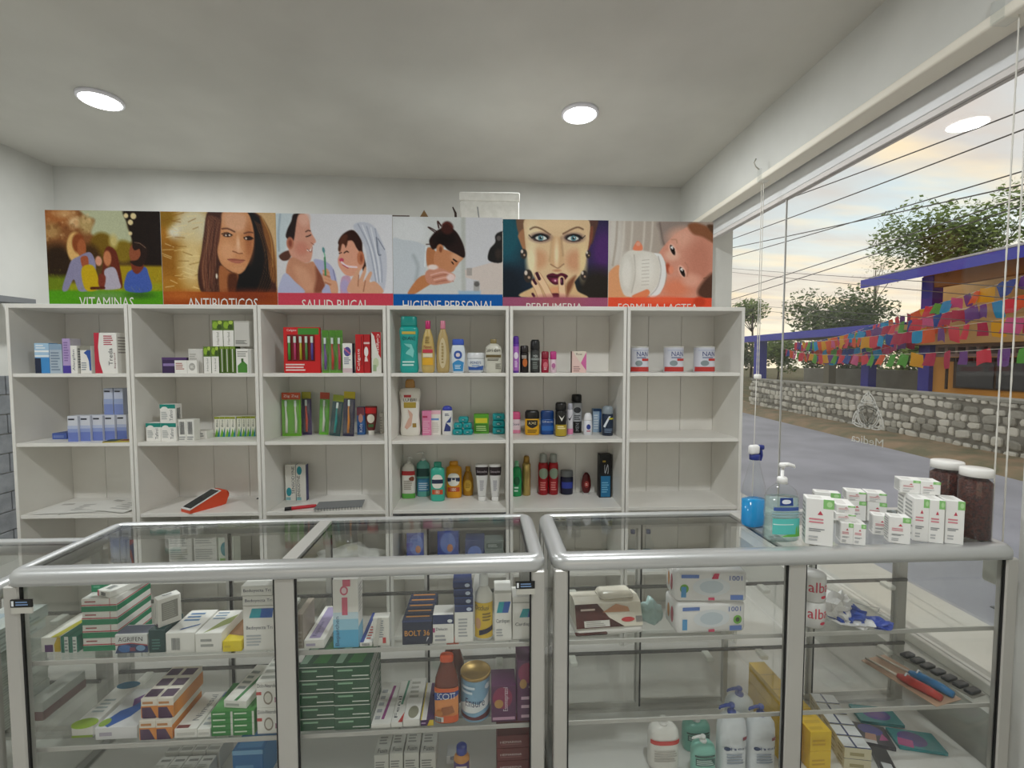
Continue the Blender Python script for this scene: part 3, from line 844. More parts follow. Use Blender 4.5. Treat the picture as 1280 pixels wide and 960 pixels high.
    mb = MB(); mb.box(ps, d - 0.044, BASEZ, w - ps, d - 0.012, BASEZ + 0.012, ALU2); mb.build('door_track', e)
    for (xx, zz) in plates:
        mb = MB(); mb.box(xx, 0.0005, zz, xx + 0.058, 0.004, zz + 0.022, BLACK)
        print_on(mb, [('r', 0.05, 0.15, 0.16, 0.85, '#e8ecf0'), ('l', 0.25, 0.25, 0.95, 0.75, 2, '#7f9ec9')], lambda u, v, o: (xx + u * 0.058, 0.0004 - o, zz + v * 0.022))
        mb.box(xx + 0.002, 0.0005, zz - 0.018, xx + 0.058, 0.004, zz - 0.001, M('#c9c7bd', 0.5)); mb.build('maker_plate', e)
    return e
CL = dict(x=-1.392, y=1.347, rz=R(1.36)); CR = dict(x=0.184, y=1.384, rz=R(0.8))
counter('aluminium glass counter full of medicine boxes, below the white shelves', -1.392, 1.347, 1.556, 0.435, 0.915, R(1.36), [0.778], plates=((0.028, 0.815), (1.462, 0.822)))
counter('aluminium glass counter with wipes and jars of seeds, beside the window', 0.184, 1.384, 1.520, 0.430, 0.915, R(0.8), [0.775])
counter('lower aluminium glass counter at the end of the medicine counter', -2.930, 1.345, 1.505, 0.430, 0.862, 0.0, [0.75], shelves=(0.60, 0.34))

# ================================================================== printed posters (colour per vertex on a fine grid)
class Painter:
    """paints a flat print in poster pixel space, y down"""
    def __init__(s, x0, y0, x1, y1, nx=176, ny=140):
        s.e = (x0, y0, x1, y1); s.nx, s.ny = nx, ny
        xs = np.linspace(x0, x1, nx + 1); ys = np.linspace(y0, y1, ny + 1)
        s.X, s.Y = np.meshgrid(xs, ys); s.img = np.zeros((ny + 1, nx + 1, 3)); s.px = (x1 - x0) / nx
        s.rng = np.random.RandomState(3)
    def _mix(s, a, col):
        col = np.array(col if not isinstance(col, str) else [int(col.lstrip('#')[i:i + 2], 16) for i in (0, 2, 4)], float)
        s.img = s.img * (1 - a[..., None]) + col * a[..., None]
    def fill(s, col): s._mix(np.ones_like(s.X), col)
    def grad(s, c0, c1, axis='y', a=None, b=None):
        t = s.Y if axis == 'y' else s.X
        a = t.min() if a is None else a; b = t.max() if b is None else b
        k = np.clip((t - a) / (b - a), 0, 1)[..., None]
        h = lambda c: np.array([int(c.lstrip('#')[i:i + 2], 16) for i in (0, 2, 4)], float)
        s.img = h(c0) * (1 - k) + h(c1) * k
    def ell(s, cx, cy, rx, ry, col, soft=0.0, rot=0, al=1.0):
        q = math.radians(rot); dx, dy = s.X - cx, s.Y - cy
        u = dx * math.cos(q) + dy * math.sin(q); v = -dx * math.sin(q) + dy * math.cos(q)
        d = (np.sqrt((u / rx) ** 2 + (v / ry) ** 2) - 1) * min(rx, ry)
        w = max(soft, s.px * 0.8)
        s._mix(al * np.clip(0.5 - d / w, 0, 1), col)
    def _spline(s, pts, closed=True, k=5):
        n = len(pts); out = []
        rg = range(n) if closed else range(n - 1)
        for i in rg:
            g = lambda j: pts[(i + j) % n] if closed else pts[min(max(i + j, 0), n - 1)]
            p0, p1, p2, p3 = (np.array(g(j), float) for j in (-1, 0, 1, 2))
            for t in np.arange(k) / k:
                out.append(0.5 * (2 * p1 + (p2 - p0) * t + (2 * p0 - 5 * p1 + 4 * p2 - p3) * t * t + (3 * p1 - p0 - 3 * p2 + p3) * t ** 3))
        if not closed: out.append(np.array(pts[-1], float))
        return out
    def poly(s, pts, col, soft=0.0, smooth=True, al=1.0):
        P = s._spline(pts) if smooth else [np.array(p, float) for p in pts]
        inside = np.zeros(s.X.shape, bool); dist = np.full(s.X.shape, 1e9)
        n = len(P)
        for i in range(n):
            a, b = P[i], P[(i + 1) % n]
            c_ = (a[1] > s.Y) != (b[1] > s.Y)
            with np.errstate(divide='ignore', invalid='ignore'):
                xi = (b[0] - a[0]) * (s.Y - a[1]) / (b[1] - a[1] + 1e-12) + a[0]
            inside ^= c_ & (s.X < xi)
            ab = b - a; l2 = ab @ ab + 1e-9
            t = np.clip(((s.X - a[0]) * ab[0] + (s.Y - a[1]) * ab[1]) / l2, 0, 1)
            dist = np.minimum(dist, np.hypot(s.X - a[0] - t * ab[0], s.Y - a[1] - t * ab[1]))
        d = np.where(inside, -dist, dist); w = max(soft, s.px * 0.8)
        s._mix(al * np.clip(0.5 - d / w, 0, 1), col)
    def line(s, pts, wd, col, soft=0.0, smooth=True, al=1.0):
        P = s._spline(pts, False, 4) if smooth and len(pts) > 2 else [np.array(p, float) for p in pts]
        dist = np.full(s.X.shape, 1e9)
        for a, b in zip(P[:-1], P[1:]):
            ab = b - a; l2 = ab @ ab + 1e-9
            t = np.clip(((s.X - a[0]) * ab[0] + (s.Y - a[1]) * ab[1]) / l2, 0, 1)
            dist = np.minimum(dist, np.hypot(s.X - a[0] - t * ab[0], s.Y - a[1] - t * ab[1]))
        w = max(soft, s.px * 0.8)
        s._mix(al * np.clip(0.5 - (dist - wd / 2) / w, 0, 1), col)
    def rect(s, x0, y0, x1, y1, col, soft=0.0, al=1.0): s.poly([(x0, y0), (x1, y0), (x1, y1), (x0, y1)], col, soft, False, al)
    def grain(s, amt, region=None):
        nz = s.rng.rand(*s.X.shape) - 0.5
        s.img = np.clip(s.img + (nz * amt)[..., None] * (1 if region is None else region[..., None]), 0, 255)

def poster_mat():
    m = bpy.data.materials.new('poster_print'); m.use_nodes = True; nt = m.node_tree
    a = nt.nodes.new('ShaderNodeVertexColor'); a.layer_name = 'print'
    b = nt.nodes['Principled BSDF']; nt.links.new(a.outputs[0], b.inputs['Base Color']); b.inputs['Roughness'].default_value = 0.5; b.inputs['Specular IOR Level'].default_value = 0.2
    return m
PMAT = poster_mat()
def srgb2lin(a):
    a = a / 255.0
    return np.where(a <= 0.04045, a / 12.92, ((a + 0.055) / 1.055) ** 2.4)
PY = 2.655
def poster(label, x0, x1, z0, z1, pt, title, tx, ty):
    nx, ny = pt.nx, pt.ny; w, h = x1 - x0, z1 - z0
    px0, py0, px1, py1 = pt.e
    mb = MB()
    us = np.linspace(0, 1, nx + 1)
    vs_ = [(u * w, 0.0, h - v * h) for v in np.linspace(0, 1, ny + 1) for u in us]
    fs = [(j * (nx + 1) + i, (j + 1) * (nx + 1) + i, (j + 1) * (nx + 1) + i + 1, j * (nx + 1) + i + 1) for j in range(ny) for i in range(nx)]
    mb.add(vs_, fs, PMAT)
    ng = len(vs_)
    mb.box(0, 0.0003, 0, w, 0.005, h, M('#e8e6e0', 0.6))
    print_on(mb, [('t', title, (tx[0] - px0) / (px1 - px0), 1 - (ty[1] - py0) / (py1 - py0), (tx[1] - px0) / (px1 - px0), 1 - (ty[0] - py0) / (py1 - py0), '#f2efe9')],
             lambda u, v, o: (u * w, -o - 0.0002, v * h))
    me = mb.mesh('poster')
    at = me.color_attributes.new('print', 'FLOAT_COLOR', 'POINT')
    cols = np.ones((len(me.vertices), 4), np.float32); cols[:ng, :3] = srgb2lin(np.clip((pt.img - 12) * 1.14, 0, 250).reshape(-1, 3))
    at.data.foreach_set('color', cols.ravel())
    put('poster', me, None, (x0, PY, z0), 0, label, 'poster', 'category posters on the shelf tops')

PZ0 = 1.789
# --- family on the grass
rn0 = np.random.RandomState(7)
p = Painter(12, 62, 1105, 965)
p.fill('#5c4620')
p.ell(250, 200, 330, 300, '#8a5a34', 160); p.ell(120, 120, 150, 80, '#a86a3c', 80); p.ell(60, 250, 80, 70, '#b08a58', 60); p.ell(290, 170, 60, 50, '#d8b78a', 40); p.ell(400, 180, 70, 90, '#b59a68', 50); p.ell(200, 90, 90, 40, '#c79a6a', 50)
p.poly([(350, 60), (560, 50), (770, 60), (790, 200), (830, 330), (700, 390), (560, 330), (440, 270), (480, 150), (400, 110)], '#b9bd9e', 30)
p.ell(540, 370, 110, 110, '#7a6018', 40); p.ell(740, 430, 100, 100, '#86701e', 40); p.ell(650, 340, 40, 60, '#c8b878', 40)
p.poly([(770, 40), (1120, 40), (1120, 600), (940, 590), (840, 460), (830, 330), (790, 180)], '#23150c', 20)
for (x, y, r_) in [(780, 105, 22), (850, 108, 28), (815, 265, 18), (820, 165, 25)]: p.ell(x, y, r_, r_, '#e0cfa0', 10)
p.ell(110, 540, 150, 170, '#33220f', 90); p.ell(420, 480, 100, 110, '#4a3210', 60)
p.rect(690, 560, 1120, 800, '#a58f18', 30); p.rect(0, 660, 200, 820, '#6f8216', 60)
p.rect(200, 720, 1120, 820, '#9a9a1c', 40); p.rect(0, 790, 1120, 980, '#579a16', 25); p.ell(560, 840, 200, 40, '#6f9a52', 60); p.ell(880, 830, 120, 30, '#3f6a22', 40)
p.ell(285, 400, 82, 142, '#d9b070', 16); p.ell(315, 360, 60, 90, '#8a4a26', 20); p.ell(345, 405, 42, 85, '#a8623c', 10)
p.poly([(140, 780), (200, 610), (240, 520), (310, 480), (420, 440), (470, 530), (470, 640), (500, 770), (420, 790), (300, 795), (255, 690), (190, 790)], '#8d89a6', 8)
p.poly([(330, 490), (395, 480), (400, 570), (350, 590)], '#a3583a', 8)
p.poly([(335, 590), (440, 560), (490, 680), (480, 780), (360, 780)], '#c2a417', 10); p.ell(500, 520, 32, 45, '#d39a80', 10)
p.poly([(555, 440), (600, 385), (670, 430), (700, 560), (720, 740), (690, 760), (640, 620), (600, 560), (540, 660), (500, 740), (540, 560)], '#6b2f1c', 10)
p.ell(585, 495, 38, 70, '#c27f58', 10); p.poly([(555, 600), (650, 580), (690, 700), (690, 770), (510, 775), (550, 690)], '#b3acbb', 8)
p.poly([(500, 640), (560, 660), (540, 760), (490, 740)], '#7d3a2a', 10); p.line([(420, 770), (540, 765)], 26, '#5a2416', 6)
p.poly([(750, 790), (760, 650), (820, 595), (940, 570), (975, 640), (990, 790)], '#4a62ad', 8)
p.poly([(815, 500), (920, 470), (930, 570), (870, 635), (820, 600)], '#7d3b26', 8); p.ell(850, 450, 55, 88, '#93553a', 8)
p.poly([(800, 520), (880, 500), (920, 400), (850, 420), (830, 370), (880, 340), (960, 380), (970, 460), (920, 560), (850, 560)], '#2f1d15', 8); p.line([(850, 348), (900, 355), (955, 395)], 5, '#b89a84', 5, al=.8)
for i in range(240):
    x, y = rn0.uniform(20, 1100), rn0.uniform(600, 800); p.line([(x, y), (x + rn0.uniform(-8, 8), y - rn0.uniform(10, 26))], 4, ['#b8b02c', '#4a6a12', '#7d9420', '#d0c850'][i % 4], 3, al=.35 if y < 790 else .2) if (x < 130 or x > 990 or y > 770) else None
for i in range(40):
    x, y = rn0.uniform(20, 470), rn0.uniform(70, 330); r_ = rn0.uniform(8, 26); p.ell(x, y, r_, r_, ['#c89a6a', '#6a4220', '#e0c090'][i % 3], 8, al=.35) if not (200 < x < 380 and y > 250) else None
p.grain(14)
poster('poster of a family sitting on grass, titled VITAMINAS', -2.395, -1.797, PZ0, 2.318, p, 'VITAMINAS', (300, 822), (850, 949))

# --- dark-haired woman in a wheat field
p = Painter(15, 62, 1110, 965)
p.fill('#b07a2c'); p.ell(330, 200, 190, 200, '#d9cfae', 150); p.ell(140, 240, 60, 90, '#e2dcc8', 60); p.ell(60, 120, 90, 90, '#94701f', 80); p.ell(100, 480, 160, 160, '#9a6820', 120); p.ell(300, 520, 120, 240, '#dcc48c', 120)
rn = np.random.RandomState(5)
for i in range(46):
    x, y = rn.uniform(20, 330), rn.uniform(90, 780); p.line([(x, y), (x + rn.uniform(50, 110), y + rn.uniform(-34, 34))], 7, ['#f0dca6', '#8c5c1a', '#e8cf90'][i % 3], 6, al=0.65)
p.rect(900, 40, 1130, 820, '#cfae80', 60)
p.poly([(470, 50), (620, 40), (820, 40), (960, 90), (1060, 260), (1090, 480), (1100, 700), (1040, 830), (500, 830), (380, 800), (350, 640), (390, 440), (420, 260)], '#4a2c22', 14)
p.poly([(840, 60), (960, 120), (1010, 300), (1040, 520), (1010, 800), (640, 830), (700, 660), (800, 560), (880, 420), (900, 250)], '#0f0907', 20)
p.poly([(960, 90), (1060, 260), (1100, 500), (1090, 700), (1040, 640), (1020, 400)], '#8a5a30', 24); p.line([(980, 110), (1060, 300), (1070, 560)], 10, '#c99a5a', 8, al=0.7)
p.poly([(460, 100), (440, 300), (380, 520), (400, 760), (470, 790), (520, 560), (560, 380), (590, 160)], '#6a4030', 20); p.line([(470, 140), (450, 330), (400, 560), (410, 760)], 9, '#94664a', 8); p.line([(530, 140), (500, 380), (450, 600), (470, 770)], 8, '#3a2018', 8)
p.poly([(610, 60), (720, 40), (840, 60), (890, 190), (895, 340), (860, 480), (800, 590), (740, 630), (660, 600), (580, 540), (545, 430), (570, 300), (590, 160)], '#cf9468', 12)
p.poly([(620, 70), (760, 60), (840, 110), (820, 220), (700, 240), (620, 180)], '#dba987', 60); p.ell(640, 420, 70, 90, '#dba37a', 60); p.ell(850, 330, 40, 150, '#b07048', 50)
p.poly([(560, 560), (660, 610), (740, 640), (690, 760), (660, 820), (560, 820)], '#a86a40', 14); p.poly([(640, 640), (730, 640), (700, 800), (640, 820)], '#5a3018', 24)
p.line([(595, 214), (650, 212), (715, 240)], 13, '#5c382a', 9, al=.9); p.line([(805, 254), (850, 242), (888, 246)], 11, '#5c382a', 9, al=.9)
for i in range(26):
    t = i / 25; x0 = 470 + 120 * t; p.line([(x0, 90 + 30 * t), (x0 - 40 - 20 * rn.rand(), 330), (x0 - 80 + 40 * rn.rand(), 560), (x0 - 90 + 60 * rn.rand(), 790)], 4, ['#7d5240', '#3a1f18', '#9a7258'][i % 3], 5, al=.55)
for i in range(16):
    t = i / 15; x0 = 900 + 60 * t; p.line([(x0, 130 + 40 * t), (x0 + 60 + 30 * rn.rand(), 380), (x0 + 70 + 60 * t, 600), (x0 + 60 * t, 790)], 4, ['#2c1812', '#6a4228', '#a87848'][i % 3], 5, al=.5)
p.ell(645, 272, 42, 17, '#2c1810', 8); p.ell(665, 272, 10, 9, '#e6d6c8', 4); p.ell(630, 274, 10, 8, '#d8c4b4', 4); p.ell(845, 300, 42, 17, '#2c1810', 8); p.ell(822, 300, 9, 9, '#e0d0c0', 4)
p.line([(590, 262), (640, 248), (690, 270)], 8, '#1c0e08', 4); p.line([(800, 292), (850, 280), (890, 300)], 8, '#1c0e08', 4)
p.poly([(740, 280), (765, 370), (785, 430), (740, 440), (690, 420), (715, 370)], '#d8a27c', 26); p.line([(692, 420), (720, 428), (745, 440), (782, 438)], 9, '#8a5034', 8); p.ell(745, 350, 14, 60, '#e6bb98', 20)
p.poly([(640, 495), (700, 485), (740, 492), (805, 500), (760, 530), (690, 525)], '#b4705c', 8); p.line([(640, 495), (720, 498), (805, 502)], 6, '#7a3c2c', 4); p.ell(730, 580, 60, 26, '#d29a70', 24)
p.ell(530, 650, 9, 24, '#e8dccb', 5)
p.rect(0, 797, 1130, 980, '#a04e1c', 10); p.ell(850, 840, 250, 60, '#8a3f1c', 80); p.ell(180, 830, 180, 40, '#b8692c', 60)
p.grain(12)
poster('poster of a long dark-haired woman in a wheat field, titled ANTIBIOTICOS', -1.795, -1.183, PZ0, 2.318, p, 'ANTIBIOTICOS', (245, 918), (854, 959))

# --- mother and child brushing teeth
p = Painter(40, 80, 1120, 968)
p.grad('#d2d2d6', '#d9dae0', 'x')
p.poly([(40, 80), (210, 80), (180, 200), (140, 330), (110, 440), (40, 470)], '#c4d0d6', 14); p.line([(80, 90), (60, 250), (60, 420)], 16, '#9fb0bb', 14)
p.poly([(60, 465), (130, 420), (180, 430), (150, 500), (90, 510)], '#5a382c', 10)
p.poly([(205, 84), (300, 80), (260, 180), (240, 280), (200, 330), (130, 300), (140, 230), (180, 150)], '#2b1a17', 10)
p.poly([(240, 110), (300, 84), (345, 140), (360, 240), (405, 330), (375, 365), (370, 440), (350, 510), (310, 530), (250, 520), (180, 480), (150, 400), (200, 320)], '#d09a86', 10)
p.ell(300, 130, 50, 60, '#dcae9c', 40); p.ell(270, 400, 60, 60, '#c98876', 50); p.ell(165, 350, 34, 56, '#b87860', 10); p.ell(165, 350, 16, 34, '#8c4c3a', 12)
p.line([(312, 245), (335, 232), (355, 238)], 10, '#4a2c24', 6); p.line([(315, 290), (340, 282), (358, 272)], 11, '#2c1814', 5); p.line([(325, 412), (350, 418), (368, 392)], 14, '#f0e4de', 4); p.line([(322, 402), (355, 428), (370, 388)], 6, '#8c4038', 4); p.line([(360, 345), (385, 362)], 7, '#a06050', 5)
p.poly([(120, 620), (170, 480), (300, 530), (380, 520), (440, 640), (480, 760), (430, 810), (270, 810), (180, 690)], '#c28c70', 12); p.poly([(200, 560), (320, 600), (380, 760), (300, 800), (230, 690)], '#cf9c80', 50); p.poly([(400, 560), (480, 700), (460, 790), (380, 800), (400, 680)], '#8c5440', 30)
p.poly([(50, 750), (110, 625), (200, 700), (290, 805), (60, 815)], '#b4b8d4', 10)
p.poly([(380, 500), (500, 520), (570, 600), (600, 760), (580, 810), (450, 800), (500, 700), (440, 620)], '#aeb0d0', 10); p.line([(560, 590), (595, 760)], 8, '#7a7ca4', 6)
p.poly([(460, 620), (490, 580), (520, 600), (540, 680), (590, 700), (600, 805), (540, 805), (520, 740), (470, 700)], '#d3a284', 8)
for q in range(4): p.line([(465 + q * 6, 600 + q * 36), (520 + q * 4, 620 + q * 36)], 16, ['#cf987a', '#b87c60'][q % 2], 8)
p.line([(486, 570), (485, 470), (472, 410)], 12, '#7cb79a', 4); p.ell(474, 410, 12, 26, '#5c8f94', 5, -10); p.line([(484, 480), (487, 640)], 16, '#3f8a5c', 5)
p.poly([(755, 190), (830, 150), (940, 180), (1010, 300), (1060, 440), (1060, 640), (1020, 800), (920, 700), (880, 560), (870, 420), (820, 300)], '#c2c6d2', 12)
for q in range(5): p.line([(800 + q * 40, 170 + q * 10), (900 + q * 28, 380 + q * 40), (960 + q * 14, 700)], 9, ['#9ba2b4', '#dfe2ea'][q % 2], 9)
p.line([(970, 290), (985, 440), (1010, 450)], 8, '#5f6678', 6); p.line([(985, 300), (1045, 400)], 7, '#6a7184', 6)
p.poly([(610, 340), (660, 260), (755, 225), (830, 320), (840, 420), (870, 560), (840, 600), (800, 420), (720, 350), (650, 380)], '#3a2018', 10)
p.poly([(615, 390), (650, 350), (740, 320), (790, 400), (850, 470), (840, 560), (760, 640), (680, 640), (620, 570), (605, 500), (620, 450)], '#d8a088', 10)
p.poly([(610, 400), (640, 290), (700, 270), (690, 370), (650, 350), (630, 420)], '#5a3424', 12); p.line([(700, 290), (680, 380)], 10, '#4a281c', 6); p.ell(820, 480, 34, 64, '#c07c5c', 8); p.ell(826, 480, 14, 36, '#9a5840', 10)
p.line([(620, 440), (640, 432)], 9, '#2c1612', 5); p.line([(665, 435), (690, 420), (705, 428)], 11, '#2c1612', 5); p.ell(640, 500, 22, 18, '#c2506a', 8); p.line([(640, 520), (690, 556), (780, 565)], 17, '#f0d4da', 5); p.line([(650, 545), (700, 575)], 9, '#b44c60', 5)
p.poly([(640, 660), (720, 660), (700, 805), (625, 805)], '#c4a0b8', 10); p.ell(665, 740, 40, 60, '#b2a6cc', 20)
p.poly([(700, 800), (740, 660), (790, 580), (810, 570), (800, 680), (860, 560), (870, 600), (840, 700), (900, 610), (925, 620), (900, 700), (960, 700), (1020, 805)], '#d6a68a', 8); p.line([(800, 640), (790, 740)], 8, '#a46a52', 7); p.line([(860, 690), (840, 790)], 8, '#a46a52', 7)
p.rect(30, 806, 1130, 980, '#c84a5c', 5)
p.grain(8)
poster('poster of a mother and child brushing teeth, titled SALUD BUCAL', -1.181, -0.552, PZ0, 2.316, p, 'SALUD BUCAL', (262, 890), (867, 962))

# --- woman washing her face
p = Painter(48, 100, 1080, 975)
p.grad('#cfd2d4', '#c6c9c6', 'x')
p.rect(700, 90, 1100, 830, '#cccdd2', 8); p.rect(690, 90, 730, 830, '#b9bcb8', 20); p.ell(200, 240, 170, 140, '#d6d9dc', 80)
p.poly([(30, 340), (150, 315), (300, 340), (370, 400), (350, 600), (250, 700), (180, 800), (30, 830)], '#c3cad1', 12); p.line([(240, 460), (280, 560), (260, 690)], 30, '#abb4ba', 30); p.line([(360, 380), (345, 560)], 10, '#dfe4e8', 8)
p.poly([(190, 790), (280, 670), (360, 640), (420, 700), (340, 760), (240, 820), (190, 820)], '#c08258', 10)
p.poly([(365, 400), (420, 390), (470, 470), (450, 580), (370, 560)], '#b57a54', 10)
p.poly([(440, 430), (520, 400), (620, 430), (710, 470), (670, 520), (640, 560), (600, 610), (500, 600), (440, 560)], '#c48a66', 10); p.ell(640, 470, 50, 40, '#d2a07e', 30)
p.poly([(400, 290), (470, 220), (560, 190), (640, 230), (700, 330), (725, 420), (715, 475), (640, 440), (560, 400), (520, 360), (470, 380), (420, 400), (390, 340)], '#2c1b18', 10); p.ell(540, 300, 100, 60, '#1d110f', 50)
p.ell(560, 200, 56, 60, '#46241f', 20); p.line([(480, 200), (470, 140), (500, 180)], 14, '#3a201c', 6); p.line([(520, 170), (560, 150), (605, 190)], 16, '#5c2c26', 6); p.line([(440, 240), (380, 195), (420, 210), (470, 240)], 10, '#3a201c', 6); p.line([(360, 355), (410, 350)], 8, '#3a201c', 6)
p.ell(490, 400, 34, 50, '#c48a64', 8); p.ell(495, 400, 15, 28, '#8a5236', 8); p.line([(615, 490), (650, 515)], 14, '#2a1814', 6); p.line([(600, 515), (615, 535)], 11, '#2a1814', 6); p.poly([(640, 520), (668, 515), (640, 560)], '#c08460', 6)
p.poly([(350, 620), (400, 580), (480, 570), (560, 600), (630, 640), (600, 700), (520, 720), (420, 730), (360, 700)], '#c88f7a', 10)
for q in range(4): p.line([(400 + q * 16, 640 + q * 22), (520 + q * 20, 610 + q * 24), (610, 640 + q * 18)], 13, ['#dcaea0', '#b47866'][q % 2], 7)
p.ell(420, 565, 50, 24, '#ead8d2', 12); p.ell(590, 660, 40, 34, '#e6cfcc', 20)
p.poly([(720, 590), (1090, 485), (1090, 830), (870, 830), (860, 690), (730, 660)], '#cfc4be', 8, False); p.rect(740, 570, 790, 640, '#a8a29e', 6); p.rect(805, 690, 860, 800, '#aaa8a6', 8); p.ell(835, 720, 26, 24, '#6a6866', 10); p.rect(660, 785, 870, 830, '#9fb8cc', 20)
p.poly([(1010, 270), (1045, 235), (1090, 250), (1090, 500), (950, 500), (955, 400), (1010, 330)], '#23201f', 8); p.ell(1045, 290, 22, 24, '#5a5452', 10); p.ell(1040, 440, 30, 50, '#3a302a', 24)
p.rect(40, 818, 1100, 990, '#0a5ea8', 5)
p.grain(8)
poster('poster of a woman washing her face at a basin, titled HIGIENE PERSONAL', -0.550, 0.058, PZ0, 2.307, p, 'HIGIENE PERSONAL', (135, 1002), (877, 969))

# --- glamour face
p = Painter(47, 93, 1108, 968)
p.fill('#1c2c3c'); p.ell(60, 250, 220, 300, '#1a5a68', 200); p.ell(1060, 380, 160, 260, '#54306e', 180); p.ell(1000, 760, 220, 200, '#2c2620', 140); p.ell(80, 720, 180, 180, '#15222e', 120)
p.poly([(190, 80), (300, 80), (290, 260), (260, 340), (215, 260), (185, 160)], '#7a5c48', 16); p.poly([(880, 80), (1000, 80), (980, 200), (940, 320), (900, 260)], '#5c4038', 16)
p.poly([(200, 240), (265, 190), (290, 420), (250, 380), (215, 300)], '#a87a58', 12); p.poly([(905, 200), (950, 150), (945, 270), (900, 380)], '#84503c', 12)
p.poly([(280, 80), (580, 70), (890, 80), (915, 250), (890, 420), (860, 560), (770, 680), (700, 780), (580, 810), (450, 760), (350, 620), (290, 440), (265, 250)], '#dcc09a', 10)
p.poly([(230, 830), (340, 740), (420, 700), (700, 720), (760, 680), (800, 770), (880, 840)], '#d8b88c', 12)
p.ell(350, 200, 70, 130, '#e6d4b0', 60); p.ell(560, 130, 200, 60, '#e4c8a2', 60); p.ell(400, 470, 90, 90, '#d0a07c', 70); p.ell(770, 480, 90, 100, '#cf9c7a', 70); p.ell(330, 480, 50, 150, '#e9dcb8', 50); p.ell(850, 470, 40, 160, '#e2cc9e', 50)
p.poly([(690, 700), (780, 620), (750, 720), (700, 820), (690, 820)], '#8a5a40', 30)
p.poly([(545, 260), (530, 400), (510, 480), (540, 530), (590, 550), (640, 530), (665, 480), (640, 400), (625, 270)], '#d4b088', 22); p.ell(585, 420, 22, 120, '#ecd8b4', 26); p.line([(540, 250), (520, 420), (515, 490)], 10, '#b8946e', 24, al=0.6); p.line([(630, 260), (650, 430)], 12, '#a47c5e', 26, al=0.7)
p.line([(525, 515), (560, 535), (600, 552), (640, 525), (660, 512)], 9, '#8a5c46', 10, al=0.8); p.ell(590, 575, 40, 12, '#c49070', 12)
p.line([(320, 185), (370, 165), (440, 185), (520, 235)], 15, '#6e523c', 10, al=0.85); p.line([(650, 225), (740, 180), (800, 162), (850, 180)], 15, '#6a4a38', 10, al=0.85)
for (cx, sg) in ((425, 1), (755, -1)):
    p.ell(cx, 262, 100, 46, '#8a6a66', 34); p.ell(cx, 260, 84, 34, '#1f1818', 14); p.ell(cx + 5 * sg, 268, 58, 21, '#d8dcd6', 6); p.ell(cx, 266, 27, 25, '#5f8a94', 5); p.ell(cx, 266, 12, 13, '#12181c', 4); p.ell(cx + 8, 258, 6, 6, '#f4f6f4', 3)
    p.line([(cx - 88 * sg, 268), (cx - 40 * sg, 236), (cx + 20 * sg, 232), (cx + 72 * sg, 270)], 12, '#0e0a0c', 5); p.line([(cx - 95 * sg, 262), (cx - 118 * sg, 240)], 8, '#0e0a0c', 5); p.line([(cx - 70 * sg, 288), (cx, 300), (cx + 50 * sg, 284)], 5, '#3a2a28', 5)
p.poly([(485, 628), (540, 600), (590, 610), (640, 598), (700, 628), (640, 690), (580, 712), (530, 690)], '#5c1430', 6); p.line([(490, 628), (560, 636), (640, 634), (698, 628)], 9, '#30081a', 4); p.ell(575, 668, 36, 16, '#9a4468', 14); p.ell(573, 672, 9, 9, '#e6b8c4', 4)
p.ell(580, 770, 80, 40, '#dda27a', 30); p.poly([(520, 800), (610, 795), (600, 840), (530, 840)], '#4a0c20', 6)
for (pts, w_) in (([(395, 620), (450, 700), (520, 830)], 58), ([(360, 690), (400, 760), (430, 840)], 54), ([(635, 660), (640, 740), (650, 840)], 62)):
    p.line(pts, w_ + 8, '#a8785c', 8); p.line(pts, w_, '#ecc8a4', 6)
p.line([(388, 605), (412, 655)], 32, '#45102c', 5); p.line([(355, 668), (378, 702)], 26, '#45102c', 5); p.line([(640, 655), (642, 700)], 32, '#3a0c26', 5); p.line([(345, 800), (360, 820)], 24, '#45102c', 5); p.line([(632, 660), (634, 690)], 6, '#c47a9a', 3)
for (x, y, r_) in ((255, 420, 34), (300, 630, 44), (905, 420, 26), (865, 620, 34)):
    p.ell(x, y, r_, r_ * 1.4, '#3c3430', 8); p.ell(x - r_ * 0.5, y - r_ * 0.7, r_ * 0.35, r_ * 0.5, '#d8ccc0', 6); p.ell(x + r_ * 0.2, y + r_ * 0.3, r_ * 0.3, r_ * 0.3, '#b89a84', 6)
p.rect(30, 832, 1130, 990, '#a05a78', 5); p.ell(580, 880, 240, 60, '#a8606c', 70)
p.grain(8)
poster('poster of a glamour face with dark red lips, titled PERFUMERIA', 0.060, 0.656, PZ0, 2.300, p, 'PERFUMERIA', (282, 850), (888, 962))

# --- baby with a bottle
p = Painter(68, 97, 1105, 968)
p.grad('#bdb4aa', '#a89a90', 'x')
p.ell(130, 300, 80, 300, '#d0cbc4', 70)
for x in (150, 220, 300, 420, 500): p.line([(x, 100), (x - 10, 300), (x - 40, 520)], 16, ['#d9d4cc', '#a39689'][x % 20 // 10], 20, al=0.8)
p.poly([(560, 100), (900, 90), (700, 260), (600, 330), (570, 200)], '#9a8d86', 30); p.line([(570, 110), (600, 260), (620, 320)], 14, '#7d706a', 16)
p.poly([(560, 420), (660, 280), (800, 170), (920, 130), (1060, 200), (1120, 330), (1120, 850), (560, 850), (640, 700), (640, 500)], '#d79a86', 14)
p.ell(800, 250, 140, 90, '#e2ac98', 90); p.ell(980, 480, 130, 230, '#c88874', 130); p.ell(740, 740, 140, 90, '#dd8a6c', 90); p.ell(900, 660, 90, 60, '#e0a894', 60); p.ell(700, 420, 70, 50, '#e6b8a4', 40)
p.poly([(850, 130), (930, 105), (1060, 150), (1120, 240), (1120, 300), (1000, 240), (900, 210)], '#8f5f44', 26); p.poly([(1040, 130), (1120, 130), (1120, 220)], '#5f4432', 20)
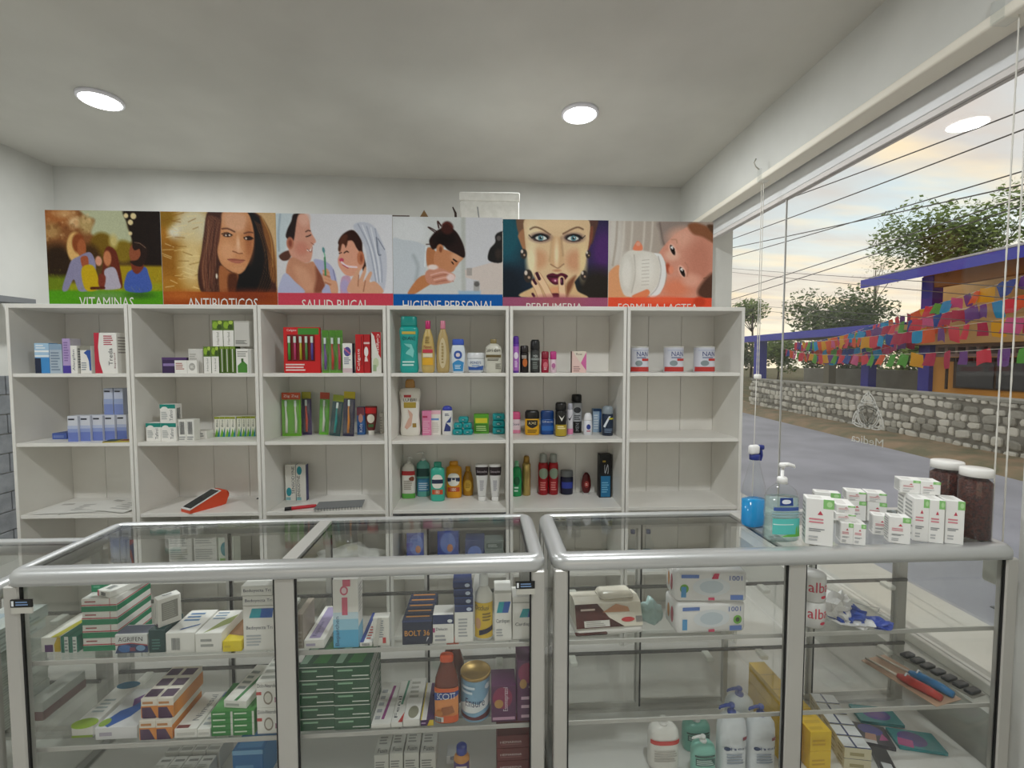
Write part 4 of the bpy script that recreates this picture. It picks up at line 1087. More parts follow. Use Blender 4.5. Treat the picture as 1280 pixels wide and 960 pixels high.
p.poly([(1120, 600), (1040, 640), (960, 760), (1000, 830), (1120, 840)], '#5c4034', 40); p.line([(1080, 620), (1020, 640)], 8, '#7a5544', 10)
for (x, y, q) in ((702, 365, 65), (803, 575, 62)):
    p.ell(x, y, 62, 34, '#eebfae', 14, q); p.ell(x, y + 4, 52, 19, '#2c1c18', 6, q); p.ell(x - 8, y - 22, 11, 14, '#f0ece8', 5, q); p.ell(x + 4, y, 18, 18, '#1a1210', 5); p.ell(x - 2, y - 10, 6, 6, '#f2f0f0', 3)
p.line([(690, 270), (735, 270), (745, 300)], 12, '#c28a74', 12, al=0.8); p.line([(830, 490), (860, 540), (850, 620)], 12, '#c08470', 12, al=0.8)
p.ell(660, 545, 26, 50, '#b45c44', 16, -10); p.ell(690, 560, 26, 40, '#e2957a', 18)
p.poly([(60, 620), (150, 520), (190, 560), (200, 740), (300, 830), (60, 840)], '#dda176', 14)
p.poly([(180, 520), (230, 410), (330, 370), (520, 400), (600, 440), (600, 760), (480, 810), (260, 820), (200, 740), (175, 630)], '#dcd8d0', 10)
p.ell(250, 600, 70, 200, '#cfcbc2', 20); p.ell(250, 600, 54, 170, '#e2dfd8', 40); p.line([(320, 420), (335, 600), (300, 780)], 10, '#bcb7ad', 12); p.ell(440, 560, 90, 140, '#e6e3dc', 70)
for yy in range(470, 720, 34): p.line([(400, yy), (470, yy - 6)], 7, '#c4bfb6', 5)
p.poly([(520, 400), (600, 430), (640, 560), (620, 720), (540, 820), (480, 810), (560, 700), (580, 560), (560, 450)], '#e9e8e8', 8); p.line([(560, 430), (590, 560), (560, 720), (490, 805)], 9, '#b9b4ae', 8)
p.poly([(310, 370), (330, 310), (360, 285), (400, 330), (395, 375)], '#e88a68', 8); p.ell(360, 315, 22, 20, '#f2a890', 10)
p.poly([(300, 820), (400, 770), (460, 750), (480, 790), (420, 840)], '#e38a62', 10)
p.rect(50, 830, 1130, 990, '#e2583c', 6); p.ell(980, 870, 60, 50, '#c84a30', 30); p.ell(600, 850, 220, 30, '#ec6a4a', 40)
p.grain(8)
poster('poster of a baby drinking from a bottle, titled FORMULA LACTEA', 0.658, 1.258, PZ0, 2.298, p, 'FORMULA LACTEA', (168, 962), (888, 962))

# ================================================================== goods on the shelves
W = '#f1efe9'
def med(t=None, c='#2f5f9e', lines='#8f959b'):
    pr = [('l', 0.12, 0.12, 0.8, 0.34, 3, lines)]
    if t: pr.append(('t', t, 0.1, 0.55, 0.9, 0.72, c))
    return pr
def pump_head(col, z0=0.80, zc=0.86, z1=1.0, rc=0.30, rs=0.10, out=0.75, side=1, tip=None):
    def f(mb, hw, h, ry):
        m = M(col, 0.35)
        mb.lathe([(rc * hw, z0 * h), (rc * hw, (z0 + (zc - z0) * 0.8) * h), (rc * 0.8 * hw, zc * h), (rs * hw, zc * h), (rs * hw, (z1 - 0.03) * h)], m, 16)
        zt = (z1 - 0.02) * h; r = 0.13 * hw
        mb.lathe([(rc * 0.62 * hw, zt - 0.03 * h), (rc * 0.72 * hw, zt - 0.005 * h), (rc * 0.6 * hw, zt + 0.02 * h)], m, 14)
        mb.tube([(0, 0, zt), (side * out * 0.5 * hw, -0.05 * hw, zt + 0.004 * h), (side * out * hw, -0.1 * hw, zt - 0.012 * h), (side * out * 1.06 * hw, -0.1 * hw, zt - 0.04 * h)], [r, r * 0.9, r * 0.7, r * 0.5], m, 10)
    return ('pump', f)

# ---- top shelf, family poster unit
carton('tall light and dark blue carton at the shelf end under the family poster', (-2.222, 2.410, 1.449, 0.068, 0.149), .05, '#3f8fd0',
       {'F': [('r', 0, .52, 1, 1, '#a8cbe6'), ('r', 0, .7, 1, .76, '#f2f5f8'), ('r', 0, .55, 1, .6, '#f2f5f8'), ('r', 0, 0, .42, .5, '#14213f'), ('l', .1, .82, .8, .94, 2, '#eaf2f8')]})
carton('grey-blue carton with fine print next to the light and dark blue one', (-2.157, 2.410, 1.449, 0.060, 0.145), .05, '#b3c2cf', {'F': [('r', 0, .8, 1, 1, '#8fa9c2'), ('l', .12, .1, .85, .72, 7, '#7d8fa3')]})
carton('lilac carton with a violet foot under the family poster', (-2.105, 2.410, 1.449, 0.038, 0.172), .06, '#b79fd0', {'F': [('r', 0, 0, 1, .22, '#4b3a9e'), ('l', .2, .35, .8, .9, 8, '#8d72ad')], 'R': [('r', 0, 0, 1, 1, '#c9c4cf')]})
carton('slim white carton with upright dark lettering under the family poster', (-2.067, 2.405, 1.449, 0.031, 0.137), .05, W, {'F': [('tv', 'Alergifen', .3, .1, .75, .85, '#4c4f60')], 'R': [('l', .1, .2, .8, .9, 8, '#8c8f93')]})
carton('white carton with a blue swoosh beside the red-edged one', (-2.015, 2.410, 1.449, 0.051, 0.135), .05, W, {'F': [('p', [(.35, .75), (1, .95), (1, .1), (.85, .1), (.8, .45), (.62, .66)], '#2e55a4'), ('r', 0, .85, 1, 1, '#8f8c80'), ('l', .1, .12, .6, .4, 4, '#9aa0a8')]})
carton('large white carton with a curved red edge under the family poster', (-1.909, 2.400, 1.449, 0.107, 0.200), .075, W, {'F': [('p', [(0, 0), (.34, 0), (.2, .3), (.17, .65), (.24, 1), (0, 1)], '#c4243e'), ('l', .42, .7, .85, .93, 5, '#b8475a'), ('tv', 'Treda', .62, .2, .8, .62, '#5a5a5e'), ('tv', 'Supracid', .85, .12, .95, .5, '#8a4a52')], 'R': [('l', .1, .5, .9, .9, 6, '#b0a9a5')]})
# ---- top shelf, dark-haired woman poster unit
carton('dark purple low carton behind a small white one', (-1.595, 2.420, 1.449, 0.121, 0.079), .06, '#3a2452', {'F': [('r', .05, .45, .55, .62, '#8f7bb0'), ('r', 0, .85, 1, 1, '#54386e')]})
for i, (x, t) in enumerate([((-1.551, 2.400, 1.449, 0.060, 0.064), 'small white carton with fine red print before the purple one'), ((-1.496, 2.400, 1.449, 0.047, 0.064), 'small white carton with a round grey seal beside the leafy boxes')]):
    carton(t, x, .018, W, {'F': [('l', .1, .3, .8, .8, 4, '#b8776c')] if i == 0 else [('e', .5, .5, .32, .3, '#b5b3ac'), ('l', .3, .4, .7, .6, 3, '#f0efe8')]})
carton('plain greyish white carton standing behind the small white cartons', (-1.493, 2.425, 1.449, 0.071, 0.122), .05, '#d7d5cf', {'F': [('l', .1, .1, .6, .8, 8, '#b6b4ad')]})
LEAF = {'F': [('r', 0, .62, 1, 1, '#5c7d1e'), ('e', .3, .82, .26, .13, '#8fb52e'), ('e', .7, .74, .24, .1, '#39540f'), ('e', .75, .92, .2, .07, '#b2cc50'), ('tv', 'Herbal', .4, .08, .62, .55, '#9a9a90')], 'R': [('r', 0, 0, 1, 1, '#4c6a1c'), ('r', .3, .1, .5, .6, '#d8dccb')]}
for x in ((-1.421, 2.400, 1.449, 0.036, 0.133), (-1.383, 2.400, 1.449, 0.036, 0.134)):
    carton('white carton with a green leafy top on the lower tier', x, .05, W, LEAF, group='leafy herbal cartons')
for x in ((-1.351, 2.402, 1.449, 0.023, 0.134), (-1.326, 2.402, 1.449, 0.023, 0.134), (-1.299, 2.402, 1.449, 0.026, 0.134)):
    carton('narrow green carton edge with a pale stripe on the lower tier', x, .05, '#4c6a1c', {'F': [('r', .42, .05, .62, .9, '#d9dccd'), ('r', 0, .9, 1, 1, '#7d9a34')]}, group='leafy herbal cartons')
carton('white carton with a green hill picture at the leafy stack end', (-1.246, 2.402, 1.449, 0.072, 0.122), .05, W, {'F': [('p', [(.1, .02), (.75, .02), (.75, .35), (.5, .5), (.3, .42), (.1, .3)], '#4c8c34'), ('r', .35, .45, .5, .6, '#3a5f2a'), ('l', .1, .68, .9, .9, 3, '#a4a59c'), ('r', .82, 0, 1, 1, '#cfcfc8')]})
zt_ = (-1.421, 2.400, 1.449, 0.035, 0.133); zt_ = zt_[2] + zt_[4] + .0005
for x, t in (((-1.370, 2.405, 1.449, 0.051, 0.263), 'at the free end'), ((-1.317, 2.405, 1.449, 0.051, 0.263), 'beside the tall grey carton')):
    carton('white carton with a green leafy top on the upper tier, ' + t, (x[0], x[1], zt_, x[3], x[4] - (zt_ - x[2])), .045, W, LEAF, group='leafy herbal cartons')
x = (-1.253, 2.405, 1.449, 0.074, 0.261)
carton('tall pale grey carton beside the upper leafy cartons', (x[0], x[1], zt_, x[3], x[4] - (zt_ - x[2])), .045, '#cfcdc6', {'F': [('l', .1, .1, .9, .24, 4, '#6d6f68'), ('r', 0, .95, 1, 1, '#b5b3aa')]})
# ---- top shelf, toothbrushing poster unit
def brush_pack(label, b, card, panel, cols, rz=0, name='toothbrush_pack', text=None, group=None, lean=0):
    x, y, z, w, h = b
    e = empty(name, (x, y, z), rz, label, 'toothbrush pack', group)
    if lean: e.rotation_euler = (0, lean, rz); e.location.z += w / 2 * math.sin(lean)
    mb = MB(); c_ = min(.008, w * .2)
    mb.prism([(-w / 2, 0), (w / 2, 0), (w / 2, h - c_), (w / 2 - c_, h), (-w / 2 + c_, h), (-w / 2, h - c_)], .012, .015, M(card, .5))
    pr = [('r', 0, .84, 1, 1, panel)] + ([('t', text, .1, .88, .9, .95, '#f4f2ee')] if text else [])
    print_on(mb, pr, lambda u, v, o: (-w / 2 + u * w, .012 - o, v * h)); mb.build('card', e)
    n = len(cols)
    for i, c2 in enumerate(cols):
        xx = -w / 2 + w * (i + .5) / n; r = min(.006, w / n * .25)
        mb = MB(); mb.tube([(xx, .006, h * .08), (xx + r * .4, .005, h * .35), (xx - r * .3, .006, h * .6), (xx, .006, h * .82)], [r, r * 1.15, r * .7, r * .6], M(c2, .35), 8)
        br = mb.build('toothbrush', e)
        mb = MB(); mb.box(xx - r * .9, .001, h * .68, xx + r * .9, .006, h * .82, M('#e6efe9', .5), .001); mb.build('bristles', br)
    mb = MB(); mb.rbox(-w * .45, .0, h * .05, w * .45, .0115, h * .86, CLEAR, .005, 2); mb.build('blister', e)
    return e
b = (-0.963, 2.410, 1.449, 0.182, 0.231)
e = empty('toothbrush_pack', (b[0], b[1], b[2]), 0, 'wide red toothbrush value pack with five brushes in a window', 'toothbrush pack')
mb = MB(); w, h = b[3], b[4]
mb.box(-w / 2, 0.006, 0, w / 2, .022, h, M('#d0181c', .45), .002)
print_on(mb, [('r', .40, .84, .97, .98, '#3f8a2c'), ('r', .1, .26, .86, .84, '#7a0f12'), ('t', 'Colgate', .1, .9, .36, .96, '#f2e6e2'), ('l', .05, .05, .6, .2, 3, '#f0d4d0')], lambda u, v, o: (-w / 2 + u * w, .006 - o, v * h)); mb.build('card', e)
for i, c2 in enumerate(['#4c9a3a', '#c03c6a', '#b8a82c', '#5a8a4c', '#5a4c9a']):
    xx = -w / 2 + w * (.17 + i * .155)
    mb = MB(); mb.tube([(xx, .002, h * .29), (xx, .001, h * .5), (xx, .002, h * .8)], [.006, .0065, .004], M(c2, .35), 8); br = mb.build('toothbrush', e)
    mb = MB(); mb.box(xx - .006, -.004, h * .66, xx + .006, .002, h * .8, M('#cfe0d4', .5), .001); mb.build('bristles', br)
for i, x in enumerate(((-0.847, 2.410, 1.449, 0.034, 0.217), (-0.811, 2.410, 1.449, 0.034, 0.217), (-0.777, 2.410, 1.449, 0.032, 0.217))):
    brush_pack(['violet', 'orange-red', 'crimson'][i] + ' handled toothbrush on a narrow green card', x, '#6ba63a', '#4f8a28', [['#7a5aa0', '#c8452e', '#c23a56'][i]], group='narrow green toothbrush packs')
carton('white carton with a violet planet picture under the toothbrushing poster', (-0.730, 2.395, 1.449, 0.048, 0.150), .04, W, {'F': [('e', .5, .72, .36, .16, '#5a4f9a'), ('p', [(.15, .8), (.85, .6), (.85, .66), (.15, .86)], '#c8688a'), ('l', .15, .3, .85, .52, 4, '#8a8fa4'), ('r', 0, .02, 1, .16, '#d9bfc4')], 'R': [('r', 0, 0, 1, 1, '#2c3350')]})
carton('bright red toothpaste carton with upright white lettering', (-0.671, 2.400, 1.449, 0.040, 0.195), .035, '#c4161c', {'F': [('tv', 'Colgate', .2, .06, .62, .62, '#f6f2ee'), ('r', .72, .2, .85, .95, '#8c0f14')]}, cat='box')
carton('red toothpaste carton with a white tooth picture', (-0.634, 2.400, 1.449, 0.030, 0.195), .035, '#b81a20', {'F': [('e', .4, .55, .34, .13, '#f2ece8'), ('p', [(.1, .3), (.7, .3), (.5, .42), (.2, .42)], '#f0dcd8'), ('r', 0, .75, 1, .8, '#e8c8c4')]})
carton('white toothpaste carton with a big red corner curve', (-0.587, 2.400, 1.449, 0.048, 0.207), .035, '#e6e4dc', {'F': [('p', [(0, 1), (1, 1), (1, .35), (.75, .45), (.5, .65), (.3, .9)], '#b8181e'), ('td', 'Colgate', .5, .48, .85, .95, '#f6efe9'), ('e', .45, .25, .3, .12, '#c9d3b0'), ('r', .15, .04, .5, .2, '#9fb58c')]})
# ---- top shelf, face-washing poster unit
vessel('shampoo_bottle', 'tall teal shampoo bottle with waisted body under the face-washing poster', 'bottle', (-0.427, 2.410, 1.449, 0.098, 0.288),
       [('body', [(.80, 0), (.9, .015), (.97, .08), (.9, .3), (.86, .45), (.93, .6), (1, .72), (.97, .78), (.86, .82)], '#1fa39b'), ('cap', [(.82, .822), (.84, .85), (.84, .985), (.78, 1)], '#159087')],
       [(.1, .78, 55, None, [('r', .2, .86, .85, .93, '#c9b04a'), ('t', 'ADVANCE', .18, .70, .85, .8, '#0a4a52'), ('p', [(.3, .62), (.55, .5), (.4, .36), (.68, .25), (.78, .42), (.6, .6)], '#7fd0c8'), ('l', .2, .04, .8, .16, 2, '#c8efe8')])], ry=.5, n=3)
OIL = [(.7, 0), (.86, .02), (.96, .1), (.98, .3), (.88, .55), (.66, .72), (.42, .81), (.36, .84)]
vessel('oil_bottle', 'amber baby oil bottle with magenta cap and yellow label', 'bottle', (-0.330, 2.405, 1.449, 0.071, 0.267), [('body', OIL, '#c9ad68'), ('cap', [(.36, .84), (.38, .86), (.36, .99), (.3, 1)], '#c0246a')],
       [(.12, .72, 60, None, [('r', .1, .05, .9, .28, '#e8b02c'), ('e', .5, .16, .22, .1, '#c8862a'), ('r', .1, .44, .9, .55, '#c83a4c'), ('t', 'Mennen', .2, .58, .8, .68, '#9a4a3c'), ('r', .15, .3, .85, .42, '#e8dcc0'), ('l', .3, .75, .7, .95, 4, '#8c7440')])], ry=.62)
vessel('oil_bottle', 'plain tan oil bottle with pale pink cap', 'bottle', (-0.254, 2.410, 1.449, 0.070, 0.267), [('body', OIL, '#b9a06a'), ('cap', [(.36, .84), (.38, .86), (.36, .99), (.3, 1)], '#d8849a')],
       [(.06, .7, 50, None, [('e', .5, .5, .34, .46, '#d0c09a'), ('l', .4, .2, .6, .8, 7, '#a88f5c')])], ry=.62)
vessel('lotion_bottle', 'white and blue lotion bottle with flat blue cap', 'bottle', (-0.176, 2.410, 1.449, 0.072, 0.173), [('body', [(.7, 0), (.8, .02), (.9, .2), (1, .5), (.98, .7), (.86, .8), (.8, .82)], '#dfe8f0'), ('cap', [(.8, .822), (.84, .85), (.82, .97), (.74, 1)], '#3f5fc0')],
       [(.05, .78, 60, None, [('p', [(.1, .0), (.9, .0), (.95, .35), (.5, .45), (.05, .3)], '#3a8fc8'), ('e', .5, .66, .24, .17, '#2f56a8'), ('e', .5, .66, .1, .08, '#e8d8d8'), ('l', .3, .1, .7, .25, 3, '#cfe6f4')])], ry=.5, n=2.5)
vessel('cream_jar', 'squat white cream jar with a blue lower band', 'jar', (-0.085, 2.395, 1.449, 0.093, 0.103), [('body', [(.72, 0), (.86, .05), (.98, .3), (1, .55), (.96, .68), (.94, .7)], '#dfe3e6'), ('lid', [(.97, .70), (.99, .74), (.97, .96), (.9, 1)], '#e4e6e8')],
       [(.08, .66, 62, None, [('t', "POND'S", .22, .62, .78, .86, '#3a5a96'), ('p', [(.05, .1), (.95, .1), (.95, .5), (.5, .34), (.05, .4)], '#3a62b0'), ('r', .3, .42, .7, .54, '#9fb4d4')])])
vessel('lotion_bottle', 'beige-white lotion bottle with brown cap and brown band', 'bottle', (0.006, 2.400, 1.449, 0.085, 0.173), [('body', [(.88, 0), (.97, .02), (1, .1), (1, .66), (.94, .76), (.6, .84), (.38, .87)], '#cfcdbf'), ('cap', [(.36, .87), (.38, .88), (.38, .99), (.33, 1)], '#8a7a4c')],
       [(.06, .78, 62, None, [('t', 'Lubriderm', .12, .78, .88, .92, '#2f2c28'), ('r', .05, .55, .95, .66, '#6a5a34'), ('l', .2, .42, .8, .5, 2, '#6e6a5c'), ('l', .55, .08, .95, .3, 4, '#8f8c80')])], ry=.55, n=3)
# ---- top shelf, perfume poster unit
CANP = [(.88, 0), (.97, .01), (.97, .76), (.9, .79)]
vessel('deodorant_can', 'slim purple deodorant spray can with pink label', 'deodorant', (0.121, 2.390, 1.449, 0.033, 0.188), [('body', CANP, '#6a3aa6'), ('cap', [(.93, .79), (.95, .8), (.92, .95), (.7, 1)], '#5a2f9a')], [(.06, .72, 70, '#b06ac4', [('e', .5, .62, .3, .14, '#f0e4f4'), ('l', .3, .15, .7, .4, 4, '#efd8f2')])])
vessel('deodorant_can', 'short black deodorant with an orange swirl', 'deodorant', (0.165, 2.400, 1.449, 0.045, 0.140), [('body', [(.9, 0), (1, .02), (1, .7), (.92, .74)], '#1a1412'), ('cap', [(.94, .74), (.96, .76), (.94, .97), (.8, 1)], '#221c1a')], [(.08, .66, 60, None, [('e', .55, .5, .26, .26, '#c4682a'), ('e', .5, .5, .12, .13, '#1c1412'), ('l', .2, .78, .8, .95, 2, '#d8cfc4')])])
vessel('deodorant_can', 'black and grey deodorant spray can with domed cap', 'deodorant', (0.222, 2.405, 1.449, 0.051, 0.171), [('body', [(.9, 0), (.98, .01), (.98, .66), (.92, .7)], '#2b2c2a'), ('cap', [(.95, .70), (.96, .72), (.93, .94), (.72, 1)], '#17181a')], [(.06, .64, 65, '#3d403e', [('r', 0, .55, 1, .66, '#8f9692'), ('t', 'MEN', .3, .7, .7, .82, '#cfd4d0'), ('l', .25, .12, .75, .45, 4, '#7e8580')])])
vessel('roll_on', 'crimson roll-on deodorant beside the black can', 'deodorant', (0.273, 2.400, 1.449, 0.041, 0.111), [('body', [(.8, 0), (.95, .03), (1, .3), (.9, .6), (.85, .64)], '#a81c3a'), ('cap', [(.9, .64), (.95, .68), (.93, .94), (.7, 1)], '#8c1430')], [(.1, .58, 55, None, [('e', .5, .55, .3, .3, '#d0707c'), ('l', .3, .1, .7, .3, 2, '#f0d0d4')])])
vessel('roll_on', 'white roll-on deodorant with magenta cap', 'deodorant', (0.315, 2.400, 1.449, 0.036, 0.111), [('body', [(.8, 0), (.95, .03), (.98, .3), (.9, .58), (.85, .62)], '#e6cdd8'), ('cap', [(.9, .62), (.95, .66), (.93, .94), (.7, 1)], '#c23a86')], [(.1, .56, 55, None, [('e', .5, .5, .3, .25, '#b86a9c'), ('l', .3, .1, .7, .25, 2, '#a48494')])])
carton('small pink and cream perfume carton with a pale triangle', (0.449, 2.410, 1.449, 0.075, 0.111), .04, '#e8c8c0', {'F': [('p', [(.05, 1), (1, 1), (.6, .45)], '#e6dccb'), ('p', [(1, .95), (1, .1), (.62, .45)], '#d86aa6'), ('t', 'Rose', .3, .82, .7, .92, '#6a4a4c'), ('l', .1, .06, .6, .3, 3, '#b08a86')], 'L': [('r', 0, 0, 1, 1, '#5a3a34')]}, name='perfume_box')
# ---- top shelf, baby poster unit
for x, t in (((0.779, 2.410, 1.449, 0.096, 0.137), 'against the partition'), ((0.965, 2.410, 1.449, 0.103, 0.138), 'between two others'), ((1.132, 2.410, 1.449, 0.108, 0.138), 'nearest the window')):
    vessel('formula_can', 'white infant formula can with blue lettering, ' + t, 'can', x, [('body', [(.97, 0), (1, .01), (1, .03), (.98, .05), (.98, .93), (1, .95)], '#d9dbe4'), ('lid', [(1.0, .95), (1.01, .955), (1.01, .985), (.95, 1)], '#c9c6bf')],
           [(.04, .92, 80, None, [('r', 0, 0, 1, .2, '#c43a34'), ('t', 'NAN', .3, .66, .76, .86, '#23357e'), ('r', .5, .46, .86, .56, '#c8322c'), ('e', .38, .36, .14, .12, '#8d9a9c'), ('l', .3, .58, .7, .62, 1, '#6d78a0'), ('r', .15, .9, .9, .93, '#b8c0d8')])], group='infant formula cans')

# ---- middle shelf, family poster unit
LB = {'F': [('r', 0, 0, 1, .36, '#6f80c4'), ('r', 0, .36, 1, .5, '#93a2d2'), ('r', 0, .5, 1, .62, '#b9c3de'), ('r', .1, .84, .7, .90, '#2b2d3a')], 'L': [('r', 0, 0, 1, .36, '#6f80c4'), ('r', 0, .36, 1, .55, '#a9b4d8')]}
bx = (-2.106, 2.426, 1.105, 0.049, 0.129)
for i in range(5):
    carton('white carton shading to periwinkle blue, ' + ['first', 'second', 'third', 'fourth', 'fifth'][i] + ' from the flat blue carton', (bx[0] + i * (bx[3] + .0012), bx[1] + i * .012, bx[2], bx[3], bx[4]), .06, '#d5d8e2', LB, group='blue shaded cartons')
zt_ = bx[2] + bx[4] + .0005
for i in range(2):
    carton(['blue shaded white carton standing on top of the row', 'blue shaded white carton atop the row, nearer the partition'][i], (bx[0] + (3 + i) * (bx[3] + .0012) - .012, bx[1] + .05, zt_, bx[3] * .92, .135), .05, '#c3cade', {'F': [('r', 0, 0, 1, .4, '#7f8fc6'), ('r', 0, .4, 1, .6, '#9fadd2'), ('r', .1, .86, .7, .91, '#33353f')]}, group='blue shaded cartons')
carton('flat blue carton lying at the end of the blue shaded row', (-2.242, 2.503, 1.105, 0.072, 0.031), .09, '#4f66b0', {'F': [('l', .1, .3, .9, .6, 2, '#8fa0d0')], 'T': [('l', .1, .2, .8, .6, 4, '#7488c4')]})
carton('white carton with a blue side at the shelf partition', (-1.969, 2.568, 1.105, 0.025, 0.120), .05, W, {'F': [('r', .7, 0, 1, 1, '#3a63b8'), ('l', .1, .2, .6, .8, 5, '#9aa4b0')]})
mb = MB(); mb.box(-.06, -.035, 0, .06, .035, .006, M('#b4a43a', .5), .001); print_on(mb, [('r', 0, 0, .45, 1, '#3c4a34'), ('r', .55, .2, .95, .8, '#8c3c2c')], lambda u, v, o: (-.06 + u * .12, -.035 + v * .07, .006 + o)); mb.build('sachet', loc=(-1.876, 2.425, SZ[1]), rz=.15, label='flat olive and yellow sachet lying before the blue shaded cartons', cat='sachet')
# ---- middle shelf, dark-haired woman poster unit
TL = {'F': [('r', 0, .78, 1, 1, '#128a7c'), ('e', .3, .76, .22, .12, '#f1f0ea'), ('tv', 'Tafirol', .62, .12, .82, .7, '#6a6f72'), ('l', .1, .2, .5, .6, 6, '#b6bab8')], 'R': [('b', .2, .2, .7, .8, '#55585a')]}
q = (-1.709, 2.419, 1.105, 0.073, 0.092); q2 = (-1.632, 2.415, 1.105, 0.074, 0.092)
for b in (q, q2): carton('white carton with teal top band on the lower tier' + (', beside the bar-coded ends' if b is q2 else ', at the free end'), b, .06, W, TL, group='teal-topped cartons')
u = (-1.764, 2.620, 1.105, 0.076, 0.174)
carton('white carton with teal top band standing alone on two others', (q2[0] - .004, q2[1] + .004, q[2] + q[4] + .0005, u[3], q[4] * 1.02), .05, W, TL, group='teal-topped cartons')
cx_ = q2[0] + q2[3] / 2 + .003
for k in range(2):
    carton('white carton end with a bar code beside the teal-topped cartons', (cx_ + .019, q2[1] + .012, SZ[1], .038, .108), .05, '#ecebe4', {'F': [('b', .2, .3, .8, .9, '#6d6f70'), ('l', .1, .05, .9, .2, 2, '#a0a2a2')]}, group='bar-coded carton ends')
    cx_ += .0395
g0 = (-1.427, 2.545, 1.105, 0.110, 0.107); g1 = (-1.321, 2.554, 1.105, 0.098, 0.108)
cx_ -= .035; fw_ = g0[0] - g0[3] / 2 - .004 - cx_
carton('flat white carton with a bar code beside the lime-edged row', (cx_ + fw_ / 2, q2[1] + .066, SZ[1], fw_, .042), .06, W, {'F': [('b', .1, .2, .25, .8, '#6d6f70'), ('l', .3, .3, .85, .7, 2, '#8c8f90')]})
LG = {'F': [('p', [(0, 0), (.9, 0), (.45, .42)], '#6fae2c'), ('p', [(.5, 0), (1, 0), (1, .5)], '#2f7f8a'), ('r', 0, .9, 1, 1, '#8f9a1c'), ('tv', 'Bio', .35, .5, .7, .86, '#6a7264')]}
for g in (g0, g1):
    for k in range(4):
        ww = g[3] / 4
        carton('slim lime-edged white carton in a tight row', (g[0] - g[3] / 2 + (k + .5) * ww, g[1], g[2], ww - .0012, g[4]), .06, '#e9e8da' if g is g0 else '#dfe0d0', LG, group='lime-edged cartons')
# ---- middle shelf, toothbrushing poster unit
brush_pack('twin toothbrush pack on an orange and green card', (-1.082, 2.544, 1.105, 0.099, 0.235), '#7dc63a', '#c8502a', ['#eef0e4', '#e6ead8'], text='Zig Zag')
brush_pack('toothbrush with coral handle on a purple card', (-1.015, 2.581, 1.105, 0.049, 0.236), '#4a3a66', '#a8a23a', ['#d8604a'])
brush_pack('toothbrush with pale handle on a bright green card', (-0.925, 2.577, 1.105, 0.051, 0.232), '#6fbf3a', '#b8503a', ['#e4e8d8'], lean=.05)
brush_pack('leaning toothbrush with teal handle on a dark card', (-0.847, 2.521, 1.105, 0.057, 0.221), '#274a4c', '#9aa83a', ['#2f9a94'], lean=.12)
brush_pack('toothbrush with orange handle on a navy card with yellow top', (-0.774, 2.518, 1.105, 0.059, 0.240), '#2f2c48', '#c8b830', ['#d88a3c'], lean=.05)
carton('small blue and red child toothpaste carton', (-0.721, 2.582, 1.105, 0.041, 0.152), .03, '#3a6fb0', {'F': [('r', 0, .7, 1, 1, '#8c4a56'), ('e', .5, .6, .3, .16, '#d8a090'), ('r', .1, .1, .9, .35, '#2b5296'), ('tv', 'Kids', .3, .1, .7, .4, '#dfe8f4')]})
vessel('toothpaste_tube', 'red toothpaste tube standing on its white cap', 'tube', (-0.663, 2.566, 1.105, 0.065, 0.158), [('body', [(.5, .16), (.62, .2), (.86, .5), (1, .8), (1, .97), (.98, 1)], '#6a1c18'), ('cap', [(.44, 0), (.5, .01), (.5, .155), (.46, .16)], '#e8e6de')], [(.25, .95, 60, None, [('r', 0, .72, 1, 1, '#cc1c20'), ('e', .5, .46, .34, .22, '#e8e0d0'), ('e', .52, .46, .22, .14, '#5a1a16'), ('r', .2, .04, .8, .18, '#3f6a3a')])], ry=.35)
carton('pale carton tucked against the partition under the toothbrushing poster', (-0.619, 2.620, 1.105, 0.017, 0.116), .04, '#d9d5cb', {'F': [('l', .1, .1, .9, .8, 6, '#b0aca2')]})
# ---- middle shelf, face-washing poster unit
vessel('lotion_bottle', 'large white lotion bottle with gold flip cap', 'bottle', (-0.447, 2.530, 1.105, 0.117, 0.305), [('body', [(.8, 0), (.88, .015), (.92, .1), (.82, .35), (.88, .6), (1, .76), (.9, .83), (.5, .85)], '#f0ece2'), ('cap', [(.42, .85), (.46, .86), (.42, .96), (.3, 1)], '#b98a4a')],
       [(.08, .8, 60, None, [('r', .3, .84, .55, .9, '#c43a3a'), ('t', 'LUBRI', .25, .74, .8, .81, '#3a3530'), ('r', .25, .58, .8, .72, '#b49a3a'), ('p', [(.3, .1), (.5, .35), (.45, .55), (.62, .42), (.55, .15), (.42, .05)], '#e0b4a0'), ('r', .6, .1, .8, .2, '#a8863a')])], ry=.5, n=2.6)
carton('pink dotted sanitary pack beside the large white lotion bottle', (-0.359, 2.553, 1.105, 0.048, 0.132), .05, '#e88ab4', {'F': [('r', .05, .72, .6, .8, '#c43a66'), ('l', .1, .1, .9, .6, 7, '#f2b8d0')]}, name='sanitary_pack', cat='pack')
carton('white carton with blue strip beside the pink pack', (-0.309, 2.565, 1.105, 0.052, 0.134), .05, '#e9e4dc', {'F': [('r', 0, .6, .8, .68, '#6f9ad0'), ('r', 0, .85, 1, 1, '#e8b8c4'), ('l', .1, .1, .8, .5, 6, '#cfcac0')]})
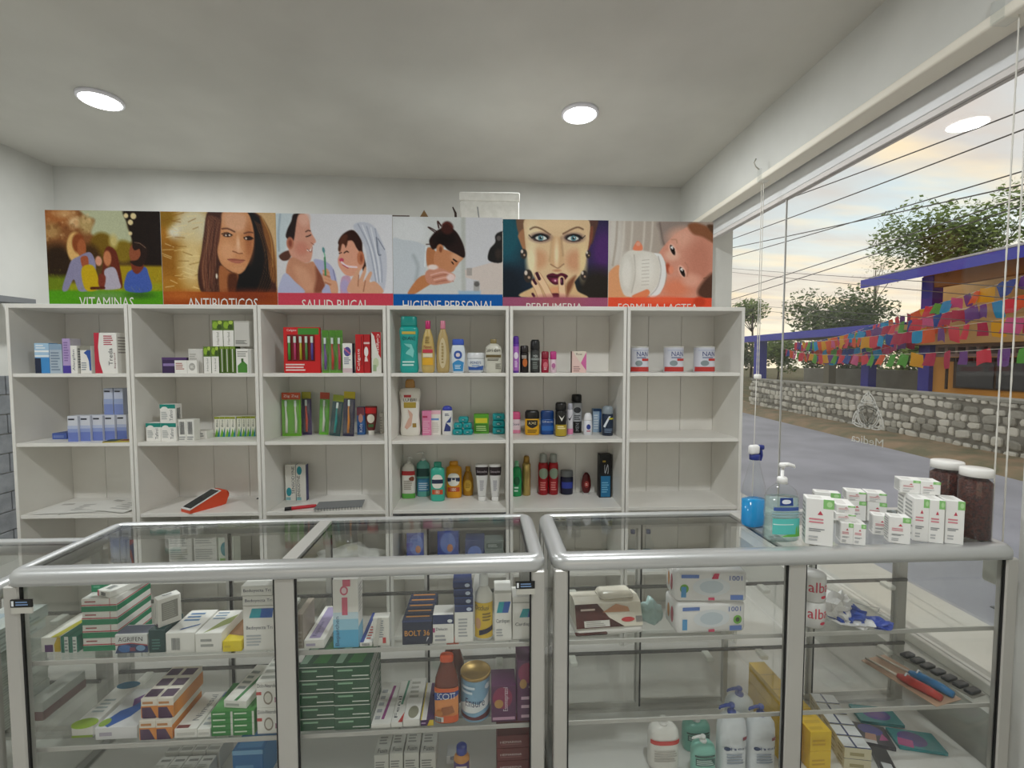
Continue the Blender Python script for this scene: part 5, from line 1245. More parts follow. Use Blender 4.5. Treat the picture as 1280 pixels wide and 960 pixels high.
vessel('talc_bottle', 'white talc bottle with round blue cap', 'bottle', (-0.247, 2.549, 1.105, 0.059, 0.160), [('body', [(.9, 0), (1, .02), (1, .8), (.9, .84)], '#e8e6e2'), ('cap', [(.9, .84), (.9, .9), (.7, .97), (.3, 1)], '#3a46b0')], [(.06, .8, 60, None, [('p', [(.2, .1), (.8, .1), (.8, .3), (.4, .5)], '#2c3a7a'), ('p', [(.4, .5), (.9, .8), (.8, .5)], '#38508f'), ('l', .3, .82, .7, .92, 2, '#6a7088')])], ry=.6)
def soap(label, x, y, z, w=.055, h=.028, d=.045, col='#12979a', grp=None):
    e = empty('soap_bar', (x, y + d / 2, z), 0, label, 'soap', grp)
    mb = MB(); mb.rbox(-w / 2, -d / 2, 0, w / 2, d / 2, h, M(col, .3), .010, 3); mb.build('wrapper', e)
    mb = MB(); print_on(mb, [('e', .5, .5, .34, .3, '#0b6f74'), ('l', .3, .4, .7, .6, 2, '#bfe8e4')], lambda u, v, o: (-w / 2 + .01 + u * (w - .02), -d / 2 - o, .004 + v * (h - .008)), .3); mb.build('printed_label', e)
g = (-0.163, 2.545, 1.105, 0.111, 0.101); sw = g[3] / 2 - .001; sh = g[4] / 3 - .0006
for k in range(2): soap('teal wrapped soap bar at the base of a heap', g[0] + (k - .5) * (sw + .001), g[1], g[2], sw, sh, grp='teal soap bars')
for k in range(2): soap('teal wrapped soap bar on the middle layer of a heap', g[0] + (k - .5) * (sw * .92), g[1] + .003, g[2] + sh + .0004, sw * .9, sh, grp='teal soap bars')
soap('teal wrapped soap bar on top of a heap', g[0] + .004, g[1] + .006, g[2] + 2 * sh + .0008, sw, sh, grp='teal soap bars')
e = (-0.062, 2.596, 1.105, 0.082, 0.108)
carton('green and yellow wrapped pack between the teal soap bars', e, .05, '#5aa52a', {'F': [('r', .1, .55, .9, .8, '#d9d02c'), ('r', .05, .08, .95, .5, '#3f8420'), ('l', .15, .15, .85, .4, 3, '#b9d890')]}, name='soap_pack', cat='pack')
g = (0.034, 2.564, 1.105, 0.068, 0.115)
for k in range(3): soap('teal wrapped soap bar in a neat pile of three by the partition', g[0], g[1], g[2] + k * (g[4] / 3 + .0004), g[3], g[4] / 3 - .0004, grp='piled teal soap bars')
# ---- middle shelf, perfume poster unit
STICK = [(.85, 0), (.98, .02), (1, .1), (1, .62), (.96, .66)]
vessel('deodorant_stick', 'white and pink deodorant stick beside the partition', 'deodorant', (0.131, 2.574, 1.105, 0.049, 0.123), [('body', STICK, '#e8d4dc'), ('cap', [(.96, .66), (1, .68), (.96, .95), (.7, 1)], '#e05a8c')], [(.04, .62, 60, None, [('t', 'Dove', .2, .6, .8, .8, '#6a6a80'), ('r', 0, 0, 1, .25, '#e88aac')])], ry=.6, n=3)
vessel('deodorant_stick', 'yellow deodorant stick with black cap and shield', 'deodorant', (0.217, 2.529, 1.105, 0.079, 0.135), [('body', STICK, '#e8b01c'), ('cap', [(.96, .66), (1, .68), (.98, .92), (.8, 1)], '#1c1a18')], [(.05, .64, 62, None, [('p', [(.2, .95), (.8, .95), (.8, .6), (.5, .4), (.2, .6)], '#1a1814'), ('t', 'AXE', .33, .66, .67, .84, '#e8d8a0'), ('l', .25, .08, .75, .3, 3, '#7a5c10')])], ry=.55, n=3)
vessel('deodorant_stick', 'all blue deodorant stick with pale lettering', 'deodorant', (0.302, 2.539, 1.105, 0.075, 0.132), [('body', STICK, '#1c4f9a'), ('cap', [(.96, .66), (1, .68), (.98, .94), (.85, 1)], '#16407e')], [(.05, .64, 62, None, [('t', 'Gillette', .15, .78, .85, .92, '#cfdcec'), ('r', .1, .2, .9, .55, '#2f6fc0'), ('l', .2, .28, .8, .46, 2, '#a8c8ec')])], ry=.55, n=3)
vessel('spray_can', 'black and gold body spray can', 'deodorant', (0.369, 2.470, 1.105, 0.060, 0.183), [('body', [(.9, 0), (1, .01), (1, .72), (.9, .76)], '#1a1917'), ('cap', [(.96, .76), (1, .78), (.98, .95), (.8, 1)], '#141312')], [(.02, .74, 75, None, [('r', 0, 0, 1, .46, '#b39a2c'), ('l', .2, .08, .8, .4, 5, '#efe6b8'), ('p', [(.3, .85), (.5, .6), (.7, .85), (.5, .72)], '#e6e4dc')])])
vessel('spray_can', 'slim white spray can with pink foot and tick mark', 'deodorant', (0.422, 2.507, 1.105, 0.033, 0.175), [('body', [(.9, 0), (1, .01), (1, .76), (.85, .8)], '#dfdde4'), ('cap', [(.8, .8), (.84, .82), (.8, .97), (.6, 1)], '#b9b9c4')], [(.03, .74, 70, None, [('r', 0, .02, 1, .26, '#e087b0'), ('p', [(.2, .75), (.4, .6), (.85, .92), (.42, .7)], '#2b2c38')])])
vessel('spray_can', 'tall black and silver spray can', 'deodorant', (0.475, 2.588, 1.105, 0.058, 0.217), [('body', [(.9, 0), (1, .01), (1, .78), (.9, .82)], '#2a2b2d'), ('cap', [(.96, .82), (1, .835), (.97, .97), (.8, 1)], '#151617')], [(.3, .78, 70, '#b9bcc0', [('e', .5, .62, .3, .16, '#34363a'), ('l', .25, .1, .75, .35, 3, '#54575c')]), (.03, .28, 60, None, [('tv', 'MEN', .35, .1, .65, .9, '#a8abb0')])])
vessel('roll_on', 'white roll-on deodorant with a blue disc', 'deodorant', (0.523, 2.516, 1.105, 0.049, 0.121), [('body', [(.85, 0), (.98, .02), (1, .4), (.9, .62), (.85, .66)], '#e4e6ec'), ('cap', [(.9, .66), (.92, .7), (.8, .9), (.4, 1)], '#f0f0f2')], [(.1, .6, 60, None, [('e', .5, .55, .22, .24, '#2c3f8a'), ('r', .3, .1, .7, .24, '#c8909c')])], ry=.7)
carton('light blue slim carton behind the white roll-on', (0.594, 2.620, 1.105, 0.048, 0.133), .035, '#a8c4de', {'F': [('r', .75, 0, 1, 1, '#3a6aa4'), ('r', 0, .9, 1, 1, '#2f5a94'), ('l', .1, .15, .65, .75, 6, '#e2ecf4')]})
vessel('spray_can', 'dark navy spray can with yellow flash and clear cap', 'deodorant', (0.627, 2.485, 1.105, 0.061, 0.160), [('body', [(.9, 0), (1, .01), (1, .7), (.9, .74)], '#1c2c44'), ('cap', [(.95, .74), (.98, .76), (.92, .95), (.6, 1)], '#8f9aa2')], [(.05, .7, 75, None, [('p', [(.1, .4), (.5, .95), (.62, .95), (.25, .35)], '#dfe6ec'), ('r', .5, .78, 1, .86, '#d8d02c'), ('l', .2, .1, .8, .3, 3, '#7a8ea8')])])

# ---- lower shelf, family poster unit: loose papers
PAP = M('#eeede8', 0.6)
for i, (x, y, rz, s_, t) in enumerate([(-2.16, 2.50, .12, 1.0, 'white printed sheet lying flat at the shelf end below the blue cartons'), (-1.96, 2.52, -.25, 1.0, 'white folded leaflet lying on the sheets by the partition'), (-2.08, 2.515, .4, .9, 'greyish paper sheet lying beneath the other papers')]):
    mb = MB(); n = 8; vs_ = []; fs = []
    for j in range(n + 1):
        for k in range(n + 1):
            u_, v_ = k / n - .5, j / n - .5
            vs_.append((u_ * .28 * s_, v_ * .20 * s_, [.0042, .0066, .0018][i] + .0006 * math.sin(u_ * 6 + i) ** 2))
    for j in range(n):
        for k in range(n): fs.append((j * (n + 1) + k, j * (n + 1) + k + 1, (j + 1) * (n + 1) + k + 1, (j + 1) * (n + 1) + k))
    lo = len(vs_); vs_ += [(a, b_, c_ - .0012) for a, b_, c_ in vs_]; fs += [tuple(lo + q_ for q_ in reversed(f)) for f in fs[:n * n]]
    mb.add(vs_, fs, PAP if i < 2 else M('#cfccc4', .6), True)
    if i < 2: print_on(mb, [('l', .5, .2, .9, .7, 4, '#c9c8c4'), ('r', .1, .72, .3, .84, '#c4c1bc')], lambda u, v, o: ((u - .5) * .28, (v - .5) * .20, [.0050, .0074][i] + o), .6)
    mb.build('paper_sheet', loc=(x, y, SZ[2] - .0009), rz=rz, label=t, cat='paper')
# card reader
b = (-1.513, 2.441, 0.745, 0.196, 0.109)
e = empty('card_reader', (b[0] + .01, 2.47, SZ[2]), R(60), 'orange and black card payment terminal with a paper roll bulge', 'card reader')
OR = M('#e2502a', .4)
mb = MB(); mb.prism([(-.09, 0), (.06, 0), (.09, .004), (.105, .045), (.09, .075), (.065, .078), (-.09, .016)], -.04, .04, OR, 'y', False); mb.build('body', e)
mb = MB(); mb.prism([(-.092, .0165), (.066, .0785), (.064, .0825), (-.094, .0205)], -.0405, .0405, M('#eceae6', .4)); mb.build('bezel', e)
mb = MB(); mb.prism([(-.084, .0235), (.058, .0792), (.0573, .0812), (-.0847, .0255)], -.034, .034, M('#33383a', .15)); mb.build('screen', e)
mb = MB(); mb.tube([(.080, -.036, .050), (.080, .036, .050)], .030, OR, 16); mb.build('paper_roll_cover', e)
mb = MB(); mb.box(-.055, -.008, 0, .055, .008, .005, M('#4a4c4b', .5), .001); mb.build('cable_cover', loc=(-1.252, 2.62, SZ[2]), rz=0, label='flat dark grey strip lying at the back near the card reader', cat='strip')
# ---- lower shelf, toothbrushing poster unit
for i, x in enumerate(((-1.104, 2.575, 0.745, 0.056, 0.199), (-1.046, 2.572, 0.745, 0.053, 0.199))):
    carton(['white toothpaste carton with teal picture leaning against its twin', 'white toothpaste carton with teal cap picture at its top'][i], x, .035, '#eceae2', {'F': [('tv', 'SENSODYNE', .62, .2, .9, .95, '#34363a') if i == 0 else ('tv', 'SENSODYNE', .1, .08, .4, .7, '#34363a'), ('e', .35, .25 if i == 0 else .84, .25, .12, '#2f9aa8'), ('r', .05, .02, .5, .1, '#8fc4c8')], 'R': [('r', 0, 0, 1, 1, '#4a4a78')]}, rz=.0)
mb = MB(); mb.tube([(-.075, 0, .0095), (-.045, 0, .0095), (-.043, 0, .0095), (.05, 0, .0095), (.065, 0, .0095), (.07, 0, .0095)], [.0095, .0095, .0085, .0085, .007, .003], M('#c4202c', .35), 12)
mk_ = mb.build('body'); e = empty('marker_pen', (-.985, 2.43, SZ[2]), R(22), 'red marker pen with black end lying before the grey notebook', 'marker'); mk_.parent = e
mb = MB(); mb.tube([(-.082, 0, .0095), (-.05, 0, .0095)], .0098, M('#1c1a1c', .35), 12); mb.build('cap', e)
e = empty('notebook', (-.800, 2.455, SZ[2]), R(8), 'grey spiral notebook lying flat on the lower shelf', 'notebook')
mb = MB(); mb.box(-.115, -.06, 0, .115, .06, .012, M('#d2d0ca', .6)); mb.build('pages', e)
mb = MB(); mb.box(-.118, -.063, .0121, .118, .063, .0145, M('#85888a', .5), .0008); mb.build('cover', e)
for k in range(16):
    mb = MB(); mb.tube([(-.108 + k * .0144, -.055, .0145), (-.108 + k * .0144, -.062, .018), (-.108 + k * .0144, -.069, .012), (-.108 + k * .0144, -.066, .003)], .0012, M('#5c5e60', .4, .6), 5); mb.build('spiral_ring', e)
# ---- lower shelf, face-washing poster unit
vessel('lotion_bottle', 'white body lotion pump bottle with red band and green foot', 'bottle', (-0.467, 2.577, 0.745, 0.073, 0.236), [('body', [(.9, 0), (1, .02), (1, .62), (.9, .74), (.5, .82), (.4, .83)], '#ebe8e0')],
       [(.02, .72, 75, None, [('r', 0, .0, 1, .16, '#5fb04a'), ('r', .0, .78, 1, .92, '#c8383c'), ('e', .7, .66, .18, .08, '#8a4a34'), ('l', .3, .3, .7, .6, 5, '#b4aca0')])], ry=.6, n=2.8, extra=[pump_head('#e9e7e2', .82, .88, 1.0, .3, .1, .5, 1)])
vessel('lotion_bottle', 'teal body lotion pump bottle with blue label', 'bottle', (-0.393, 2.620, 0.745, 0.074, 0.252), [('body', [(.92, 0), (1, .02), (1, .66), (.9, .74), (.4, .8), (.35, .81)], '#6fc0b4')],
       [(.06, .7, 70, None, [('r', .05, .62, .95, .9, '#2f5a56'), ('l', .15, .68, .85, .85, 3, '#cfe6e0'), ('r', .2, .1, .95, .55, '#4a94c0'), ('l', .3, .15, .85, .4, 4, '#d0e4f0')])], ry=.6, n=2.8, extra=[pump_head('#e6e8e4', .8, .86, 1.0, .3, .1, .9, -1)])
TALC = [(.84, 0), (.95, .015), (1, .06), (.98, .5), (1, .76), (.95, .83), (.6, .87), (.55, .88)]
for x, c, cc, t in (((-0.300, 2.526, 0.745, 0.076, 0.214), '#3fb49c', '#37a890', 'teal talc bottle with a navy banded emblem'), ((-0.217, 2.582, 0.745, 0.087, 0.205), '#e8a01c', '#e09a18', 'orange talc bottle with a navy banded emblem')):
    vessel('talc_bottle', t, 'bottle', x, [('body', TALC, c), ('cap', [(.52, .88), (.56, .89), (.54, .985), (.46, 1)], cc)], [(.05, .8, 62, None, [('e', .5, .62, .36, .24, '#f0ede2'), ('r', .12, .55, .88, .69, '#26304e'), ('r', .15, .18, .85, .34, '#c8502c'), ('t', 'TALCO', .28, .57, .72, .66, '#e8e8ee'), ('t', '180', .4, .2, .6, .32, '#f4e8d0')])], ry=.55, n=2.6)
vessel('cologne_bottle', 'small amber cologne bottle behind the orange talc', 'bottle', (-0.140, 2.620, 0.745, 0.063, 0.166), [('body', [(.7, 0), (.9, .03), (1, .3), (.95, .55), (.6, .8), (.4, .84)], '#b8861c'), ('cap', [(.4, .84), (.42, .86), (.4, 1)], '#c09028')], [(.15, .6, 60, None, [('e', .5, .5, .35, .45, '#d0a83c'), ('l', .3, .3, .7, .7, 4, '#8f6a14')])], ry=.6)
for k, x in enumerate(((-0.058, 2.516, 0.745, 0.070, 0.204), (0.014, 2.513, 0.745, 0.066, 0.204))):
    vessel('cream_tube', 'white cream tube with dark crimped top standing on its cap', 'tube', x, [('body', [(.55, .12), (.62, .16), (.8, .5), (1, .86), (1, .99), (.98, 1)], '#e2e1de'), ('cap', [(.55, 0), (.6, .01), (.6, .115), (.55, .12)], '#e9e8e4')], [(.70, .93, 85, '#2b2024', [('t', 'Goicoechea', .2, .35, .8, .6, '#cfc4c8')]), (.2, .66, 60, None, [('l', .3, .2, .7, .8, 7, '#a8a6ae')])], ry=.42, group='crimped cream tubes')
# ---- lower shelf, perfume poster unit
vessel('gel_bottle', 'bright green hair gel bottle by the partition', 'bottle', (0.136, 2.598, 0.745, 0.057, 0.201), [('body', [(.85, 0), (.97, .02), (1, .6), (.85, .78), (.4, .84)], '#1f9c5a'), ('cap', [(.38, .84), (.42, .86), (.36, 1)], '#8cd0a4')], [(.08, .74, 60, None, [('e', .5, .55, .3, .2, '#0f5a34'), ('l', .25, .1, .75, .3, 2, '#cfeedd')])], ry=.6)
vessel('spray_can', 'slim gold hairspray can', 'can', (0.193, 2.611, 0.745, 0.048, 0.225), [('body', [(.9, 0), (1, .01), (1, .78), (.8, .83)], M('#c6ae6a', .25, .6)), ('cap', [(.7, .83), (.74, .85), (.66, .97), (.5, 1)], M('#a8843c', .3, .5))], [(.1, .75, 50, None, [('tv', 'GOLD', .35, .2, .65, .8, '#7a6428')])])
for x, t in (((0.290, 2.620, 0.745, 0.057, 0.233), 'nearer the gold can'), ((0.349, 2.620, 0.745, 0.055, 0.233), 'nearer the hair gel tub')):
    vessel('body_spray', 'red body spray can with clear grey cap, ' + t, 'deodorant', x, [('body', [(.9, 0), (1, .01), (1, .72), (.85, .79)], '#b01824'), ('cap', [(.72, .79), (.76, .81), (.7, .97), (.6, 1)], '#a3a8a2')], [(.06, .72, 75, None, [('e', .5, .72, .4, .2, '#9cb09a'), ('t', 'Old', .3, .68, .7, .8, '#5a1c1c'), ('l', .25, .1, .75, .4, 4, '#e08a84')])], group='red body spray cans')
vessel('hair_gel', 'dark blue hair gel tub with grey lid', 'tub', (0.426, 2.620, 0.745, 0.074, 0.138), [('body', [(.88, 0), (.97, .03), (1, .7), (.95, .74)], '#1b1d3c'), ('lid', [(.97, .74), (1, .77), (.96, .97), (.9, 1)], '#7a7d80')], [(.1, .68, 65, None, [('r', .08, .3, .92, .75, '#2f3f9a'), ('t', 'EGO', .25, .42, .75, .64, '#dfe4f4')])], ry=.7)
vessel('cologne_bottle', 'dark red leaf-shaped cologne bottle', 'bottle', (0.536, 2.620, 0.745, 0.056, 0.127), [('body', [(.5, .06), (.8, .16), (1, .4), (.95, .62), (.7, .85), (.3, .99), (.1, 1)], '#5c1416'), ('foot', [(.6, 0), (.7, .02), (.6, .06)], '#c8c4c0')], [(.25, .7, 45, None, [('e', .5, .5, .3, .34, '#a03a34'), ('l', .35, .4, .65, .6, 2, '#e8c8bc')])], ry=.4)
carton('tall black carton with a blue panel and silver flourish', (0.630, 2.561, 0.745, 0.068, 0.244), .05, '#131517', {'F': [('r', .12, .02, .9, .5, '#1f6f9c'), ('tv', 'S', .4, .55, .75, .78, '#c0c6cc'), ('l', .2, .12, .8, .36, 5, '#6fb0d0'), ('r', .25, .82, .5, .86, '#b89a3a')], 'L': [('r', 0, 0, 1, 1, '#1c1e20')]}, name='cologne_box')
# ---- bottom-but-one shelf, seen through the counter tops
def row4(label, xc, w, h, d, col, pr=None, y=2.42, group=None, name='medicine_box'):
    return carton(label, (xc, y, SZ[3], w, h), d, col, pr, name=name, group=group)
row4('dark blue pack with red lid picture at the bottom of the family poster unit', -1.86, .09, .27, .06, '#3a3f66', {'F': [('e', .5, .75, .4, .12, '#a83a2c'), ('p', [(.1, .1), (.9, .1), (.7, .55), (.3, .55)], '#a8502c'), ('e', .5, .3, .2, .14, '#c8d0e4')]})
for k in range(2):
    for j in range(3):
        carton('white carton with fine grey print in a bottom-shelf stack', (-1.60 + k * .125, 2.42, SZ[3] + j * .082, .115, .08), .09, '#e6e5df', {'F': [('l', .08, .15, .85, .8, 5, '#a8aaa6')]}, group='bottom-shelf carton stacks')
row4('white carton with a leafy green picture between the bottom-shelf stacks', -1.372, .075, .24, .07, '#e0e6d8', {'F': [('r', .1, .05, .9, .4, '#6fa63a'), ('e', .5, .6, .35, .16, '#3a8f9a')]})
BAGM = noisy('clear_film', '#e6e6e0', '#c9c9c2', 14, .35, bump=.6, bscale=20)
def bag(label, x, y, z, w, d, h, mat, seed, name='plastic_bag', cat='bag'):
    bm = bmesh.new(); bmesh.ops.create_icosphere(bm, subdivisions=3, radius=1); rn = random.Random(seed)
    ph = [rn.uniform(0, 6) for _ in range(6)]
    for v in bm.verts:
        c_ = v.co; k = 1 + .10 * math.sin(c_.x * 7 + ph[0]) + .09 * math.sin(c_.y * 9 + c_.z * 5 + ph[1]) + .07 * math.sin(c_.x * 13 + c_.z * 11 + ph[2])
        zz = max(c_.z, -.55); v.co = (c_.x * k * w / 2, c_.y * k * d / 2, (zz + .55) / 1.55 * h * (k if zz > -.5 else 1))
    mb = MB(); mb.bm(bm, mat, True); return mb.build(name, loc=(x, y, z), label=label, cat=cat)
bag('crumpled white plastic bag on the bottom shelf below the notebook', -.76, 2.50, SZ[3], .34, .14, .12, BAGM, 1)
for k, (x, w, h, c) in enumerate([(-.40, .10, .25, '#3a55b4'), (-.235, .11, .26, '#2f4aa8'), (-.095, .10, .17, '#3f4f8a')]):
    row4(['blue diaper pack with a rounded picture at the partition', 'blue diaper pack with an orange spot beside its twin', 'low slate blue pack beside the diaper packs'][k], x, w, h, .1, c, {'F': [('e', .5, .6, .36, .22, '#6f8ad8'), ('e', .6, .5, .14, .08, '#d88a5c'), ('l', .1, .08, .9, .2, 2, '#cfd8f0')]}, name='diaper_pack')
for k in range(3):
    carton('low grey-green carton in a pile below the soap bars', (.012 - .003 * k, 2.42, SZ[3] + k * .056, .10, .054), .08, '#8c9894', {'F': [('r', .1, .2, .9, .75, '#5c6a68'), ('l', .2, .35, .8, .6, 2, '#c8d0cc')]}, group='grey-green carton pile')
for k in range(2):
    vessel('water_bottle', 'small clear bottle of blue liquid on the bottom shelf', 'bottle', (.755 + k * .085, 2.42, SZ[3], .062, .20), [('body', [(.9, 0), (1, .02), (1, .6), (.6, .8), (.35, .85), (.35, .9)], CLEAR), ('liquid', [(.85, .01), (.94, .03), (.94, .42)], M('#5c9ab4', .2)), ('cap', [(.38, .9), (.4, .91), (.38, 1)], '#2c3c6a')], group='bottom-shelf blue bottles')

# ================================================================== goods in the medicine counter
RL = R(1.36)
def lc(label, b, d, base=W, pr=None, rz=RL, **k): return carton(label, b, d, base, pr, rz, **k)
def pile(label, b, d, base, pr, nx, nz, group, rz=RL, gap=.0006, dx=0.0):
    """b is the outline of the whole pile; every carton is its own thing"""
    w, h = b[3] / nx, b[4] / nz
    nm = ['bottom', 'second', 'third', 'fourth', 'fifth'][:nz - 1] + ['top']
    for j in range(nz):
        for i in range(nx):
            carton(label + ', ' + nm[j] + ' layer', (b[0] - b[3] / 2 + (i + .5) * w + dx * (j % 2), b[1] + (b[0] * 0), b[2] + j * h, w - gap, h - gap), d, base, pr, rz, group=group)
S1, S2, SB = .633, .369, BASEZ + .001
# -- upper glass shelf
GW = {'F': [('r', 0, 0, 1, .42, '#0f8a5c'), ('r', 0, .46, 1, .54, '#c83a48'), ('l', .1, .72, .5, .82, 1, '#a8504c'), ('r', .8, .42, .815, 1, '#b84a50')], 'R': [('r', 0, 0, 1, .42, '#0f8a5c'), ('r', 0, .46, 1, .54, '#c83a48')]}
g = (-1.191, 1.419, 0.633, 0.102, 0.163)
pile('white carton with green and red bands in a four-high stack', (g[0], g[1] + .01, g[2], g[3], g[4]), .145, W, GW, 1, 4, 'green and red banded cartons')
zt_ = g[2] + g[4] + .0005
carton('small white bar-coded carton lying on the banded stack', (g[0] + .030, g[1] + .015, zt_, .052, .018), .12, W, {'F': [('r', 0, 0, .12, 1, '#c8485a'), ('b', .3, .2, .7, .8, '#55585a')], 'T': [('b', .3, .1, .7, .3, '#77797a')]}, R(-20))
carton('small green carton standing on the banded stack', (g[0] - .035, g[1] + .05, zt_, .036, .048), .04, '#149064', {'F': [('l', .2, .3, .8, .7, 3, '#7cc8a8')]}, RL)
for x in ((-1.290, 1.423, 0.633, 0.023, 0.050), (-1.265, 1.422, 0.633, 0.023, 0.050)): lc('narrow dark green and white carton end beside the banded stack', x, .12, '#1a7a62', {'F': [('r', .45, 0, .95, 1, '#dfe4de'), ('l', .5, .1, .9, .8, 4, '#8f9a94')], 'T': [('r', 0, 0, 1, 1, '#2b8a70')]}, group='green carton ends')
lc('white and yellow carton with a purple foot at the counter end', (-1.337, 1.429, 0.633, 0.056, 0.045), .14, '#eceadf', {'F': [('r', .2, 0, .62, .5, '#5a2a6a'), ('p', [(.7, 0), (1, 0), (1, 1), (.85, 1), (.68, .5)], '#d8b81c')], 'T': [('p', [(.5, 0), (.9, 0), (1, .6), (.8, 1)], '#c8c01c')]})
lc('white carton lettered in black with a dark blue picture', (-1.092, 1.415, 0.633, 0.094, 0.057), .055, '#dfe0dd', {'F': [('t', 'AGRIFEN', .1, .62, .84, .86, '#1c1e22'), ('p', [(.0, 0), (1, 0), (1, .35), (.6, .52), (.1, .42)], '#2f3f6a'), ('e', .3, .24, .2, .2, '#3f6fae'), ('e', .78, .25, .14, .16, '#7fa4c8'), ('r', .45, .1, .62, .3, '#8a4a5c'), ('p', [(.0, .42), (.5, .5), (1, .36), (1, .42), (.5, .56), (0, .48)], '#b0484c')], 'T': [('r', 0, .1, 1, .9, '#6a7088')]}, off=(.003, 0))
g = (-1.013, 1.412, 0.633, 0.047, 0.071)
lc('dark green carton under a tilted white one', g, .09, '#17403f', {'F': [('l', .2, .15, .8, .6, 4, '#4c7a74')], 'T': [('r', .1, .1, .9, .9, '#1f5250')]})
carton('white carton with upright lettering standing askew on a dark green one', (g[0] + .008, g[1] + .012, g[2] + g[4] + .0005, .036, .085), .06, W, {'F': [('tv', 'Vajelle', .25, .25, .5, .8, '#3c3f46'), ('e', .7, .06, .2, .05, '#5a2c5c')], 'R': [('r', .15, .2, .85, .85, '#9b9a92'), ('l', .2, .25, .8, .8, 8, '#b7b5ac')], 'T': [('b', .2, .3, .6, .7, '#8d8f90')]}, R(-40))
for x, t in (((-0.943, 1.409, 0.633, 0.084, 0.062), 'flat white carton with a bar code and blue arc'), ((-0.859, 1.407, 0.633, 0.076, 0.060), 'flat white carton with a sage green wave on its lid')):
    lc(t, x, .13, W, {'F': [('b', .2, .15, .5, .75, '#777a7c')] if 'bar' in t else [('l', .2, .3, .8, .7, 2, '#a8a9a4')], 'T': [('l', .15, .5, .8, .85, 3, '#5a86b8'), ('p', [(.4, .1), (.9, .3), (.92, .36), (.4, .16)], '#2f5fa4')] if 'bar' in t else [('p', [(.3, 0), (1, .4), (1, .8), (.6, .5)], '#9aa45c'), ('l', .1, .6, .6, .9, 3, '#8fa4b8')]})
lc('white carton with a bright yellow end beside the tall boxes', (-0.790, 1.407, 0.633, 0.055, 0.034), .12, '#f0d81c', {'F': [('l', .1, .4, .5, .6, 1, '#d8be10')], 'T': [('p', [(0, .3), (1, .2), (1, 1), (0, 1)], '#a8784c')]})
BD = {'F': [('t', 'Bedoyecta Tri', .1, .46, .95, .56, '#2c3350'), ('p', [(.2, .74), (.55, .74), (.62, .95), (.3, .95)], '#18a0b0'), ('p', [(.55, .74), (.95, .74), (1, .95), (.62, .95)], '#1f5cb4'), ('l', .1, .12, .6, .36, 4, '#b4b8bc')]}
g = (-0.710, 1.409, 0.633, 0.090, 0.139)
lc('tall white carton with teal and blue parallelogram', g, .07, W, BD)
BT = {'F': [('t', 'Bedoyecta Tri', .08, .3, .95, .7, '#2c3350')]}
for k in range(2): lc(['low white vitamin carton lying directly on the tall one', 'low white vitamin carton topping the pile on the tall one'][k], (g[0] - .004 * k, g[1] + .002, g[2] + g[4] + .0006 + k * .031, g[3] * 1.02, .030), .07, '#eae9e3', BT, group='low vitamin cartons')
# right bay
lc('beige carton end beside the counter divider', (-0.590, 1.414, 0.633, 0.019, 0.108), .10, '#9a8f80', {'F': [('l', .1, .1, .9, .5, 4, '#b8ae9f')]})
lc('white carton with lilac lid lying lengthwise', (-0.549, 1.413, 0.633, 0.060, 0.027), .20, W, {'F': [('l', .1, .3, .6, .6, 1, '#b8b0c8')], 'T': [('r', .2, .05, .75, .95, '#a79bc0'), ('tv', 'Espaven', .3, .1, .55, .5, '#4c4470')]})
lc('white ointment carton fading to blue with a pink emblem', (-0.451, 1.415, 0.633, 0.076, 0.213), .05, W, {'F': [('r', 0, 0, 1, .26, '#5fb4dc'), ('r', 0, .26, 1, .42, '#9fd0e6'), ('r', 0, .42, 1, .52, '#cfe4ee'), ('tv', 'Bepanthen', .08, .03, .28, .46, '#23456e'), ('e', .45, .84, .16, .07, '#d8647c'), ('e', .45, .84, .1, .045, '#f2d4da'), ('r', .36, .48, .58, .74, '#d8647c'), ('r', .4, .9, .7, 1, '#d8647c')], 'R': [('r', 0, 0, 1, .3, '#7fc0de'), ('l', .1, .5, .9, .9, 8, '#c0bdb6')]})
lc('white and navy carton leaning back beside the ointment carton', (-0.393, 1.417, 0.633, 0.037, 0.013), .17, W, {'T': [('r', 0, 0, .3, 1, '#27408c'), ('l', .4, .1, .9, .5, 5, '#c86a60'), ('r', .3, .7, .8, .95, '#3f6fb8')], 'F': [('b', .2, .2, .8, .8, '#85878a')]})
lc('slim white carton with red mark leaning by the navy stack', (-0.345, 1.418, 0.633, 0.049, 0.090), .03, '#e6e4dc', {'F': [('l', .3, .3, .7, .9, 8, '#9aa0a4'), ('r', .6, .1, .8, .3, '#c8403c'), ('p', [(0, 0), (.3, 0), (.55, 1), (.3, 1)], '#c9c7bf')]})
BO = {'F': [('t', 'BOLT 36', .08, .36, .92, .58, '#e8a02c'), ('r', 0, .92, 1, 1, '#2c3c6a'), ('p', [(.8, .1), (.9, .3), (.84, .3)], '#c9ccd4')], 'T': [('r', .1, .55, .9, .75, '#c8862c')]}
g = (-0.235, 1.420, 0.633, 0.091, 0.078)
for k in range(5): lc('navy carton with orange lettering, ' + ['first', 'second', 'third', 'fourth', 'last'][k] + ' counted from the front glass', (g[0] + k * .0003, g[1] + k * .033, g[2], g[3], g[4] + k * .0005), .032, '#1b2440', BO, group='navy orange-lettered cartons')
g = (-0.155, 1.422, 0.633, 0.064, 0.092)
lc('white carton with navy lid beside the orange-lettered boxes', g, .06, W, {'F': [('r', 0, .68, 1, 1, '#1c2f5e'), ('e', .82, .78, .12, .06, '#e8ecf0'), ('t', 'Dalacin', .15, .46, .7, .56, '#4a3a5c'), ('r', 0, .4, .1, .55, '#b84a80'), ('l', .1, .1, .7, .3, 2, '#a4a6aa')]})
g = (-0.091, 1.424, 0.633, 0.057, 0.097)
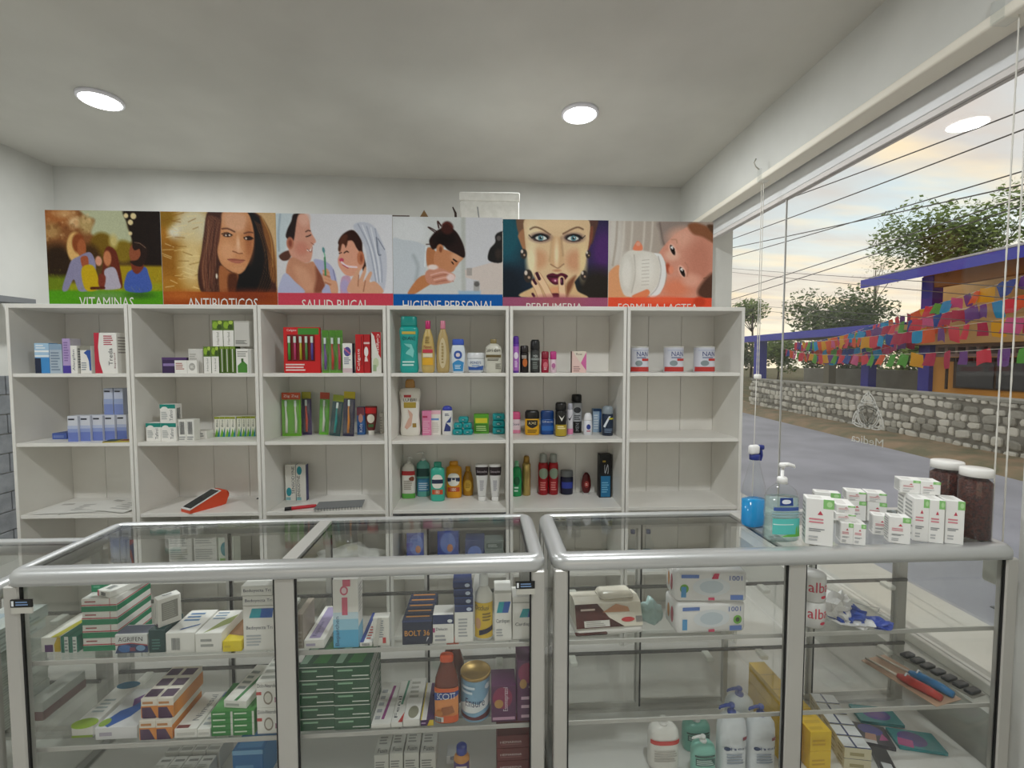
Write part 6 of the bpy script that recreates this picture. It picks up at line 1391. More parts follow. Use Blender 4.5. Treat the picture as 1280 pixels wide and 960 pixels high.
lc('white carton carrying a pile of navy ones', g, .06, W, {'F': [('l', .2, .2, .8, .8, 6, '#b0b2b4')]})
for k in range(4): lc('navy lidded flat carton piled on a white one, ' + ['bottom', 'second', 'third', 'top'][k] + ' of four', (g[0] - .002 * k, g[1] + .004 * k, g[2] + g[4] + .0006 + k * .0235, g[3], .0228), .06, '#1c2f66', {'F': [('e', .78, .4, .14, .26, '#c8d4e8'), ('r', 0, .85, 1, 1, '#34508f')]}, group='piled navy cartons')
g = (-0.029, 1.427, 0.633, 0.058, 0.213)
MEDB = [(.88, 0), (.97, .015), (1, .04), (1, .58), (.92, .68), (.5, .78), (.42, .80)]
def medicine_bottle(label, b, pr):
    vessel('medicine_bottle', label, 'bottle', b, [('body', MEDB, '#ecebe4'), ('cap', [(.44, .80), (.5, .81), (.5, .96), (.42, 1)], '#e4e6e4')], [(.05, .58, 72, '#e0bc2c', pr)] if pr else [], ry=.8)
medicine_bottle('white syrup bottle with yellow and black label', g, [('t', 'Occlusi', .08, .8, .72, .94, '#1c1a18'), ('p', [(.3, .08), (.95, .2), (.95, .34), (.3, .22)], '#22203a'), ('e', .25, .42, .14, .16, '#c8986c'), ('l', .45, .5, .9, .72, 3, '#8c7414')])
medicine_bottle('plain white bottle standing behind the yellow-labelled one', (g[0] - .012, g[1] + .085, g[2], .05, g[4] * 1.08), None)
CA = {'F': [('p', [(.12, .56), (.45, .56), (.58, .78), (.26, .78)], '#14a0ac'), ('p', [(.45, .56), (.8, .56), (.95, .78), (.58, .78)], '#1d57ac'), ('t', 'Cardispan', .1, .34, .88, .44, '#3a3f4c'), ('r', 0, .95, 1, 1, '#c4c3bc'), ('l', .1, .1, .5, .24, 3, '#b4b6b8')]}
lc('white heart carton with teal and blue parallelogram beside the bottle', (0.031, 1.428, 0.633, 0.053, 0.162), .07, W, CA)
lc('white heart carton with blue flash at the counter end', (0.097, 1.434, 0.633, 0.072, 0.137), .07, W, {'F': [('p', [(.3, .52), (.65, .52), (.75, .72), (.45, .72)], '#14a0ac'), ('p', [(.65, .52), (1, .52), (1, .72), (.75, .72)], '#1d57ac'), ('t', 'Cardispan', .12, .3, .98, .4, '#3a3f4c'), ('r', .0, .86, 1, .88, '#b9b8b0')]})
# -- lower glass shelf
lc('long white carton with a lime end lying lengthwise', (-1.250, 1.419, 0.369, 0.061, 0.035), .19, W, {'F': [('r', 0, 0, 1, .2, '#8fae1c')], 'T': [('e', .5, .06, .6, .12, '#8fae1c'), ('e', .6, .95, .6, .1, '#1a6a8c'), ('l', .2, .3, .8, .6, 4, '#a9b4b4')]})
lc('white carton with a purple and blue swirl on its lid', (-1.141, 1.408, 0.369, 0.121, 0.038), .17, '#e6e5e6', {'F': [('l', .1, .3, .4, .6, 1, '#b0a8b8')], 'T': [('p', [(.05, .1), (.3, .0), (.6, .25), (.75, .6), (.55, .75), (.4, .5), (.2, .4)], '#2f62b4'), ('p', [(.4, .5), (.6, .75), (.45, .85), (.25, .7)], '#7a3f96'), ('e', .12, .12, .12, .1, '#8fae3c')]})
OP = {'F': [('r', 0, 0, 1, .62, '#e08c34'), ('p', [(.05, 0), (.95, 0), (.6, .55), (.05, .55)], '#4a1f4c'), ('l', .1, .72, .9, .84, 1, '#c8884c')], 'T': [('r', .1, .05, .9, .28, '#4a1f4c'), ('r', .1, .38, .9, .6, '#4a1f4c'), ('r', .1, .7, .9, .92, '#4a1f4c')], 'R': [('r', 0, 0, 1, .7, '#e08c34')]}
g = (-1.020, 1.402, 0.369, 0.096, 0.122)
for j in range(2):
    for k in range(2): carton('orange and white carton with purple wedge in a block of four', (g[0] + (k - .5) * (g[3] / 2), g[1] + .01 * j, g[2] + j * (g[4] / 2), g[3] / 2 - .0008, g[4] / 2 - .0006), .15, '#e9a050' if 0 else '#efe6d8', OP, RL, group='orange and purple cartons')
for x, t, tp in (((-0.934, 1.404, 0.369, 0.066, 0.029), 'flat white carton with a dark red strip', [('r', .05, .02, .6, .1, '#7a2c2c'), ('tv', 'Nimesul', .5, .2, .8, .9, '#8c9096')]), ((-0.881, 1.405, 0.369, 0.038, 0.026), 'slim white carton with a blue far end', [('r', 0, .85, 1, 1, '#2f5fb0'), ('l', .2, .1, .8, .7, 5, '#b4b8bc')])):
    lc(t, x, .16, W, {'T': tp, 'F': [('r', .1, .3, .9, .6, '#d4d2cb')]})
GB = {'F': [('l', .08, .55, .7, .78, 1, '#d8e8d0'), ('r', .9, 0, 1, 1, '#d9ddd2')], 'T': [('r', 0, 0, 1, .5, '#4f9a4a')]}
g = (-0.795, 1.407, 0.369, 0.128, 0.077)
pile('small green carton in a block two wide and four high', g, .13, '#2f8a3a', GB, 2, 4, 'small green cartons')
carton('long white carton with green stripe lying on the small green ones', (g[0] + .012, g[1] + .012, g[2] + g[4] + .0006, .072, .024), .17, W, {'T': [('p', [(.45, 0), (.6, 0), (.85, 1), (.7, 1)], '#3f8a4c'), ('l', .1, .3, .5, .8, 4, '#9aa09c')], 'F': [('l', .1, .3, .7, .6, 1, '#b9bab4')]}, R(-6))
DN = {'F': [('t', 'Dolo-Neurobion', .05, .78, 1, .92, '#2a2d3a'), ('e', .5, .38, .2, .26, '#9a8f80'), ('e', .5, .38, .15, .19, '#e6e2d8'), ('r', .0, .5, .22, .62, '#c8504c'), ('r', .78, .2, 1, .4, '#b88a9c')], 'T': [('l', .1, .1, .9, .9, 4, '#b9bab4')]}
g = (-0.692, 1.410, 0.369, 0.069, 0.166)
for j in range(2): lc('white pain relief carton with a round seal, ' + ['lower', 'upper'][j] + ' of two stacked', (g[0] + .003, g[1], g[2] + j * (g[4] / 2), g[3], g[4] / 2 - .0006), .13, W, DN, group='round-seal cartons')
DG = {'F': [('l', .1, .6, .55, .74, 1, '#8cb894'), ('r', .5, .2, .97, .28, '#e0e8dc'), ('r', 0, .93, 1, 1, '#dfe4da')], 'T': [('p', [(.35, .1), (.75, .1), (.95, .9), (.6, .9)], '#2f7a34'), ('p', [(0, .1), (.2, .1), (.35, .9), (.1, .9)], '#8cae94')], 'R': [('l', .05, .1, .95, .9, 4, '#c8c6be')]}
g = (-0.491, 1.415, 0.369, 0.216, 0.205)
pile('dark green carton with white print in a block two wide and five high', g, .16, '#12502c', DG, 2, 5, 'dark green cartons')
for x, t, tp in (((-0.352, 1.418, 0.369, 0.059, 0.013), 'white carton with magenta stripe on its lid', [('p', [(.45, .1), (.6, .1), (.8, .9), (.65, .9)], '#9a3f86'), ('l', .1, .1, .4, .8, 5, '#b0b2b6')]),
                 ((-0.303, 1.419, 0.369, 0.035, 0.016), 'slim white carton with red corner and green stripe', [('p', [(.6, 0), (1, 0), (1, .22)], '#c8302c'), ('p', [(.5, .4), (.7, .4), (.9, 1), (.7, 1)], '#4c8f74'), ('tv', 'Fenil', .15, .1, .45, .6, '#3c3f44')]),
                 ((-0.258, 1.420, 0.369, 0.051, 0.024), 'white carton with a grey arch on its lid', [('e', .55, .16, .32, .14, '#8f8d76'), ('l', .1, .5, .8, .9, 4, '#bdbbb2')])):
    lc(t, x, .19, W, {'T': tp})
lc('purple carton with a yellow corner leaning beside the amber bottle', (-0.209, 1.421, 0.369, 0.040, 0.019), .17, '#4a1f5c', {'F': [('p', [(.5, 0), (1, 0), (1, 1), (.7, 1)], '#e8c81c'), ('l', .05, .4, .5, .6, 1, '#c8a8d0')], 'T': [('r', 0, 0, .45, 1, '#d9d4cf'), ('r', .0, 0, .08, 1, '#d8c01c')]})
AMB = M('#6e2c12', .12)
SCB = [(.86, 0), (.97, .015), (1, .05), (1, .52), (.94, .64), (.66, .80), (.5, .88), (.46, .90)]
g = (-0.147, 1.423, 0.369, 0.078, 0.214)
vessel('syrup_bottle', 'amber emulsion bottle with orange cap and blue bannered label', 'bottle', g, [('body', SCB, AMB), ('cap', [(.48, .90), (.54, .905), (.54, .985), (.48, 1)], '#e8581c')],
       [(.03, .55, 66, '#e89450', [('r', 0, 0, 1, .2, '#e2642c'), ('p', [(0, .62), (1, .78), (1, .98), (0, .84)], '#1d4190'), ('t', 'SCOTT', .22, .69, .78, .87, '#f2f4f6'), ('r', .0, .90, 1, 1, '#e2642c'), ('p', [(.35, .2), (.75, .3), (.65, .5), (.4, .45)], '#a8602c'), ('r', .08, .03, .45, .18, '#efeee8'), ('b', .12, .04, .4, .16, '#3a3a3a'), ('e', .3, .3, .14, .1, '#c8803c')])], ry=.62, n=2.8)
vessel('syrup_bottle', 'amber bottle with orange cap hidden behind its bannered twin', 'bottle', (g[0] + .012, g[1] + .085, g[2], g[3], g[4]), [('body', SCB, AMB), ('cap', [(.48, .90), (.54, .905), (.54, .985), (.48, 1)], '#e8581c')], ry=.62, n=2.8)
g = (-0.057, 1.425, 0.369, 0.096, 0.142)
vessel('nutrition_can', 'blue and white nutrition powder can with gold lid', 'can', g, [('body', [(.95, 0), (1, .015), (1, .03), (.97, .05), (.97, .92), (1, .94)], '#8cb4d0'), ('lid', [(1.0, .94), (1.03, .945), (1.03, 1.0), (.97, 1.01), (.93, .995)], M('#a8894a', .35, .5))],
       [(.06, .9, 80, None, [('p', [(0, 0), (1, 0), (1, .2), (.5, .08), (0, .12)], '#6a2c34'), ('p', [(0, .3), (.3, .5), (.6, .42), (1, .75), (1, .35), (.5, .2), (0, .16)], '#e6eaec'), ('t', 'Ensure', .26, .36, .74, .58, '#1c2c5c'), ('e', .85, .85, .1, .08, '#e6ecf0'), ('l', .1, .7, .5, .9, 2, '#d8e8f2')])])
EP = {'F': [('e', .45, .66, .4, .3, '#8c2450'), ('e', .3, .5, .18, .12, '#b88a4c'), ('tv', 'Esomeprazol', .48, .3, .72, .95, '#e6d4e0'), ('r', .05, .06, .95, .14, '#c79ab4')]}
lc('purple stomach carton with an arched crimson picture', (0.033, 1.427, 0.369, 0.078, 0.119), .08, '#5a2050', EP)
g = (0.107, 1.428, 0.369, 0.063, 0.197)
lc('taller purple stomach carton at the counter end', g, .08, '#5a2050', {'F': [('e', .5, .80, .45, .17, '#8c2450'), ('e', .3, .62, .18, .08, '#b88a4c'), ('tv', 'Esomeprazol', .58, .55, .82, .98, '#e6d4e0'), ('r', .2, .36, .95, .41, '#d4b0c4'), ('r', .2, .22, .95, .27, '#d4b0c4'), ('r', .2, .06, .95, .11, '#d4b0c4')]})
# -- base board
g = (-1.024, 1.560, 0.116, 0.181, 0.070)
for r_ in range(2):
    for k in range(4):
        ww = g[3] / 4
        carton('white carton with grey strips laid out in rows on the base', (g[0] - g[3] / 2 + (k + .5) * ww, 1.47 + r_ * .10, .116, ww - .002, g[4] * (.9 if r_ == 0 else 1.0)), .09, '#d9d8d2', {'T': [('r', .1, .05, .9, .2, '#a8a7a0'), ('r', .2, .75, .9, .85, '#8d8c86'), ('l', .1, .35, .7, .6, 3, '#bdbcb5')]}, RL, group='grey-striped cartons on the base')
carton('glossy blue carton standing on the base board', ((-0.803, 1.500, 0.116, 0.097, 0.126)), .10, '#1f6fae', {'F': [('r', 0, .88, 1, 1, '#7fb4dc'), ('l', .1, .2, .9, .6, 3, '#5c9aca')], 'T': [('r', .1, .1, .9, .4, '#3f8ac4')], 'R': [('r', 0, 0, 1, 1, '#2b80be')]}, RL)
for k, x in enumerate(((-0.376, 1.520, 0.116, 0.048, 0.076), (-0.327, 1.520, 0.116, 0.044, 0.080), (-0.276, 1.520, 0.116, 0.049, 0.081), (-0.221, 1.520, 0.116, 0.052, 0.079))):
    carton('white carton with small black print standing on the base', x, .09, '#e4e3dc', {'F': [('l', .1, .3, .9, .7, 4, '#9a9a96')], 'T': [('td' if 0 else 't', 'Fusin', .2, .1, .85, .3, '#4a4a48'), ('l', .15, .5, .8, .85, 3, '#a9a8a2')]}, RL, group='small-print cartons on the base')
for k, x in enumerate(((-0.371, 1.655, 0.128, 0.046, 0.036), (-0.267, 1.655, 0.121, 0.058, 0.040))):
    carton('white carton stacked at the back of the base', (x[0], x[1], .116, x[3], x[2] + x[4] - .116), .06, '#dddcd5', {'F': [('l', .1, .8, .8, .95, 2, '#a9a8a2')]}, RL, group='back cartons on the base')
b = (-0.140, 1.560, 0.116, 0.044, 0.029)
carton('white carton with upright blue-edged lettering beside the blue cap', b, .05, '#dfe2e4', {'F': [('td', 'Furacin', .3, .55, .75, .99, '#2a3f86'), ('r', .88, 0, 1, 1, '#2f7fc0')]}, RL)
vessel('medicine_bottle', 'bottle with a blue ribbed cap and orange shoulder', 'bottle', (-0.104, 1.460, 0.116, 0.052, 0.130), [('body', [(.85, 0), (1, .02), (1, .7), (.7, .80), (.6, .82)], '#e09a4c'), ('cap', [(.62, .82), (.68, .83), (.66, .985), (.58, 1)], '#2c3fa0')], [(.1, .68, 70, '#5a3a7a', [('e', .5, .8, .3, .1, '#e8d8c8'), ('l', .2, .2, .8, .6, 5, '#c8b8d8')])])
g = (0.077, 1.470, 0.116, 0.131, 0.172)
for k in range(4): carton('dark red carton with pale lettering piled on the base, ' + ['bottom', 'second', 'third', 'top'][k] + ' of four', (g[0], g[1], .116 + k * g[4] / 4, g[3], g[4] / 4 - .0006), .10, '#6e1c1c', {'F': [('t', 'HEMARINA', .08, .4, .62, .58, '#e6cfc8'), ('r', .08, .28, .62, .31, '#b87a74')]}, RL, group='dark red cartons')

# ================================================================== goods in the counter beside the window
RR = R(.8)
def cushion(mb, w, d, h, mat, seed, amp=.004, flat=True):
    bm = bmesh.new(); bmesh.ops.create_cube(bm, size=1)
    bmesh.ops.subdivide_edges(bm, edges=list(bm.edges), cuts=7, use_grid_fill=True)
    rn = random.Random(seed); ph = [rn.uniform(0, 6) for _ in range(5)]
    for v in bm.verts:
        x, y, z = v.co * 2
        e_ = max(abs(x), abs(y)); pin = 1 - .55 * max(0, (e_ - .55) / .45) ** 2
        z2 = z * (pin if z > 0 else (.6 + .4 * pin if not flat else 1))
        wv = amp * (math.sin(x * 9 + y * 4 + ph[0]) + math.sin(y * 11 - x * 5 + ph[1])) * (1 if z > -.9 else 0)
        v.co = (x * w / 2 * (1 - .03 * abs(y)), y * d / 2 * (1 - .03 * abs(x)), (z2 + 1) / 2 * h + wv)
    mb.bm(bm, mat, True)
# brown and cream wipes pack
g = (0.370, 1.433, 0.633, 0.225, 0.169)
e = empty('wipes_pack', (g[0], g[1] + .062, S1), R(4), 'brown and cream baby wipes pack with a white lower seam', 'wipes pack')
BR = noisy('brown_film', '#5a241c', '#40160f', 10, .25, bump=.25, bscale=14); CREAM = noisy('cream_film', '#efe9da', '#e0d8c6', 10, .25, bump=.25, bscale=14)
w_, h_ = g[3], .105
mb = MB(); mb.rbox(-w_ / 2, -.055, 0, w_ / 2, .055, h_ * .28, M('#ece9e4', .3), .012, 3); mb.rbox(-w_ / 2, -.057, 0.002, -w_ * .02, -.03, h_ * .18, BR, .008, 2); mb.build('lower_pack', e)
mb = MB()
mb.prism([(-.056, h_ * .28), (.05, h_ * .28), (.055, h_ * .9), (.0, h_), (-.03, h_ * .9)], -w_ / 2 + .003, w_ / 2 - .003, CREAM, 'x'); mb.build('upper_pack', e)
sf = lambda u, v, o: (-w_ / 2 + .003 + u * (w_ - .006), -.056 + v * .026 - o, h_ * .28 + v * h_ * .62 + o * .6)
mb = MB(); print_on(mb, [('p', [(0, 0), (.72, 0), (.5, .4), (.34, 1), (0, 1)], BR), ('r', .12, .04, .5, .3, '#e2dfd8'), ('l', .15, .08, .45, .26, 3, '#a9a49a'), ('p', [(.4, .62), (.62, .95), (.8, .8), (.82, .6)], '#c8916c'), ('e', .78, .28, .1, .1, '#c83a3c'), ('r', .9, .15, 1, .4, '#8a8780'), ('l', .08, .72, .3, .8, 1, '#d8c4b8')], sf, .3, .0012); mb.build('printed_label', e)
mb = MB(); mb.rbox(-w_ * .1, -.02, h_ * .86, w_ * .42, .05, h_ * 1.12, CREAM, .016, 3); mb.build('lid_flap', e)
# two white wipes packs
WIPE = noisy('white_film', '#f0eeec', '#e2e0de', 9, .25, bump=.2, bscale=12)
g = (0.701, 1.437, 0.633, 0.230, 0.207)
for k in range(2):
    hh = g[4] / 2
    e = empty('wipes_pack', (g[0] + (.002 if k else 0), g[1] + .05, S1 + k * (hh + .0005)), R(2 if k == 0 else -3), ['white baby wipes pack with kiwi print lying below its twin', 'white baby wipes pack with kiwi print lying on its twin'][k], 'wipes pack')
    mb = MB(); mb.rbox(-g[3] / 2, -.05, 0, g[3] / 2, .05, hh, WIPE, .014, 3); mb.build('pack', e)
    f2 = lambda u, v, o: (-g[3] / 2 + .014 + u * (g[3] - .028), -.05 - o, .008 + v * (hh - .016))
    pr = [('e', .5, .5, .3, .34, '#e2e6ea'), ('e', .5, .5, .19, .24, '#c9d4dc'), ('e', .93, .42, .07, .17, '#6fae3a'), ('e', .93, .42, .035, .09, '#3a4a22'), ('r', .02, .82, .3, .95, '#5f7fc4'), ('r', .02, .1, .1, .5, '#4f9ad0'), ('r', .8, .02, 1, .2, '#5f7fc4'), ('t', '1001' if k else '1001', .78, .74, .98, .92, '#3f5fae'), ('r', .45, .0, .55, .1, '#d84a6c')]
    if k: pr = [(p[0],) + tuple((1 - q if i in (0, 2) and p[0] in ('e',) and i == 0 else q) for i, q in enumerate(p[1:])) if p[0] == 'e' else p for p in pr] + [('p', [(.5, .8), (.6, .8), (.62, 1), (.54, 1)], '#d8385c')]
    mb = MB(); print_on(mb, pr, f2, .3, .0008); mb.build('printed_label', e)
    mb = MB(); print_on(mb, [('e', .3, .5, .12, .3, '#c8843c'), ('e', .7, .5, .14, .34, '#b8485c')], lambda u, v, o: (-g[3] / 2 - o, .036 - u * .072, .012 + v * (hh - .024)), .3, .0008); mb.build('side_print', e)
bag('crumpled teal and white wrapper behind the white wipes packs', g[0] - .165, g[1] + .09, S1, .07, .07, .07, M('#a9c4c0', .3), 8, 'wrapper', 'wrapper')
# toilet rolls and crumpled bag in the end bay
for k in range(2):
    b = (1.069, 1.442, 0.633, 0.083, 0.075)
    e = empty('paper_roll', (b[0] - .002, b[1] + .045, S1 + k * .088), 0, ['wrapped toilet roll standing on the glass shelf at the divider', 'wrapped toilet roll standing on another one at the divider'][k], 'paper roll')
    mb = MB(); mb.lathe([(.012, .0), (.038, 0), (.041, .004), (.041, .082), (.038, .086), (.012, .086)], WIPE, 24); mb.build('roll', e)
    mb = MB(); print_on(mb, [('t', 'alba', .1, .4, .9, .8, '#d8304c'), ('e', .65, .22, .12, .06, '#d8304c')], lambda u, v, o: ((.0414 + o) * math.cos(R(-90) + (u - .5) * R(120)), (.0414 + o) * math.sin(R(-90) + (u - .5) * R(120)), v * .086)); mb.build('printed_label', e)
b = (1.187, 1.446, 0.633, 0.162, 0.137)
e = empty('wrapped_pack', (b[0] + .03, b[1] + .05, S1), R(-18), 'crumpled clear bag with blue and white print beside the toilet rolls', 'bag')
for nm, (sx_, sy_, sz_), off, mt, sd in (('blue_film', (.085, .06, .05), (-.015, 0, .0), M('#3350a8', .25), 3), ('white_strip', (.10, .07, .018), (.0, -.012, .0), WIPE, 9), ('white_film', (.08, .09, .07), (-.04, .02, .01), WIPE, 4), ('blue_corner', (.06, .05, .02), (.075, -.01, 0), M('#3a52b0', .25), 5), ('clear_film', (.16, .08, .05), (.01, .03, 0), CLEAR, 6)):
    bm = bmesh.new(); bmesh.ops.create_icosphere(bm, subdivisions=3, radius=1); rn = random.Random(sd)
    for v in bm.verts:
        k = rn.uniform(.72, 1.2); zz = max(v.co.z, -.4); v.co = (v.co.x * k * sx_ / 2 * 1.3 + off[0], v.co.y * k * sy_ / 2 * 1.3 + off[1], (zz + .4) / 1.4 * sz_ * k + off[2])
    mb = MB(); mb.bm(bm, mt); mb.build(nm, e)
# hand torches on cards, lower glass shelf
e = empty('torch_card', ((1.530, 1.559, 0.369)[0] - .042, 1.565, S2), R(14), 'backing card with red and blue handled lighters on the glass shelf', 'lighter card')
mb = MB(); mb.box(-.055, -.125, 0, .065, .125, .002, M('#b8967c', .4)); mb.build('card', e)
for k, c2 in enumerate(('#b8342c', '#2a78b0')):
    x0 = -.028 + k * .058
    mb = MB(); mb.tube([(x0 + .012, -.115, .014), (x0 + .010, -.08, .016), (x0, -.02, .016), (x0 - .004, .01, .013)], [.011, .015, .016, .009], M(c2, .3), 12); lt = mb.build('lighter', e)
    mb = MB(); mb.tube([(x0 - .004, .005, .013), (x0 - .012, .12, .010)], .0045, M('#cfc8bc', .3, .7), 8); mb.build('nozzle', lt)
    mb = MB(); mb.tube([(x0 + .014, -.015, .028), (x0 + .004, -.012, .0345), (x0 - .008, -.015, .028)], .003, M('#dfe4ea', .3), 6); mb.build('trigger_guard', lt)
e = empty('comb_card', ((1.694, 1.573, 0.369)[0] - .072, 1.59, S2), R(14), 'card of small black hair clips beside the lighters', 'clip card')
mb = MB(); mb.box(-.03, -.125, 0, .033, .125, .002, M('#8d8a80', .5)); mb.build('card', e)
for k in range(7):
    mb = MB(); mb.rbox(-.022, -.118 + k * .034, .002, .028, -.118 + k * .034 + .026, .014, M('#2a2c30', .3), .004, 2); mb.build('hair_clip', e)
# bottles on the base board
def jug(label, b, body, headcol, pr, side, name='hand_soap_bottle', group=None, wide=True):
    return vessel(name, label, 'bottle', b, [('body', [(.86, 0), (.97, .015), (1, .05), (1, .66), (.93, .76), (.7, .83), (.42, .86)], body)], [(.08, .66, 66, None, pr)], ry=.6, n=2.8, extra=[pump_head(headcol, .855, .90, 1.0, .30, .12, .9 if wide else .25, side)], group=group)
jug('white hand cream bottle with red band and white nozzle', (0.587, 1.500, 0.116, 0.104, 0.171), '#efece6', '#f0eeea', [('r', 0, .80, 1, .95, '#d8443c'), ('t', 'LITRO', .2, .83, .8, .92, '#f6e6e2'), ('l', .2, .2, .8, .6, 5, '#c8c2ba')], 1, wide=False)
TEALP = [('l', .1, .86, .9, .94, 1, '#3a5a50'), ('r', .15, .5, .85, .8, '#3f6a62'), ('l', .2, .55, .8, .75, 3, '#c0d8d0')]
jug('teal hand soap pump bottle in front of its twin', (0.706, 1.460, 0.116, 0.080, 0.138), '#86c4b4', '#e9ebe8', TEALP, -1)
jug('teal hand soap pump bottle standing behind another', (0.733, 1.570, 0.116, 0.097, 0.116), '#7fbfae', '#e9ebe8', TEALP, -1)
HS = [('e', .3, .58, .12, .05, '#2a3f6a'), ('t', 'head', .42, .55, .85, .63, '#4a5a7c'), ('r', .68, .78, .95, .86, '#a04a5c'), ('l', .3, .2, .8, .45, 4, '#9aa4b4')]
for x, t in (((0.810, 1.470, 0.116, 0.095, 0.235), 'large pearly shampoo bottle with blue pump beside the teal soap'), ((0.911, 1.470, 0.116, 0.092, 0.227), 'large pearly shampoo bottle with blue pump beside the yellow cartons'), ((0.908, 1.600, 0.116, 0.100, 0.194), 'large pearly shampoo bottle with blue pump standing behind two others')):
    jug(t, x, '#e4e8ec', '#2c48a8', HS, -1, 'shampoo_bottle', 'blue pump shampoo bottles')
g = (0.994, 1.580, 0.116, 0.129, 0.218)
for j in range(3):
    carton('yellow carton in a block behind the blue pump bottles', (1.028, 1.505, .116 + j * .075, .062, .074), .22, '#e8be3a', {'F': [('l', .1, .3, .8, .6, 2, '#c89a1c')], 'T': [('r', 0, .3, 1, .32, '#c8a23a'), ('r', 0, .65, 1, .67, '#c8a23a')]}, RR, group='yellow cartons')
for j in range(2):
    for k in range(2): carton('bright yellow carton on the base of the end bay', (1.112, 1.48 + k * .105, .116 + j * .07, .075, .069), .10, '#f0c81c', {'F': [('l', .1, .3, .8, .6, 2, '#d8a810')], 'T': [('l', .1, .1, .9, .8, 3, '#dcb414')]}, RR, group='yellow cartons')
for j in range(2):
    for k in range(5): carton('small cream carton with navy bands on the base of the end bay', (1.245 + .012 * k, 1.475 + k * .052, .116 + j * .04, .085, .039), .050, '#d8cfae', {'T': [('r', 0, 0, 1, 1, '#e9ebee'), ('r', .42, 0, .5, 1, '#2f3c6a'), ('r', 0, .0, 1, .1, '#2f3c6a')], 'F': [('l', .2, .3, .8, .6, 1, '#a89c70')], 'L': [('l', .2, .2, .8, .7, 2, '#a89c70')]}, R(-10), group='navy-banded cartons')
def card_pack(label, x, y, rz, w, d, h, base, pr): carton(label, (x, y, .116, w, h), d, base, {'T': pr}, rz, name='card_pack', cat='pack', rough=.25)
card_pack('teal pack with a purple round picture lying by the low wall', 1.50, 1.66, R(-12), .15, .09, .012, '#1f8f96', [('e', .5, .5, .32, .36, '#4a3a9a'), ('e', .5, .5, .2, .22, '#6a3f9a')])
card_pack('teal pack with purple and pink picture near the pillar', 1.545, 1.535, R(-14), .15, .09, .012, '#1f8f96', [('e', .42, .5, .3, .4, '#4a2f8a'), ('p', [(.0, .1), (.3, .0), (.4, .4), (.1, .5)], '#b03a80')])
card_pack('dark pack with a violet and skin-toned picture on the base', 1.405, 1.56, R(-20), .11, .10, .014, '#3a3640', [('e', .5, .7, .36, .26, '#4440a0'), ('p', [(.2, .2), (.5, .1), (.6, .5), (.3, .5)], '#b88a74'), ('r', .1, .0, .5, .16, '#cfcdd0'), ('p', [(.6, .2), (.9, .3), (.8, .6)], '#b04a86')])
card_pack('black strip pack lying beside the navy-banded cartons', 1.352, 1.435, R(-22), .05, .12, .016, '#26262a', [('r', .2, .1, .8, .4, '#cfd2d4')])

# ================================================================== things standing on the counter top
TZ = .915
g = (0.943, 1.576, 0.915, 0.087, 0.297)
e = empty('spray_bottle', (g[0], g[1] + .055, TZ), R(15), 'clear trigger spray bottle half full of blue liquid', 'spray bottle')
hw = g[3] / 2; h = g[4]
BODY = [(.80, 0), (.97, .012), (1, .05), (1, .38), (.9, .5), (.62, .66), (.42, .78), (.4, .82)]
mb = MB(); mb.lathe([(r * hw, q * h) for r, q in BODY], CLEAR, 28, 1, .7, 2.6); mb.build('bottle', e)
BLQ = bpy.data.materials.new('blue_liquid'); BLQ.use_nodes = True; b_ = BLQ.node_tree.nodes['Principled BSDF']; b_.inputs['Base Color'].default_value = (*C('#10b0f4'), 1); b_.inputs['Roughness'].default_value = .15; b_.inputs['Transmission Weight'].default_value = .35
mb = MB(); mb.lathe([(.76 * hw, .006 * h), (.93 * hw, .02 * h), (.95 * hw, .06 * h), (.95 * hw, .33 * h)], BLQ, 28, 1, .7, 2.6); mb.build('liquid', e)
NAVY = M('#1e2c7a', .35)
mb = MB(); mb.lathe([(.40 * hw, .815 * h), (.42 * hw, .82 * h), (.42 * hw, .875 * h), (.36 * hw, .88 * h)], NAVY, 16); mb.build('collar', e)
mb = MB(); mb.rbox(-.55 * hw, -.011, .88 * h, .35 * hw, .011, .995 * h, M('#eceae8', .4), .008, 2); mb.build('trigger_head', e)
mb = MB(); mb.rbox(.3 * hw, -.009, .93 * h, .85 * hw, .009, .99 * h, NAVY, .005, 2); mb.prism([(.35 * hw, .93 * h), (.62 * hw, .93 * h), (.7 * hw, .86 * h), (.55 * hw, .80 * h), (.46 * hw, .80 * h), (.54 * hw, .87 * h)], -.007, .007, NAVY); mb.build('trigger', e)
g = (0.966, 1.474, 0.915, 0.113, 0.257)
SAN = [(.9, 0), (.98, .012), (1, .04), (.97, .12), (1, .2), (.97, .28), (1, .36), (.97, .44), (.95, .56), (.75, .66), (.42, .72), (.3, .74)]
e = vessel('sanitizer_bottle', 'clear hand sanitizer pump bottle with aloe label', 'bottle', g, [('body', SAN, CLEAR)],
       [(.06, .62, 60, None, [('r', .35, .74, .62, .92, '#1f3f8a'), ('e', .48, .83, .08, .05, '#e8ecf4'), ('l', .15, .62, .85, .7, 1, '#3f5aa0'), ('l', .1, .48, .9, .58, 2, '#9ab8c0'), ('r', .12, .08, .9, .44, '#5cc8c0'), ('p', [(.4, .02), (.95, .02), (.9, .2), (.8, .36), (.7, .2), (.6, .12)], '#6ab84c'), ('l', .15, .3, .7, .4, 2, '#e4f4f0')])], ry=.55, n=2.8, extra=[pump_head('#f0efec', .735, .82, 1.0, .28, .09, .62, 1)])
mb = MB(); mb.lathe([(max(r - .05, .1) * g[3] / 2, q * g[4]) for r, q in SAN[:9]], thin_glass('gel', (.80, .92, .90), .1, .05, haze=.25, hazecol=(.75, .88, .86)), 24, 1, .55, 2.8); mb.build('gel', e)
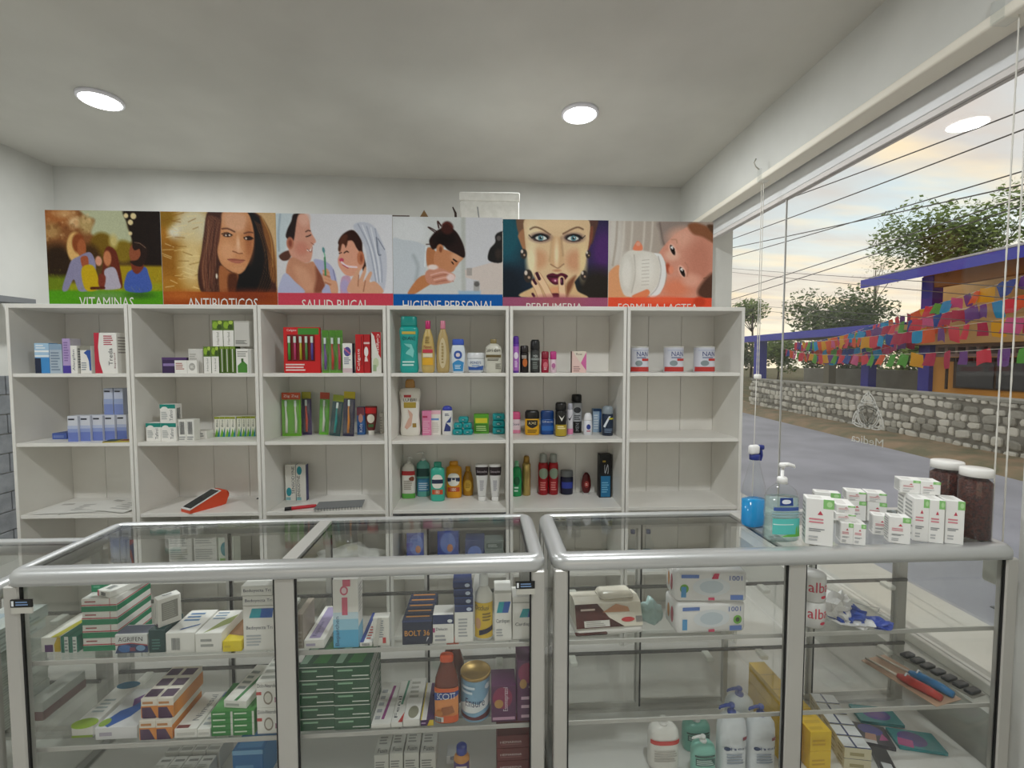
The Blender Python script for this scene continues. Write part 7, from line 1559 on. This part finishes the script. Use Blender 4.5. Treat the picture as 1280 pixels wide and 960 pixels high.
def rx(dx=0): return {'F': [('r', .62, .80, 1, 1, '#8cc878'), ('e', .84, .9, .1, .06, '#b8e0a4'), ('p', [(.42, .66), (.62, .66), (.52, .75)], '#c8485c'), ('l', .12, .48, .85, .58, 2, '#d88a94'), ('l', .12, .30, .7, .36, 2, '#8f9296'), ('l', .12, .10, .5, .2, 2, '#b9babb')],
          'L': [('l', .1, .12, .9, .9, 9, '#a9aaa8')], 'T': [('r', .1, .2, .6, .8, '#dcdbd6')]}
RXT = R(-24)
def rb(label, b, d, z=TZ, **k): return carton(label, (b[0], b[1], z, b[3], b[4]), d, '#f0efeb', rx(), rz=k.pop('rz', RXT), name='remedy_box', **k)
rb('tall white remedy carton beside the sanitizer bottle', (1.065, 1.442, 0.915, 0.077, 0.152), .05)
rb('white remedy carton behind the tall one by the sanitizer', (1.264, 1.680, 0.915, 0.083, 0.103), .04)
ga = (1.183, 1.444, 0.915, 0.083, 0.069)
for k in range(2): rb('small square remedy carton in a taped pair', (ga[0] + (k - .5) * .033, ga[1] + (k - .5) * -.012, TZ, .034, ga[4]), .06, group='small remedy cartons')
rb('flat remedy carton lying on the taped pair', (ga[0] - .005, ga[1] + .02, 0, .055, .024), .085, TZ + ga[4] + .0005, group='small remedy cartons')
rb('flat remedy carton topping the taped pair', (ga[0] + .0, ga[1] + .028, 0, .052, .026), .085, TZ + ga[4] + .025, group='small remedy cartons')
gb = (1.404, 1.660, 0.915, 0.135, 0.107)
for k in range(2): rb('wide remedy carton standing behind the taped pair', (gb[0] + (k - .5) * .062, gb[1] - (k - .5) * .02, TZ, .060, gb[4] - .035), .05, group='wide remedy cartons')
for k in range(2): rb('remedy carton lying on the wide ones', (gb[0] + (k - .5) * .062, gb[1] - (k - .5) * .02, 0, .060, .034), .06, TZ + gb[4] - .0345, group='wide remedy cartons')
rb('small remedy carton standing alone before the big block', (1.338, 1.446, 0.915, 0.057, 0.087), .045)
rb('small remedy carton half hidden behind the lone one', (1.341, 1.520, 0.915, 0.048, 0.067), .045)
gc = (1.430, 1.460, 0.915, 0.040, 0.142)
ux, uy = math.cos(RXT), math.sin(RXT); vx, vy = -uy, ux            # the block's own axes on the counter
c0 = (gc[0], gc[1] + .0375); bh = gc[4]
def blk(i, j, w, d): return (c0[0] + i * ux + j * vx, c0[1] + i * uy + j * vy - d / 2, 0, w, bh)
for k in range(2): rb(['tall remedy carton at the front of the taped block, beside the lone small one', 'tall remedy carton at the front of the taped block, beside the end carton'][k], blk(k * .0405, 0, .040, .075), .075, group='taped block of remedy cartons')
for k in range(2): rb('tall remedy carton at the rear of the taped block', blk(k * .0405, .0685, .040, .06), .06, group='taped block of remedy cartons')
for k in range(2):
    q = blk(-.008 + k * .0548, .062, .054, .06)
    rb('small remedy carton lying on top of the taped block', (q[0], q[1], 0, .054, .045), .06, TZ + bh + .0004, group='topmost remedy cartons')
q = blk(.092, .012, .048, .075)
rb('remedy carton at the end of the block before the jars', q, .075)
SEED = noisy('brown_seeds', '#5c2413', '#2a0e08', 120, .6, bump=.8, bscale=150, detail=6)
for x, t, zc in (((1.633, 1.452, 0.915, 0.090, 0.236), 'tall clear jar of dark brown seeds with white lid, before its twin', 0), ((1.655, 1.570, 0.915, 0.099, 0.234), 'clear jar of dark brown seeds with white lid standing further back', 0)):
    vessel('seed_jar', t, 'jar', x, [('jar', [(.9, 0), (.98, .01), (1, .03), (1, .82), (.9, .88), (.86, .9)], CLEAR), ('lid', [(.9, .885), (.96, .89), (.96, .99), (.9, 1)], '#edebe6')], extra=[('seeds', lambda mb, hw, h, ry: mb.lathe([(.88 * hw, .008 * h), (.96 * hw, .02 * h), (.96 * hw, .80 * h), (.7 * hw, .85 * h), (1e-6, .855 * h)], SEED, 24))])

# ================================================================== goods in the lower counter at the end
for j in range(2):
    carton('big white flat carton lying on the shelf of the lower counter', (-1.60 + .01 * j, 1.43, .601 + j * .040, .13, .039), .20, '#d3dcd8', {'F': [('r', .6, .1, .95, .6, '#7a9ad0')], 'T': [('r', .1, .3, .5, .7, '#bcd0d8')], 'R': [('l', .1, .2, .9, .7, 2, '#b4bcb8')]}, group='flat cartons in the lower counter')
vessel('pill_jar', 'white pill jar with blue lid in the lower counter', 'jar', (-1.725, 1.42, .601, .065, .10), [('body', [(.9, 0), (1, .03), (1, .7), (.85, .78)], '#e6e6e0'), ('lid', [(.88, .78), (.92, .8), (.9, .98), (.85, 1)], '#3f6ab8')], [(.1, .65, 70, '#e2e4e2', [('l', .2, .2, .8, .8, 4, '#99aabb')])])
carton('red carton standing upright in the lower counter', (-1.705, 1.57, .601, .06, .21), .05, '#c4262a', {'F': [('l', .2, .3, .8, .7, 4, '#e8a8a0')]})
SG = {'F': [('r', .3, .05, .7, .95, '#5a9a1c'), ('l', .75, .2, .95, .8, 2, '#b0b4ac')], 'R': [('l', .1, .2, .9, .8, 3, '#bfc2ba')]}
for j in range(6): carton('white carton with green end patch, ' + ['bottom', 'second', 'third', 'fourth', 'fifth', 'top'][j] + ' of a stack of six', (-1.60 + (j % 2) * .004, 1.44, .341 + j * .036, .11, .0355), .20, '#d5d8d0', SG, group='green-patched cartons')
carton('dark red and white carton beside the green-patched stack', (-1.492, 1.53, .341, .055, .06), .16, '#cfd0ca', {'F': [('r', 0, 0, 1, .5, '#7a3a38')], 'R': [('r', 0, 0, 1, .5, '#7a3a38')]})
carton('red lidded carton at the front of the lower counter shelf', (-1.74, 1.42, .341, .10, .08), .12, '#a8403a', {'T': [('r', .1, .1, .9, .9, '#c8625a')]})
for k in range(4):
    vessel('vial', 'small frosted vial standing in a row on the counter base', 'vial', (-1.10 + k * .052 - .18, 1.44, .116, .032, .10), [('body', [(.9, 0), (1, .03), (1, .6), (.5, .75), (.45, .78)], CLEAR), ('cap', [(.5, .78), (.55, .8), (.5, 1)], '#cfd2d0')], group='frosted vials')
